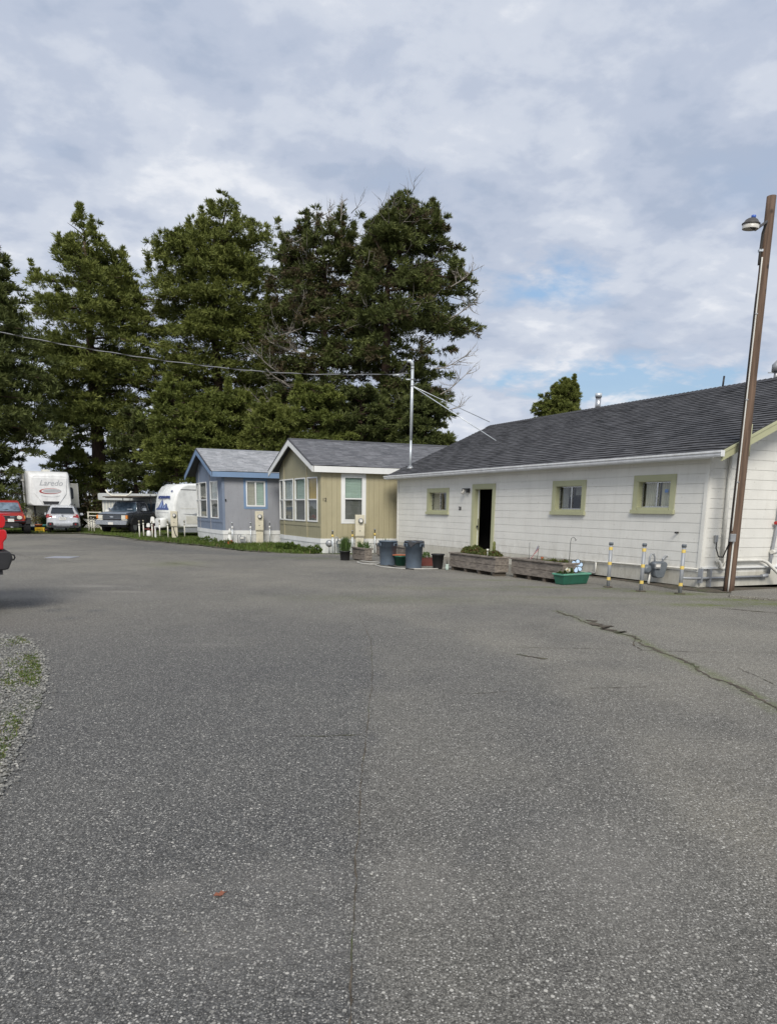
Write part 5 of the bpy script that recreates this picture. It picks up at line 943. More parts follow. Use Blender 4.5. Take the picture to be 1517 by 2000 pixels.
x, y, z = gf(291, 1046); T = thing('bagged_stake', 'white plastic bag tied over a stake beside the dark pickup', 'bag', (x, y+.8, z)); zt = atY(291, 1009, y+.8)[2]-z; MB().tube([(0, 0, 0), (0, 0, zt-.2)], .02, 6).build('stake', 'brown_red', T); m = MB(); m.hull([(-.10, .13, .09, zt-.36, zt, .06), (.10, .10, .07, zt-.33, zt-.03, .06)]); m.build('bag', 'white_paint', T)

# ================================================================== VEHICLES
def wheel(T, x, y, r_, w_, rim='galv', side=1, name='wheel'):
    f = frame((x, y, r_), (0, 1, 0), (0, 0, 1), (1, 0, 0)); m = MB(f); h_ = w_/2
    m.lathe([(r_*.60, -h_), (r_*.92, -h_), (r_, -h_*.7), (r_, h_*.7), (r_*.92, h_), (r_*.60, h_)], 28); wh = m.build(name, 'rubber', T)
    m = MB(f); m.lathe([(r_*.2, side*h_*.75), (r_*.28, side*h_*.90), (r_*.52, side*h_*.65), (r_*.60, side*(h_+.004)), (r_*.62, side*(h_+.004))], 20); m.build('rim', rim, wh)
    m = MB(f)
    for k in range(6): an = k*math.pi/3; c_, s_ = math.cos(an), math.sin(an); m.tube([(c_*r_*.22, s_*r_*.22, side*h_*.92), (c_*r_*.56, s_*r_*.56, side*h_*.80)], r_*.06, 5)
    m.build('spokes', rim, wh); return wh
def place(px, py, extra=0.0): x, y, z = gf(px, py); return (x, y+extra, z)

# --- fifth wheel trailer: y=0 is its nose, x to the viewer's right
AX = -33.5; q = atY(91, 1040, 44.5); T = thing('fifth_wheel_trailer', 'large white fifth wheel trailer with a red oval emblem and right slide out', 'trailer', (q[0]+.42, 44.5, -.12), R(31))
hw, top, bot = 1.22, 3.62, 1.50
m = MB(); m.hull([(.0, 1.12, 1.00, bot+.05, top-.32, .22), (.12, 1.18, 1.12, bot, top-.18, .20), (.45, hw, hw-.06, bot, top-.05, .18), (1.1, hw, hw, bot, top, .12), (2.4, hw, hw, bot, top+.02, .10)], n=6); m.build('front_cap', 'rv_white', T)
MB().hull([(2.4, hw, hw, .62, top+.01, .08), (10.4, hw, hw, .62, top, .08)]).build('body', 'rv_cream', T)
MB().box(-hw+.04, hw-.04, 2.36, 2.40, .50, bot).build('front_wall', 'rv_cream', T); MB().box(-hw+.03, hw-.03, 2.5, 10.3, .15, .62).build('underbody', 'black_plastic', T)
MB().box(-hw+.03, hw-.03, 2.30, 2.345, .0, .62).build('skirt', 'camper_shell', T)
for sx in (-1, 1): MB().box(sx*.85-.05, sx*.85+.05, .9, 1.0, 0, bot).build('landing_leg', 'black_metal', T)
# raised panel on the nose: a shallow shield narrowing downwards
m = MB(); sh = [(-.98, top-.42), (.98, top-.42), (.90, 2.25), (.45, bot+.10), (-.45, bot+.10), (-.90, 2.25)]; m.prism(sh, -.045, .03, 'xz'); m.build('nose_panel', 'rv_white', T, .03)
MB().prism([(-.40, bot+.12), (.40, bot+.12), (.47, bot+.29), (-.47, bot+.29)], -.062, -.044, 'xz').build('nose_window', 'black_plastic', T, .005)
text_mesh('lettering', 'Laredo', .46, 'text_grey', T, (0.05, -.055, 2.88), (1, 0, 0), (0, 0, 1), .006, .35, sx=1.0)
ov = [(.62*math.cos(a), .17*math.sin(a)+.02*math.cos(a)) for a in np.linspace(0, 2*math.pi, 28, endpoint=False)]
MB().prism([(x, z+2.40) for x, z in ov], -.058, -.046, 'xz').build('emblem', 'logo_red', T); MB().prism([(x*.84+.09, z*.66+2.415) for x, z in ov], -.064, -.0585, 'xz').build('emblem_face', 'text_grey', T); MB().prism([(x*.90+.06, z*.80+2.41) for x, z in ov], -.0615, -.059, 'xz').build('emblem_ring', 'rv_white', T)
m = MB(); m.tube([(.48*math.cos(a)*1.15, -.05, 2.18+.12*math.sin(a)) for a in np.linspace(math.pi+.3, 2*math.pi-.3, 12)], .012, 5); m.build('swoosh', 'text_grey', T)
for sx in (-1, 1): MB().box(sx*.86-.05, sx*.86+.05, .02, .06, top-.40, top-.36).build('marker_lamp', 'amber', T)
sl_ = MB().box(hw, hw+.95, 4.4, 8.6, 1.42, 3.02).build('slide_out', 'rv_cream', T, .02); MB().box(hw+.945, hw+.975, 4.38, 8.62, 1.40, 3.04).build('slide_trim', 'rv_white', sl_); m = MB(frame((hw+.45, 4.385, 2.35), (1, 0, 0), (0, 0, 1), (0, -1, 0))); m.prism([(-.24, -.36), (.16, -.36), (.20, -.28), (.20, .28), (.14, .40), (-.24, .40)], -.002, .012, 'xy'); m.build('slide_window', 'car_glass', sl_)
m = MB(); m.box(-hw-.06, -hw-.001, 2.5, 9.5, 3.02, 3.10); m.tube([(-hw-.10, 2.4, 3.08), (-hw-.10, 9.6, 3.08)], .07, 8); aw = m.build('awning_roll', 'rv_white', T); m = MB(); m.box(-hw-.10, -hw-.03, 2.45, 2.55, 1.0, 3.02); m.build('awning_arm', 'rv_white', aw); m = MB(); m.box(-hw-.10, -hw-.03, 9.3, 9.4, 1.0, 3.02); m.build('awning_arm', 'rv_white', aw)
for y0, y1, z0, z1 in ((3.0, 3.8, 1.9, 2.6), (5.6, 6.8, 1.7, 2.5)): MB().box(-hw-.02, -hw+.02, y0, y1, z0, z1).build('side_window', 'car_glass', T, .01)
MB().box(-hw-.02, -hw+.02, 4.2, 4.95, .8, 2.7).build('side_door', 'rv_white', T, .01); MB().hull([(1.6, .25, .2, top, top+.14, .04), (2.2, .25, .2, top, top+.14, .04)]).build('roof_vent', 'rv_cream', T)
for yy in (6.6, 7.6):
    for sx in (-1, 1): wheel(T, sx*(hw-.12), yy, .38, .22, 'galv', sx)

# --- silver hatchback seen from behind (y=0 at the rear bumper)
p = place(124.5, 1041); T = thing('silver_hatchback', 'silver hatchback parked with its tail to the road beside the white fifth wheel', 'car', p, R(22.5))
m = MB(); m.hull([(0, .74, .72, .42, .86, .14), (.05, .86, .82, .34, .98, .16), (.35, .89, .86, .28, 1.02, .14), (1.2, .89, .88, .26, 1.03, .12), (3.2, .89, .87, .26, 1.0, .12), (4.0, .86, .78, .30, .92, .14), (4.35, .72, .62, .40, .78, .14)], n=6); m.build('body', 'silver_paint', T)
m = MB(); m.hull([(.20, .80, .66, .92, 1.42, .12), (.42, .84, .64, .95, 1.54, .12), (1.3, .85, .66, .98, 1.58, .12), (2.4, .84, .64, .98, 1.52, .12), (3.1, .80, .55, .96, 1.06, .05)], n=6); m.build('cabin', 'silver_paint', T)
m = MB(); m.hexa([(-.63, .115, 1.10), (.63, .115, 1.10), (.63, .20, 1.10), (-.63, .20, 1.10), (-.52, .165, 1.43), (.52, .165, 1.43), (.52, .25, 1.43), (-.52, .25, 1.43)]); m.build('rear_window', 'car_glass', T, .03)
MB().hexa([(-.56, .06, 1.44), (.56, .06, 1.44), (.56, .5, 1.5), (-.56, .5, 1.5), (-.54, .08, 1.475), (.54, .08, 1.475), (.54, .5, 1.55), (-.54, .5, 1.55)]).build('spoiler', 'silver_paint', T, .01)
m = MB(); m.hexa([(.70, .5, 1.04), (.885, .5, 1.04), (.885, 2.9, 1.02), (.70, 2.9, 1.02), (.62, .7, 1.46), (.735, .7, 1.46), (.735, 2.4, 1.46), (.62, 2.4, 1.46)]); m.build('side_window', 'car_glass', T, .02); m = MB(); m.hexa([(-.885, .5, 1.04), (-.70, .5, 1.04), (-.70, 2.9, 1.02), (-.885, 2.9, 1.02), (-.735, .7, 1.46), (-.62, .7, 1.46), (-.62, 2.4, 1.46), (-.735, 2.4, 1.46)]); m.build('side_window', 'car_glass', T, .02)
for sx in (-1, 1):
    m = MB(); m.hexa([(sx*.52, .0, .87), (sx*.87, .02, .86), (sx*.885, .35, .92), (sx*.52, .1, .92), (sx*.60, .03, 1.05), (sx*.80, .06, 1.06), (sx*.87, .35, 1.04), (sx*.60, .14, 1.05)]); tl = m.build('tail_light', 'tail_red', T, .015); MB().box(sx*.64-.06, sx*.64+.06, -.012, .02, .97, 1.03).build('reverse_lamp', 'lamp_clear', tl, .01)
    m = MB(); m.hull([(-.02, .16, .16, .36, .60, .08), (.2, .18, .18, .34, .62, .08)]); o = m.build('bumper_corner', 'black_plastic', T); o.location = (sx*.66, 0, 0); MB(frame((sx*.66, -.03, .50), (1, 0, 0), (0, 0, 1), (0, -1, 0))).lathe([(.045, 0), (.045, .012)], 12).build('fog_lamp', 'tail_red', o).location = (-sx*.66, 0, 0)
    m = MB(); m.tube([(sx*.62, .55, 1.58), (sx*.64, .7, 1.63), (sx*.64, 2.2, 1.62), (sx*.62, 2.4, 1.56)], .02, 6); m.build('roof_rail', 'black_plastic', T); m = MB(); m.hull([(2.6, .09, .08, .98, 1.12, .04), (2.75, .10, .08, .98, 1.12, .04)]); o = m.build('mirror', 'silver_paint', T); o.location = (sx*.98, 0, 0)
    for yy in (.75, 3.45): wheel(T, sx*.78, yy, .345, .22, 'galv', sx)
MB().hull([(-.04, .60, .60, .30, .44, .05), (.3, .7, .7, .30, .44, .05)]).build('bumper_skid', 'black_plastic', T); MB().box(-.36, .36, -.06, -.03, .385, .41).build('skid_trim', 'galv', T); MB().hull([(-.05, .46, .44, .52, .60, .02), (.1, .46, .44, .52, .60, .02)]).build('bumper_step', 'silver_paint', T)
pl = MB().box(-.18, .18, -.022, -.006, .74, .88).build('licence_plate', 'plate_white', T); text_mesh('plate_text', '8BXR214', .085, 'text_blue', pl, (0, -.026, .805), (1, 0, 0), (0, 0, 1), .001) if False else MB().box(-.13, .13, -.026, -.022, .785, .83).build('plate_mark', 'text_grey', pl)
MB().box(-.36, .36, -.012, .02, .90, .925).build('handle_trim', 'chrome', T, .004); MB(frame((0, .028, .98), (1, 0, 0), (0, 0, 1), (0, -1, 0))).lathe([(.055, 0), (.05, .02)], 16).build('emblem', 'chrome', T)

# --- dark old pickup facing the road (y=0 at the front bumper)
p = place(218.5, 1041.5); T = thing('dark_pickup', 'old dark grey pickup with faded blue hood and a white tube rack over the cab', 'pickup truck', p, R(-7))
m = MB(); m.hull([(.14, .93, .90, .62, 1.10, .06), (.30, .96, .92, .55, 1.17, .08), (1.6, .98, .93, .50, 1.24, .08), (3.1, .99, .93, .50, 1.26, .07), (5.3, .98, .95, .52, 1.24, .05)], n=5); m.build('body', 'truck_dark', T)
MB().hull([(.16, .88, .84, 1.00, 1.155, .05), (.7, .90, .84, 1.05, 1.225, .07), (1.62, .92, .84, 1.05, 1.285, .07)]).build('hood', 'truck_hood', T)
m = MB(); m.hull([(1.55, .92, .66, 1.18, 1.28, .02), (1.72, .91, .72, 1.18, 1.50, .06), (2.05, .90, .69, 1.18, 1.86, .09), (3.0, .90, .70, 1.18, 1.90, .09), (3.14, .90, .72, 1.18, 1.84, .09)], n=5); m.build('cab', 'truck_dark', T)
m = MB(); m.hexa([(-.80, 1.50, 1.27), (.80, 1.50, 1.27), (.80, 1.70, 1.27), (-.80, 1.70, 1.27), (-.64, 1.87, 1.79), (.64, 1.87, 1.79), (.64, 2.10, 1.79), (-.64, 2.10, 1.79)]); ws = m.build('windshield', 'windshield_blue', T, .01)
m = MB()
for sx in (-1, 1): m.tube([(sx*.84, 1.55, 1.26), (sx*.67, 1.93, 1.80)], .022, 6)
m.tube([(-.67, 1.93, 1.81), (.67, 1.93, 1.81)], .018, 6); m.build('windshield_trim', 'chrome', ws); MB().box(.22, .55, 1.56, 1.60, 1.29, 1.42).build('paper_sign', 'paper', ws)
m = MB(); m.hexa([(.86, 2.0, 1.30), (.915, 2.0, 1.30), (.915, 2.95, 1.30), (.86, 2.95, 1.30), (.68, 2.25, 1.76), (.745, 2.25, 1.76), (.745, 2.85, 1.76), (.68, 2.85, 1.76)]); m.build('side_window', 'car_glass', T, .01); m = MB(); m.hexa([(-.915, 2.0, 1.30), (-.86, 2.0, 1.30), (-.86, 2.95, 1.30), (-.915, 2.95, 1.30), (-.745, 2.25, 1.76), (-.68, 2.25, 1.76), (-.68, 2.85, 1.76), (-.745, 2.85, 1.76)]); m.build('side_window', 'car_glass', T, .01)
MB().box(-.56, .56, .11, .16, .80, 1.06).build('grille', 'black_plastic', T); m = MB(); [m.box(-.56, .56, .095, .112, z, z+.018) for z in (.85, .92, .99)]; m.build('grille_bars', 'truck_hood', T)
MB(frame((0, .09, .94), (1, 0, 0), (0, 0, 1), (0, -1, 0))).prism([(.12*math.cos(a), .05*math.sin(a)) for a in np.linspace(0, 6.283, 16, endpoint=False)], 0, .015, 'xy').build('emblem', 'chrome', T)
for sx in (-1, 1):
    hl = MB().box(min(sx*.58, sx*.84), max(sx*.58, sx*.84), .09, .15, .82, 1.04).build('headlight', 'lamp_clear', T, .012); MB().box(min(sx*.845, sx*.955), max(sx*.845, sx*.955), .10, .22, .84, 1.04).build('turn_signal', 'amber', hl, .012); MB().box(min(sx*.58, sx*.94), max(sx*.58, sx*.94), .10, .15, .75, .80).build('lower_lamp', 'lamp_clear', hl, .01)
    m = MB(); m.hull([(2.0, .13, .11, 1.30, 1.46, .03), (2.10, .13, .11, 1.30, 1.46, .03)]); o = m.build('mirror', 'chrome', T); o.location = (sx*1.10, 0, 0)
    for yy in (.98, 4.25): wheel(T, sx*.84, yy, .40, .27, 'galv', sx)
    m = MB(); m.prism([(.98+.52*math.cos(a), .42+.50*math.sin(a)) for a in np.linspace(.1, math.pi-.1, 14)], min(sx*.94, sx*.992), max(sx*.94, sx*.992), 'yz'); m.build('wheel_arch', 'rubber', T)
    MB().box(min(sx*.985, sx*1.0), max(sx*.985, sx*1.0), .5, 5.2, 1.05, 1.075).build('side_trim', 'chrome', T)
m = MB(); m.hull([(-.08, .94, .94, .50, .74, .05), (.12, 1.0, 1.0, .48, .74, .05)]); bm_ = m.build('front_bumper', 'chrome', T); MB().box(-.15, .15, -.095, -.075, .50, .64).build('licence_plate', 'plate_white', bm_)
o = MB().box(-.80, .80, .2, 4.5, .35, .56).build('chassis', 'black_metal', T)
m = MB()
for sx in (-1, 1): m.tube([(sx*.9, 3.3, 1.22), (sx*.9, 3.3, 2.14), (sx*.9, 5.1, 2.14), (sx*.9, 5.1, 1.22)], .03, 6); m.tube([(sx*.9, 1.2, 2.06), (sx*.9, 3.4, 2.10)], .028, 6)
m.tube([(-.9, 3.3, 2.14), (.9, 3.3, 2.14)], .03, 6); m.tube([(-.9, 1.3, 2.06), (.9, 1.3, 2.06)], .03, 6); rk_ = m.build('rack_frame', 'black_metal', T)
for off in (0, .34): m = MB(); m.tube([(-.66, .80, 2.50), (-.54, .84, 2.32), (-.36, .90, 2.18), (.55, .90, 2.18), (.76, .86, 2.24), (.94, .80, 2.42)], .042, 8); m.build('bow_tube', 'cream_tube', rk_); break
m = MB(); m.tube([(-1.12, 1.7, 2.52), (-1.0, 1.6, 2.34), (-.72, 1.4, 2.20)], .042, 8); m.build('bow_tube', 'cream_tube', rk_)
lm = MB().hull([(.5, .72, .72, 2.06, 2.12, .02), (5.2, .75, .75, 2.17, 2.24, .02)]).build('stacked_boards', 'dark_plank'); lm.location = p; lm.rotation_euler = (0, 0, R(-7)); tag(lm, 'brown boards lying flat on the rack above the dark pickup cab', 'boards')
MB().tube([(.95, 3.35, 1.25), (.99, 3.3, 1.7), (.86, 3.4, 2.3)], .03, 6).build('rack_post', 'black_metal', rk_)
jb_ = MB().hull([(0, .12, .10, 0, .22, .03), (.18, .12, .10, 0, .2, .03)]).build('white_jug', 'white_paint'); jx = gf(192, 1041); jb_.location = (jx[0]+.05, jx[1]+1.4, 1.02); 
jp = thing('gate_post', 'pale post carrying a white jug just left of the dark pickup hood', 'post', (jx[0]+.05, jx[1]+1.5, -.12)); MB().box(-.05, .05, -.0, .1, 0, 1.13).build('post', 'beige_metal', jp); tag(jb_, 'small white jug sitting left of the dark pickup hood', 'jug')

# --- white camper behind the pickup
q = atY(252, 1030, 46.5); T = thing('truck_camper', 'flat topped pale camper parked behind the dark pickup', 'camper', (q[0], 46.5, -.12), R(4))
MB().box(-1.65, 2.2, .1, 2.3, .45, 2.15).build('body', 'camper_shell', T, .05); m = MB(); [m.box(-1.6+i*.19, -1.52+i*.19, .085, .10, .5, 1.85) for i in range(9)]; m.build('ribs', 'rv_cream', T)
MB().hull([(-.15, 1.8, 1.8, 1.93, 2.36, .08), (2.5, 1.8, 1.8, 1.93, 2.36, .08)]).build('raised_top', 'camper_shell', T, .0); MB().box(.05, .75, -.165, -.145, 2.08, 2.15).build('top_vent', 'black_plastic', T, .01)
MB().box(1.1, 2.0, .06, .10, 1.15, 1.75).build('side_window', 'windshield_blue', T, .02); MB().box(-.3, -.2, -.17, -.145, 2.14, 2.24).build('latch', 'black_metal', T)
for sx in (-1, 1): wheel(T, sx*1.1+.2, .9, .33, .2, 'galv', -1)

# --- red off road wagon at the far left
p = place(20, 1043.5); T = thing('red_suv', 'faded red lifted off road wagon with wide black tyres facing the road', 'suv', p, R(29))
m = MB(); m.hull([(.22, .74, .72, .62, .98, .06), (.42, .82, .78, .56, 1.08, .08), (1.5, .84, .80, .55, 1.14, .08), (4.4, .84, .80, .55, 1.14, .08)], n=5); m.build('body', 'red_faded', T)
MB().hull([(.28, .66, .62, .95, 1.05, .04), (1.5, .78, .70, 1.02, 1.20, .05)]).build('hood', 'red_faded', T)
m = MB(); m.hull([(1.45, .76, .66, 1.10, 1.22, .03), (1.60, .76, .66, 1.12, 1.50, .06), (1.85, .76, .60, 1.12, 1.77, .08), (4.2, .76, .62, 1.12, 1.82, .08), (4.4, .76, .64, 1.12, 1.5, .08)], n=5); m.build('cabin', 'red_faded', T)
MB().hexa([(-.66, 1.40, 1.20), (.66, 1.40, 1.20), (.66, 1.6, 1.20), (-.66, 1.6, 1.20), (-.54, 1.71, 1.68), (.54, 1.71, 1.68), (.54, 1.9, 1.68), (-.54, 1.9, 1.68)]).build('windshield', 'windshield_blue', T, .02)
m = MB(); m.tube([(-.45, 1.44, 1.24), (.05, 1.46, 1.31)], .012, 5); m.tube([(.1, 1.44, 1.24), (.55, 1.46, 1.29)], .012, 5); m.build('wipers', 'black_metal', T)
MB().box(-.60, .60, .19, .24, .76, .98).build('grille', 'black_plastic', T, .01); MB().box(.06, .28, .18, .195, .90, .935).build('badge', 'chrome', T)
for sx in (-1, 1):
    MB(frame((sx*.52, .19, .88), (1, 0, 0), (0, 0, 1), (0, -1, 0))).prism([(.13*math.cos(a), .10*math.sin(a)) for a in np.linspace(.3, 6.58, 12, endpoint=False)], -.02, .03, 'xy').build('headlight', 'lamp_clear', T, .01)
    m = MB(); m.prism([(.80+.52*math.cos(a), .42+.46*math.sin(a)) for a in np.linspace(.25, math.pi-.25, 12)], min(sx*.78, sx*1.08), max(sx*.78, sx*1.08), 'yz'); m.build('fender_flare', 'rubber', T, .02); m = MB(); m.hull([(.3, .06, .06, .80, .98, .03), (.5, .06, .06, .8, .98, .03)]); o = m.build('turn_signal', 'amber', T); o.location = (sx*.74, 0, 0)
    m = MB(); m.hull([(1.6, .09, .08, 1.18, 1.32, .03), (1.7, .09, .08, 1.18, 1.32, .03)]); o = m.build('mirror', 'black_plastic', T); o.location = (sx*.90, 0, 0)
    for yy in (.80, 3.5): wheel(T, sx*.86, yy, .42, .34, 'galv', sx)
m = MB(); m.tube([(-.8, .02, .66), (.8, .02, .66)], .05, 8); m.tube([(-.7, .0, .42), (.72, .0, .42)], .03, 8); m.box(-.45, .45, -.02, .1, .36, .60); fb = m.build('front_bumper', 'black_metal', T); MB().box(-.06, .24, -.06, -.045, .66, .82).build('licence_plate', 'plate_white', fb); MB().tube([(.05, -.06, .38), (.18, -.08, .36)], .04, 8).build('tow_hook', 'galv', fb)
MB().box(-.6, .6, .3, 4, .38, .56).build('chassis', 'black_metal', T); MB().hull([(1.9, .12, .1, 1.80, 1.87, .03), (2.3, .12, .1, 1.80, 1.87, .03)]).build('roof_bag', 'rv_cream', T).location = (-.62, 0, 0)

# --- white fibreglass travel trailer with the mountain logo (y=0 is its nose)
q = gf(340, 1049); AE = R(45); T = thing('travel_trailer', 'rounded white travel trailer with a blue mountain logo on its nose', 'trailer', (q[0]-1.05*math.cos(AE), q[1]+1.05*math.sin(AE)+.0, -.12), -AE)
prof = [(.62, .46), (.30, .52), (.10, .80), (.0, 1.15), (.02, 1.50), (.14, 2.05), (.26, 2.38), (.46, 2.64), (.80, 2.78), (1.6, 2.83), (4.6, 2.80), (4.95, 2.6), (5.1, 2.1), (5.1, .5)]
m = MB()
def egg(t_, s): # half profile rings from centre to side
    return t_
ringsx = [(-1.05, .16), (-1.02, .07), (-.93, .0), (.93, .0), (1.02, .07), (1.05, .16)]; cen = (2.5, 1.6); vs = []
for x, ins in ringsx:
    for (yy, zz) in prof: dx_, dz_ = cen[0]-yy, cen[1]-zz; l_ = math.hypot(dx_, dz_); vs.append((x, yy+dx_/l_*ins, zz+dz_/l_*ins))
n_ = len(prof); m.add(vs, [(i*n_+k, i*n_+(k+1) % n_, (i+1)*n_+(k+1) % n_, (i+1)*n_+k) for i in range(5) for k in range(n_)], smooth=True); m.add(vs[:n_], [tuple(range(n_))[::-1]]); m.add(vs[-n_:], [tuple(range(n_))]); m.build('shell', 'fibreglass', T)
MB().box(-1.0, 1.0, .7, 5.0, .22, .5).build('underbody', 'rv_grey', T, .02); m = MB(); m.tube([(0, .8, .42), (0, -.6, .45)], .05, 6); m.tube([(0, -.55, 0), (0, -.55, .62)], .035, 8); m.build('hitch', 'black_metal', T); MB().hull([(-.35, .30, .28, .45, .95, .10), (.05, .32, .30, .45, 1.0, .10)]).build('gas_cover', 'fibreglass', T)
nz_ax = Vector((1, 0, 0)); nz_up = Vector((0, .16, .9)).normalized(); nz_n = nz_ax.cross(nz_up)
text_mesh('lettering', 'RESIDENTIAL', .22, 'text_blue', T, (.02, .075, 2.06), nz_ax, nz_up, .02, .3)
def nose(pts, m_, nm, lift=.012): # flat decal shape on the nose
    def f(p): u_, v__, k = p; b_ = Vector((-.12, .03, 1.40)); r__ = b_+nz_ax*u_*1.3+nz_up*v__*.95+nz_n*k; return tuple(r__)
    return MB(f).prism(pts, lift, lift+.008, 'xy').build(nm, m_, T)
nose([(-.52, .0), (.52, .0), (.52, .07), (.42, .16), (.32, .34), (.24, .38), (.18, .30), (.10, .22), (-.02, .48), (-.10, .60), (-.18, .46), (-.28, .30), (-.38, .14), (-.52, .07)], 'logo_blue', 'mountain_logo', .02)
for pp in ([(-.25, .12), (-.10, .52), (-.06, .30), (-.14, .12)], [(.12, .10), (.24, .32), (.26, .16), (.20, .10)], [(-.02, .12), (.02, .30), (.08, .18), (.06, .12)]): nose(pp, 'logo_light_blue', 'logo_snow', .03)
nose([(-.55, -.14), (.55, -.14), (.55, -.13), (-.55, -.13)], 'text_grey', 'pinstripe', .02); text_mesh('lettering', '6n', .2, 'text_blue', T, (.62, .22, 2.40), nz_ax, Vector((0, .5, .8)).normalized(), .006, .2)
m = MB(); m.box(1.051, 1.062, .5, 2.0, 2.46, 2.49); m.box(1.051, 1.062, 2.12, 2.16, .5, 2.35); m.build('side_trim', 'black_plastic', T); MB().box(1.05, 1.075, 2.25, 3.0, .55, 2.35).build('entry_door', 'rv_white', T, .01)
MB().prism([(.55, 1.22), (1.1, 1.20), (2.05, 1.38), (2.05, 1.25), (1.3, 1.14)], 1.052, 1.066, 'yz').build('swoosh', 'rv_grey', T); MB().box(1.05, 1.064, .75, 1.45, .68, 1.10).build('hatch', 'rv_cream', T, .01); MB().box(1.05, 1.06, .45, 2.05, 1.48, 1.50).build('belt_line', 'rv_cream', T); MB().lathe([(.32, 2.80), (.28, 2.93), (.12, 2.97)], 18, c=(.3, 2.6, 0)).build('roof_vent', 'fibreglass', T)
for sx in (-1, 1): wheel(T, sx*.95, 3.0, .33, .2, 'galv', sx)

# --- near red pickup nose cut off by the left edge of the photo
Yn = 9.7; x0 = atY(0, 1100, Yn)[0]; dN = (math.sin(R(57)), math.cos(R(57)), 0)
T = thing('red_pickup', 'glossy red pickup with a black bumper and tow hook cut by the left edge', 'pickup truck', (x0, Yn, 0), R(33)); L_ = lambda pts: [on_plane(px, py, (x0, Yn), dN) for px, py in pts]
nosep = L_([(8, 1074), (7.5, 1060), (10, 1056), (13.5, 1053), (14.5, 1045), (13, 1037), (8, 1034)]); bodyp = nosep+[(.9-0, nosep[-1][1]), (-2.5, nosep[-1][1]), (-2.5, nosep[0][1])]
MB().prism([p_ for p_ in nosep]+[(-3.6, nosep[-1][1]), (-3.6, nosep[0][1]-.02)], 0.04, 1.86, 'xz').build('front_panel', 'red_paint', T, .02, segs=3)
hp = L_([(6, 1031.5), (10, 1026), (11, 1018), (9.5, 1010), (4, 1006.5)]); MB().prism(hp+[(.2, hp[-1][1]+.02), (-.6, hp[-1][1]+.05), (-3.6, hp[-1][1]+.06), (-3.6, hp[0][1])], .02, 1.88, 'xz').build('hood', 'red_paint', T, .03, segs=3)
gz0, gz1 = nosep[-1][1], hp[0][1]; MB().box(-3.5, hp[0][0]-.04, .06, 1.84, gz0-.02, gz1+.02).build('seam_gap', 'black_plastic', T)
bp = L_([(17, 1076.5), (22, 1080.5), (24.8, 1091), (17, 1111.5), (9, 1113.5)]); MB().prism(bp+[(-.2, bp[-1][1]), (-.35, bp[-1][1]+.1), (-.35, bp[0][1])], -.03, 1.93, 'xz').build('front_bumper', 'black_plastic', T, .02, segs=3)
hc = L_([(26, 1088)])[0]; m = MB(); m.tube([(hc[0]-.03, .10, hc[1]+.035), (hc[0]+.02, .10, hc[1]+.02), (hc[0]+.028, .10, hc[1]-.015), (hc[0]+.012, .10, hc[1]-.045), (hc[0]-.035, .10, hc[1]-.045)], .011, 8); m.build('tow_hook', 'black_metal', T)
MB().hull([(.0, .0+.5, .5, 0, .2, .02), (.1, .5, .5, 0, .2, .02)]) if False else None
cabp = [(-3.6, 1.30), (-1.0, 1.38), (-1.75, 1.95), (-3.6, 1.98)]; MB().prism(cabp, .12, 1.78, 'xz').build('cabin', 'red_paint', T, .05, segs=3); MB().prism([(-3.4, 1.42), (-1.22, 1.44), (-1.8, 1.88), (-3.4, 1.9)], .10, 1.80, 'xz').build('side_glass', 'car_glass', T)
for yy in (.10, 1.80):
    f = frame((.16-.9, yy, .42), (1, 0, 0), (0, 0, 1), (0, 1, 0)); m = MB(f); m.lathe([(.25, -.14), (.38, -.14), (.42, -.1), (.42, .1), (.38, .14), (.25, .14)], 28); wh = m.build('wheel', 'rubber', T); MB(f).lathe([(.1, -.10), (.25, -.145), (.26, -.145)], 20).build('rim', 'galv', wh)
MB().box(-3.5, -.45, .25, 1.65, .45, .80).build('underbody', 'black_metal', T); hbx = L_([(3, 1120)])[0]; MB().box(hbx[0]-.25, hbx[0]+.02, .02, .06, hbx[1]-.02, hbx[1]+.08).build('air_dam', 'black_plastic', T)

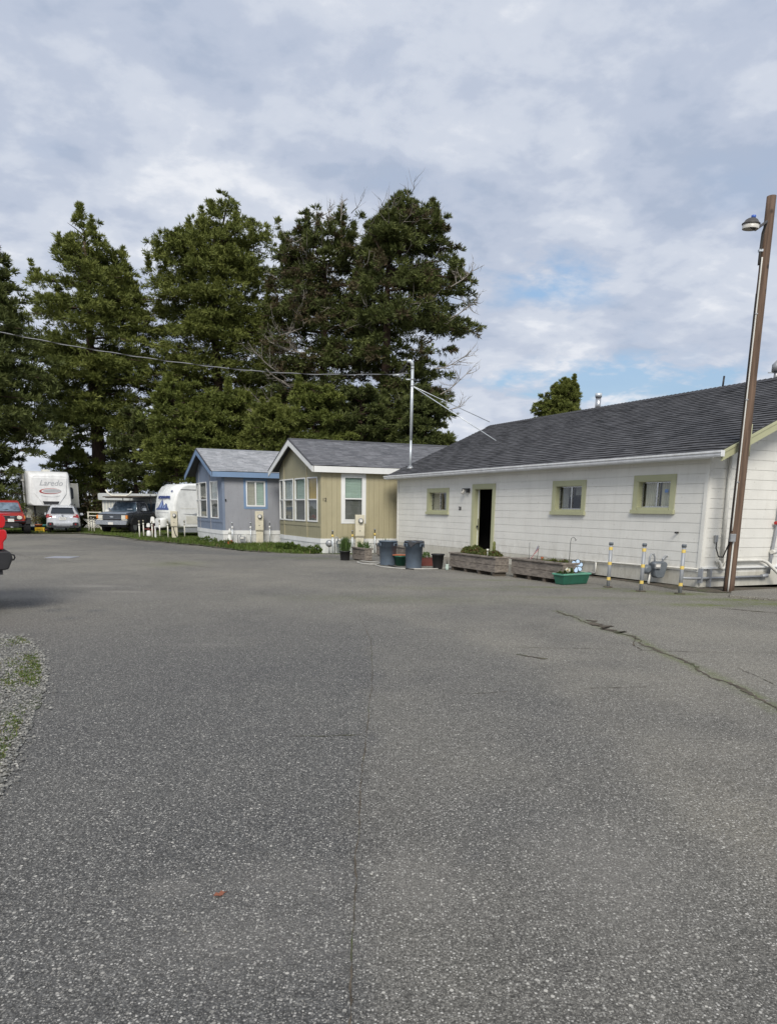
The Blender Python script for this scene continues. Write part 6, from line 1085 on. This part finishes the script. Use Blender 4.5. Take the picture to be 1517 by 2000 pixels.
# --- clutter at the foot of the fifth wheel
def at_far(px, py, dy=0): x, y, z = gf(px, py); return (x, y+dy, z)
x, y, z = at_far(78.5, 1039.5); T = thing('yellow_crate', 'yellow plastic crate on the grass between the red wagon and silver hatchback', 'crate', (x, y, z), R(20))
for x0, x1, y0, y1 in ((-.24, .24, -.16, -.14), (-.24, .24, .14, .16), (-.24, -.22, -.14, .14), (.22, .24, -.14, .14)):
    for z0, z1 in ((.0, .05), (.11, .15), (.21, .27)): MB().box(x0, x1, y0, y1, z0, z1).build('rail', 'crate_yellow', T)
for sx in (-1, 1):
    for sy in (-1, 1): MB().box(sx*.22-.03, sx*.22+.03, sy*.15-.02, sy*.15+.02, 0, .275).build('corner_post', 'crate_yellow', T)
MB().box(-.22, .22, -.14, .14, .01, .02).build('bottom', 'crate_yellow', T)
for nm_, lb, px, py, w_, hh, m_ in (('flower_pot', 'terracotta pot behind the yellow crate', 76, 1037, .22, .40, 'terracotta'), ('planter_tub', 'dark navy tub left of the yellow crate', 63, 1038, .19, .30, 'crate_navy'), ('planter_tub', 'teal tub standing behind the navy tub by the fifth wheel', 65, 1034, .22, .34, 'crate_teal'), ('planter_tub', 'pale blue tub between the yellow crate and the silver hatchback', 88, 1036, .17, .36, 'crate_teal'), ('planter_tub', 'red brown tub right beside the silver hatchback wheel', 90.5, 1040, .10, .20, 'brown_red')):
    x, y, z = at_far(px, py); T = thing(nm_, lb, 'pot', (x, y, z), .3, 'pots and tubs at the foot of the fifth wheel'); MB().lathe([(w_*.75, 0), (w_*.95, hh-.05), (w_*1.05, hh-.05), (w_*1.05, hh), (w_*.9, hh), (w_*.85, hh-.08)], 18).build('pot', m_, T); MB().lathe([(w_*.86, hh-.07), (.02, hh-.06)], 14).build('soil', 'dirt', T)
for px, py, hh, rr, m_, lb, dry in ((66, 1036, 1.0, .35, 'broadleaf', 'dry tan shrub rising behind the tubs at the fifth wheel', .7), (80, 1035, .85, .35, 'iris', 'grey green leafy plant behind the yellow crate', .0), (88, 1035, .75, .25, 'iris', 'spiky dark plant touching the silver hatchback', .0)):
    x, y, z = at_far(px, py, .3); n = 500; p_ = rng.normal(size=(n, 3))*np.array([rr*.5, .2, hh*.18])+np.array([x, y, z+hh*.65]); d_ = norm(rng.normal(size=(n, 3))+np.array([0, 0, .7])); o = blade_mesh('shrub', None, m_, p_, d_, rng.uniform(.06, .14, n), np.full(n, .018), rng.random(n), (rng.random(n) < dry)*.9); tag(o, lb, 'shrub', 'plants at the foot of the fifth wheel')
# lattice gate and rails between the hatchback and the pickup
x0_, y0_, z0_ = gf(160, 1036); x1_, _, _ = gf(191, 1036); wG = (x1_-x0_)*1.0; T = thing('lattice_fence', 'cream rail fence with white lattice between the silver hatchback and dark pickup', 'fence', (x0_, y0_+1.0, -.12))
m = MB(); [m.box(x-.04, x+.04, -.03, .03, 0, 1.18) for x in (.05,)]; m.build('post', 'cream_tube', T); MB().box(wG*1.02-.04, wG*1.02+.04, -.03, .03, 0, 1.18).build('post', 'cream_tube', T)
for z in (1.12, .90): MB().box(0, wG*1.1, -.035, -.031+.03, z, z+.05).build('rail', 'cream_tube', T)
m = MB()
for i in range(12):
    a_ = i*.11-.5; m.box
    for sgn in (1, -1):
        xa, xb = (a_, a_+.55) if sgn > 0 else (a_+.55, a_); za, zb = .15, .70; 
        if max(xa, xb) > wG*1.05 or min(xa, xb) < -.35: continue
        m.hexa([(xa, -.01*sgn-.005, za), (xa+.035, -.01*sgn-.005, za), (xa+.035, -.01*sgn+.005, za), (xa, -.01*sgn+.005, za), (xb, -.01*sgn-.005, zb), (xb+.035, -.01*sgn-.005, zb), (xb+.035, -.01*sgn+.005, zb), (xb, -.01*sgn+.005, zb)])
m.build('lattice', 'white_paint', T)
G4 = 'cream posts between the hatchback and the pickup'
for lb, a in (('cream post nearest the silver hatchback', (174, 1038.5, 1010)), ('cream post beside the leaning rail near the dark pickup bumper', (184.5, 1039.5, 1012)), ('cream post left of centre before the lattice', (179.5, 1039, 1011))): post(lb, *a, G4, 'cream_tube', .035, 'cream_tube', 'cream_tube')

# ================================================================== GRASS AND WEEDS
verge_px = [(-60, 1038), (60, 1040.5), (160, 1042), (230, 1047), (280, 1056), (378, 1064), (430, 1070), (478, 1076), (557, 1082), (603, 1084), (612, 1078), (585, 1066), (560, 1059), (520, 1052), (430, 1046), (360, 1042), (300, 1035), (240, 1029), (160, 1028), (60, 1027), (-60, 1027)]
vg = poly_pts(verge_px, gf); sheet('verge', vg, -.112, 'ground', .3, .08)
n = 150000; vgA = np.array(vg); gxs = rng.uniform(vgA[:, 0].min(), vgA[:, 0].max(), n); gys = rng.uniform(vgA[:, 1].min(), vgA[:, 1].max(), n); k = inside(gxs, gys, [tuple(p_) for p_ in vg]); gxs, gys = gxs[k], gys[k]
pat = np.sin(gxs*1.3+gys*.7)+np.sin(gxs*.5-gys*1.1+2)+rng.normal(size=len(gxs))*.8; near_ = gys < 38; k = near_ | (pat > -.3); gxs, gys, pat = gxs[k], gys[k], pat[k]; n = len(gxs)
hgt_ = np.where(gys < 33, .15, .09)*rng.uniform(.5, 1.25, n)*(1+.35*np.sin(gxs*2.1)*np.sin(gys*1.7)); dr = norm(np.stack([rng.normal(size=n)*.4, rng.normal(size=n)*.4, np.ones(n)], 1))
V, F, Tn = blade_cloud(np.stack([gxs, gys, np.full(n, -.115)], 1), dr, hgt_, np.full(n, .018), np.clip(.5+.15*pat+rng.normal(size=n)*.15, 0, 1)); o = raw_mesh('grass', V, F, 'grass', {'tone': Tn, 'dry': np.repeat((rng.random(n) < .06)*1.0, 4)}); stuff(o, 'short green grass on the verge along the mobile homes and parked vehicles', 'grass')
for nm_, lb, px, py, rr, hh, n_ in (('weed_clump', 'leafy green weed mound at the left corner of the tan home skirting', 560, 1076, .55, .28, 800), ('weed_clump', 'low green weeds along the foot of the tan home skirting', 600, 1081, .45, .20, 420), ('weed_clump', 'small dark weed tuft near the skirting corner of the tan home', 616, 1082, .20, .26, 160), ('weed_clump', 'tufted weeds below the bay of the blue home', 400, 1062, .6, .26, 420), ('weed_clump', 'weeds growing round the foot of the traffic cone', 440, 1066, .4, .2, 260)):
    x, y, z = gf(px, py); o = mound(nm_, None, (0, 0, 0), rr, rr*.6, hh, n_, 'grass', (.06, .14), .025, 0, .5, (.1, .8)); o.location = (x, y+.15, z); tag(o, lb, 'weeds', 'weed clumps along the home skirtings')
x, y, z = gf(660, 1087); n = 700; p_ = np.stack([x+rng.normal(size=n)*.9, y+rng.normal(size=n)*.22, np.full(n, -.105)], 1); o = blade_mesh('leaf_litter', None, 'fir', p_, norm(rng.normal(size=(n, 3))*np.array([1, 1, .2])), rng.uniform(.03, .07, n), np.full(n, .018), rng.random(n)*.5, np.full(n, .9)); stuff(o, 'brown leaf litter on the ground below the tan home', 'leaf litter')

# ================================================================== TREES
def tree(name, lbl, cat, cx, Y, outline, nclump, nbl, m_, trunk_r=.35, group=None, tn=(0, 1), dryf=.0, leaf=(.18, .38), wd=.055, lean=0.0, clump_r=(.45, .88), droop=-.1, up=.35, trunk_top=.93, gaps=0.0, seed=1, bare=0, base_z=-.12, flat=.5, depth_k=1.0, dead=(), leaders=46, leadk=1.0):
    """crown measured as an outline (height -> left and right reach); branches leave the trunk, foliage clumps sit along them"""
    global rng
    rng = np.random.default_rng(seed); pts = [(atY(xl, y, Y), atY(xr, y, Y)) for y, xl, xr in outline]
    Z_ = np.array([(a[2]+b[2])/2 for a, b in pts]); XL = np.array([a[0] for a, b in pts]); XR = np.array([b[0] for a, b in pts]); o_ = np.argsort(Z_); Z_, XL, XR = Z_[o_], XL[o_], XR[o_]; Z_ = Z_[0]+(Z_-Z_[0])*.965
    x0 = atY(cx, 1000, Y)[0]; ztop = Z_[-1]; zbot = Z_[0]; T = thing(name, lbl, cat, (x0, Y, base_z), 0, group)
    xc = lambda z: x0+lean*(z-base_z)
    hh = (ztop-base_z)*trunk_top; m = MB(); n_ = 14; ph = rng.uniform(0, 6)
    tp_ = [(lean*hh*i/n_+.12*math.sin(i*.8+ph)*i/n_, .10*math.sin(i*.6+ph), hh*i/n_) for i in range(n_+1)]; m.tube(tp_, [trunk_r*(1.25 if i == 0 else 1)*(1-.9*i/n_)+.02 for i in range(n_+1)], 10)
    m.build('trunk', 'bark', T)
    # branches in loose layers; foliage plates sit along each branch and its side shoots
    nbr = max(40, int(nclump/6.6)); nl = max(8, int((ztop-zbot)/.62)); lev = zbot+(ztop-zbot)*(np.arange(nl)+.5)/nl
    wlev = np.interp(lev, Z_, XR)-np.interp(lev, Z_, XL)+.8+3.4*(lev > zbot+.80*(ztop-zbot)); li = rng.choice(nl, nbr, p=wlev/wlev.sum()); zb_ = lev[li]+rng.normal(size=nbr)*.14
    C1, CR, AX, RAD, ANG = [], [], [], [], []; lim = MB(); nlim = 0
    for b in range(nbr):
        z = zb_[b]; an = rng.uniform(0, 2*math.pi); ca, sa = math.cos(an), math.sin(an); xl, xr = np.interp(z, Z_, XL), np.interp(z, Z_, XR); xm = xc(z); xm = min(max(xm, xl+.15*(xr-xl)), xr-.15*(xr-xl))
        hx_ = (xr-xm) if ca > 0 else (xm-xl); hy_ = min((xr-xl)/2, 4.6)*depth_k; ln_ = 1/math.sqrt((ca/max(hx_, .1))**2+(sa/max(hy_, .1))**2)
        ln_ *= rng.choice([rng.uniform(.74, .97), rng.uniform(.94, 1.10), rng.uniform(1.0, 1.11)], p=[.30, .50, .20]); top_f = np.clip((ztop-z)/((ztop-zbot)*.30), 0, 1); rise = (1-top_f)*.9+rng.uniform(-.28, .12)*top_f+droop*.3
        base_ = np.array([xm-x0, 0, z-base_z-rise*ln_*.5]); nst = max(2, int(ln_/.42))
        for q_ in range(nst):
            t_ = .18+.82*(q_+rng.random())/nst; lat = rng.normal()*.30*ln_*(1.15-t_)+rng.normal()*.12; r_q = t_*ln_
            p_ = base_+np.array([ca*r_q-sa*lat, sa*r_q+ca*lat, rise*ln_*.5*t_+.10*math.sin(t_*3)*ln_*.3+rng.normal()*.10]); c_r = rng.uniform(*clump_r)*(1.08-.45*t_)*(.60+.40*top_f)*(1 if ln_ > 1.2 else .75)
            if gaps and (math.sin(p_[0]*1.7+ph)*math.sin(p_[2]*1.5+ph*3)+.5*math.sin(p_[0]*3.9+p_[2]*2.7)) < -1.30+gaps: continue
            C1.append(p_); CR.append(c_r); AX.append((ca*.9-sa*np.sign(lat)*.5, sa*.9+ca*np.sign(lat)*.5, rise*.5+(1-top_f)*.5-.05)); RAD.append(t_); ANG.append(an)
        if nlim < 110: e = Vector((float(base_[0]+ca*ln_), float(sa*ln_), float(base_[2]+rise*ln_*.5))); s_ = Vector((float(base_[0]), 0, float(base_[2]))); r0 = .03+.022*min(ln_, 3); lim.tube([s_, s_.lerp(e, .5)+Vector((0, 0, .12*ln_*.3)), e], [r0, r0*.55, .01], 5, cap=False); nlim += 1
    # upright leaders start from existing foliage near the top and give the outline its spikes
    cand = [q_ for q_ in range(len(C1)) if C1[q_][2]+base_z > ztop-(ztop-zbot)*.42 and RAD[q_] > .45]
    for b in range(leaders if cand else 0):
        c0 = C1[cand[rng.integers(0, len(cand))]]; hgt = rng.uniform(.6, 1.5)*leadk
        for q_ in range(5): C1.append(c0+np.array([rng.normal()*.03, rng.normal()*.03, hgt*(q_+.5)/5])); CR.append((.21-.036*q_)*leadk); AX.append((0, 0, 2.2)); RAD.append(.9); ANG.append(0)
    lim.build('limbs', 'bark', T)
    C_ = np.array(C1); cr_ = np.array(CR); AX = norm(np.array(AX)); rad = np.array(RAD); n = len(C_)
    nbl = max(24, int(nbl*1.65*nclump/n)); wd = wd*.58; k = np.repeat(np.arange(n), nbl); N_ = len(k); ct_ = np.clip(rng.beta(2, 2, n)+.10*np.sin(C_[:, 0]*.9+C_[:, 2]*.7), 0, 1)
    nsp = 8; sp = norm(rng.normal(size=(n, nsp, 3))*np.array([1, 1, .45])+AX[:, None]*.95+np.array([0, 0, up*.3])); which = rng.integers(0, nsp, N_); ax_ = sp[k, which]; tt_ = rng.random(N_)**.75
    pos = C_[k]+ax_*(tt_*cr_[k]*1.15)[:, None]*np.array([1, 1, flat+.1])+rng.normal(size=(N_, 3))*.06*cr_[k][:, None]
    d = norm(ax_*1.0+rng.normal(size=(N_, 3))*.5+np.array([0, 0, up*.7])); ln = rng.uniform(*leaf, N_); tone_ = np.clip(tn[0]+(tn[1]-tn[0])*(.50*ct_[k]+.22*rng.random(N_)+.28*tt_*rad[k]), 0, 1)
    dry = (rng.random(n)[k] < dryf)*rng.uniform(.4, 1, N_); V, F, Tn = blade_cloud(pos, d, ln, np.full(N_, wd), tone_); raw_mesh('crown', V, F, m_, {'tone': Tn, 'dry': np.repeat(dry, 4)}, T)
    # bare dead branches, curving out of the crown
    bm_ = MB(); keep_b = []
    def twig(p, dr, l, r_, lev):
        nonlocal bm_
        q = [Vector(p)]; dd = Vector(dr).normalized(); ns = 5
        for i in range(ns): dd = (dd+Vector((rng.normal()*.15, rng.normal()*.15, .10+rng.normal()*.12))).normalized(); q.append(q[-1]+dd*l/ns)
        bm_.tube(q, [r_*(1-.8*i/ns) for i in range(ns+1)], 5, cap=False)
        if lev > 0:
            for i in range(2, ns+1):
                for _ in range(2 if lev > 1 else 1): twig(q[i-1], dd+Vector((rng.normal()*.9, rng.normal()*.5, rng.normal()*.8)), l*.42, r_*.55, lev-1)
    for _ in range(bare):
        i = rng.integers(0, n); z = C_[i, 2]; 
        if z < 2: continue
        twig((C_[i, 0]*.75, C_[i, 1]*.6-.6, z), (C_[i, 0]*.35+rng.normal()*.5, -.8, rng.normal()*.3-.1), rng.uniform(1.6, 3.0), .028, 1); bm_.build('dead_branch', 'deadwood', T, recalc=False); bm_ = MB()
    for (px, py, dxp, dyp, l_) in dead:
        a = atY(px, py, Y-3.2); b = atY(px+dxp, py+dyp, Y-3.6); twig((a[0]-x0, a[1]-Y, a[2]-base_z), (b[0]-a[0], b[1]-a[1], b[2]-a[2]), l_, .045, 2); bm_.build('dead_branch', 'deadwood', T, recalc=False); bm_ = MB()
    return T
GT = 'tall conifers behind the mobile homes'
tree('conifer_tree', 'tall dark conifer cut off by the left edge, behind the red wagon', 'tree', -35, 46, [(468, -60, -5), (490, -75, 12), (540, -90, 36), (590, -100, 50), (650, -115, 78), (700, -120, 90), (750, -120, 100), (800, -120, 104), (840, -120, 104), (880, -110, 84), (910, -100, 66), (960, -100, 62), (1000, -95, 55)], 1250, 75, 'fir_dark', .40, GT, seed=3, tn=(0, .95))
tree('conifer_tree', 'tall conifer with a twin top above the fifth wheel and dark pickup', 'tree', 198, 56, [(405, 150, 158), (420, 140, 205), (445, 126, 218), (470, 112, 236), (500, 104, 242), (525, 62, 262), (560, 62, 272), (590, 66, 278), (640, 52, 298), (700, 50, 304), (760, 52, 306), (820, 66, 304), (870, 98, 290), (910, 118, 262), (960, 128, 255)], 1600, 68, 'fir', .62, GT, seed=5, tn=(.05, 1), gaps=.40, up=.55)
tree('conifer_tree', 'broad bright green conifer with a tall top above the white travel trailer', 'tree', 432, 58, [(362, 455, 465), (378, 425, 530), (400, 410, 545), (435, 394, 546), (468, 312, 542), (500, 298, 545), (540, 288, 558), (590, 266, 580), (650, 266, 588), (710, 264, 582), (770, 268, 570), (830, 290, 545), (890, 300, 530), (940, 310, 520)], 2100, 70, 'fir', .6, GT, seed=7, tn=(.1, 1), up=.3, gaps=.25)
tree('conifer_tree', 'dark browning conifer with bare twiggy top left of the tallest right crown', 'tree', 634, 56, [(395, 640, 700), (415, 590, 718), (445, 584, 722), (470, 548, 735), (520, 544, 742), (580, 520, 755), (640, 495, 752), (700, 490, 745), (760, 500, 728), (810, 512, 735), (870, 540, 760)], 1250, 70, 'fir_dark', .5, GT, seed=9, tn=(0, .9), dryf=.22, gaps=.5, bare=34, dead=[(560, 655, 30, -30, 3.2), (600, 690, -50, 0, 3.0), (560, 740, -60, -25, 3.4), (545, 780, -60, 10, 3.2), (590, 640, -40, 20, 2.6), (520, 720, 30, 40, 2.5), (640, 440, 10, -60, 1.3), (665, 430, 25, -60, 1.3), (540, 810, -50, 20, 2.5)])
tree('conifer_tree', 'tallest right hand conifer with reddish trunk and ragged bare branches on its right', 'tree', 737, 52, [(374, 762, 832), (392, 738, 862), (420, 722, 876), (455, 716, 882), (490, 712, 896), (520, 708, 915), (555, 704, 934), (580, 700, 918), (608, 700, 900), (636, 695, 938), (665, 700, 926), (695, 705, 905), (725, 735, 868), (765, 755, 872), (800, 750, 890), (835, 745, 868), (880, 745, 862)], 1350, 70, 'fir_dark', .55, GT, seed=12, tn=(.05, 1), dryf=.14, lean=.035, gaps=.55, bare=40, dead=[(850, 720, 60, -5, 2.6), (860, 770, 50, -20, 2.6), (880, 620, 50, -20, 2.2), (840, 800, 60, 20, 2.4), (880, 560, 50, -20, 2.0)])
GU = 'lower trees behind the homes and vehicles'
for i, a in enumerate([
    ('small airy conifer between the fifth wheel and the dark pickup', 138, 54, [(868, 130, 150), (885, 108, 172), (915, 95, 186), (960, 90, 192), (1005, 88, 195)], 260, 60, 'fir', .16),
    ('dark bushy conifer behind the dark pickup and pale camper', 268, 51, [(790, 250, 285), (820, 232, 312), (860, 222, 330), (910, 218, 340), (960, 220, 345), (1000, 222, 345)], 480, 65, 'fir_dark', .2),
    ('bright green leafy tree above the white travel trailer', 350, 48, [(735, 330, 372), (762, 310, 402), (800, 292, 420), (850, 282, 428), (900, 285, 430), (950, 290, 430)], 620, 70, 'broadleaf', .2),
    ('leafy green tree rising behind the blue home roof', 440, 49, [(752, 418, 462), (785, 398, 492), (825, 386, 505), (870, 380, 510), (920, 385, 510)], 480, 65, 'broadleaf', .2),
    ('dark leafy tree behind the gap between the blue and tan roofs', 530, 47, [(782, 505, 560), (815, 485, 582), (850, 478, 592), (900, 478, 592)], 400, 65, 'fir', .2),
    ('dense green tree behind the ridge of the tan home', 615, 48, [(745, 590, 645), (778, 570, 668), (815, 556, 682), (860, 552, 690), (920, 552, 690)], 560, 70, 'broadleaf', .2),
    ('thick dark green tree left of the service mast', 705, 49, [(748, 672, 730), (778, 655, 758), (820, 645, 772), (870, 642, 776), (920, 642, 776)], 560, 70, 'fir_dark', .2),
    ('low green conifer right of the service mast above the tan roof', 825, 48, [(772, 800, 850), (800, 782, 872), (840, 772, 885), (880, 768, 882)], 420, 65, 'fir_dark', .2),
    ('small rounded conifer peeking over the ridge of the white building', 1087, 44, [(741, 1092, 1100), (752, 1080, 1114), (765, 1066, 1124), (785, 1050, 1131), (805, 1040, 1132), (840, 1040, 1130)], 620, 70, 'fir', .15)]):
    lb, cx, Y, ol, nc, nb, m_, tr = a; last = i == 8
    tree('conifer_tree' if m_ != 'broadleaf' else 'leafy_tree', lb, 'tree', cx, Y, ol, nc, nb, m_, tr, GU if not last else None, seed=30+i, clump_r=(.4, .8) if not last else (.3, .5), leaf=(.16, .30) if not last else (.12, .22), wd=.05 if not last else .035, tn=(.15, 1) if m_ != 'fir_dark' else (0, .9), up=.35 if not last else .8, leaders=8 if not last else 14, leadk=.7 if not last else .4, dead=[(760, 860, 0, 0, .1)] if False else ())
# brown brush under the trees
for i, (lb, xa, xb, yt, Y) in enumerate([('dark undergrowth at the far left behind the red wagon', -140, 70, 925, 52), ('brownish brush behind the cream rail fence', 130, 215, 950, 52), ('dark undergrowth behind the pale camper', 210, 330, 955, 53), ('dark hedge behind the blue home', 330, 560, 930, 50), ('dark hedge behind the tan home', 560, 900, 925, 52)]):
    a, b = atY(xa, 1000, Y), atY(xb, 1000, Y); zt = atY((xa+xb)/2, yt, Y)[2]+.12; n = int((b[0]-a[0])*1500); p_ = np.stack([rng.uniform(a[0], b[0], n), Y+rng.normal(size=n)*.8, -.12+zt*rng.random(n)**.8*(.75+.25*np.sin(np.linspace(0, 1, n)*40))], 1)
    p_[:, 2] = -.12+(p_[:, 2]+.12)*(.72+.28*np.sin(p_[:, 0]*1.7+i)); o = blade_mesh('undergrowth', None, 'fir_dark', p_, norm(rng.normal(size=(n, 3))+np.array([0, 0, .5])), rng.uniform(.15, .35, n), np.full(n, .05), rng.random(n)*.8, (rng.random(n) < (.5 if i == 1 else .15))*.8); stuff(o, lb, 'undergrowth')

# moss and grass creeping into the gravel edge
n = 16000; c6 = [gp(*q) for q in ((84, 1282), (80, 1300), (70, 1316), (88, 1325), (60, 1404), (40, 1440), (22, 1480), (52, 1250), (30, 1330), (10, 1300), (10, 1500))]; w6 = np.array([.1, .12, .10, .1, .08, .06, .06, .07, .04, .03, .05]); w6 /= w6.sum(); ci = rng.choice(len(c6), n, p=w6); cc6 = np.array(c6)[ci]
p_ = cc6+rng.normal(size=(n, 3))*np.array([.09, .20, 0]); p_[:, 2] = .008; kk = inside(p_[:, 0]+.06, p_[:, 1], glot) & (np.sin(p_[:, 0]*31)*np.sin(p_[:, 1]*23)+rng.normal(size=n)*.5 > -.1); p_ = p_[kk]; n = len(p_); V, F, Tn = blade_cloud(p_, norm(rng.normal(size=(n, 3))*.7+np.array([0, 0, .8])), rng.uniform(.010, .032, n), np.full(n, .0035), rng.uniform(.2, 1, n)); o = raw_mesh('edge_grass', V, F, 'grass', {'tone': Tn, 'dry': np.repeat((rng.random(n) < .15)*1.0, 4)}); stuff(o, 'thin grass and moss growing through the edge of the gravel lot', 'grass')
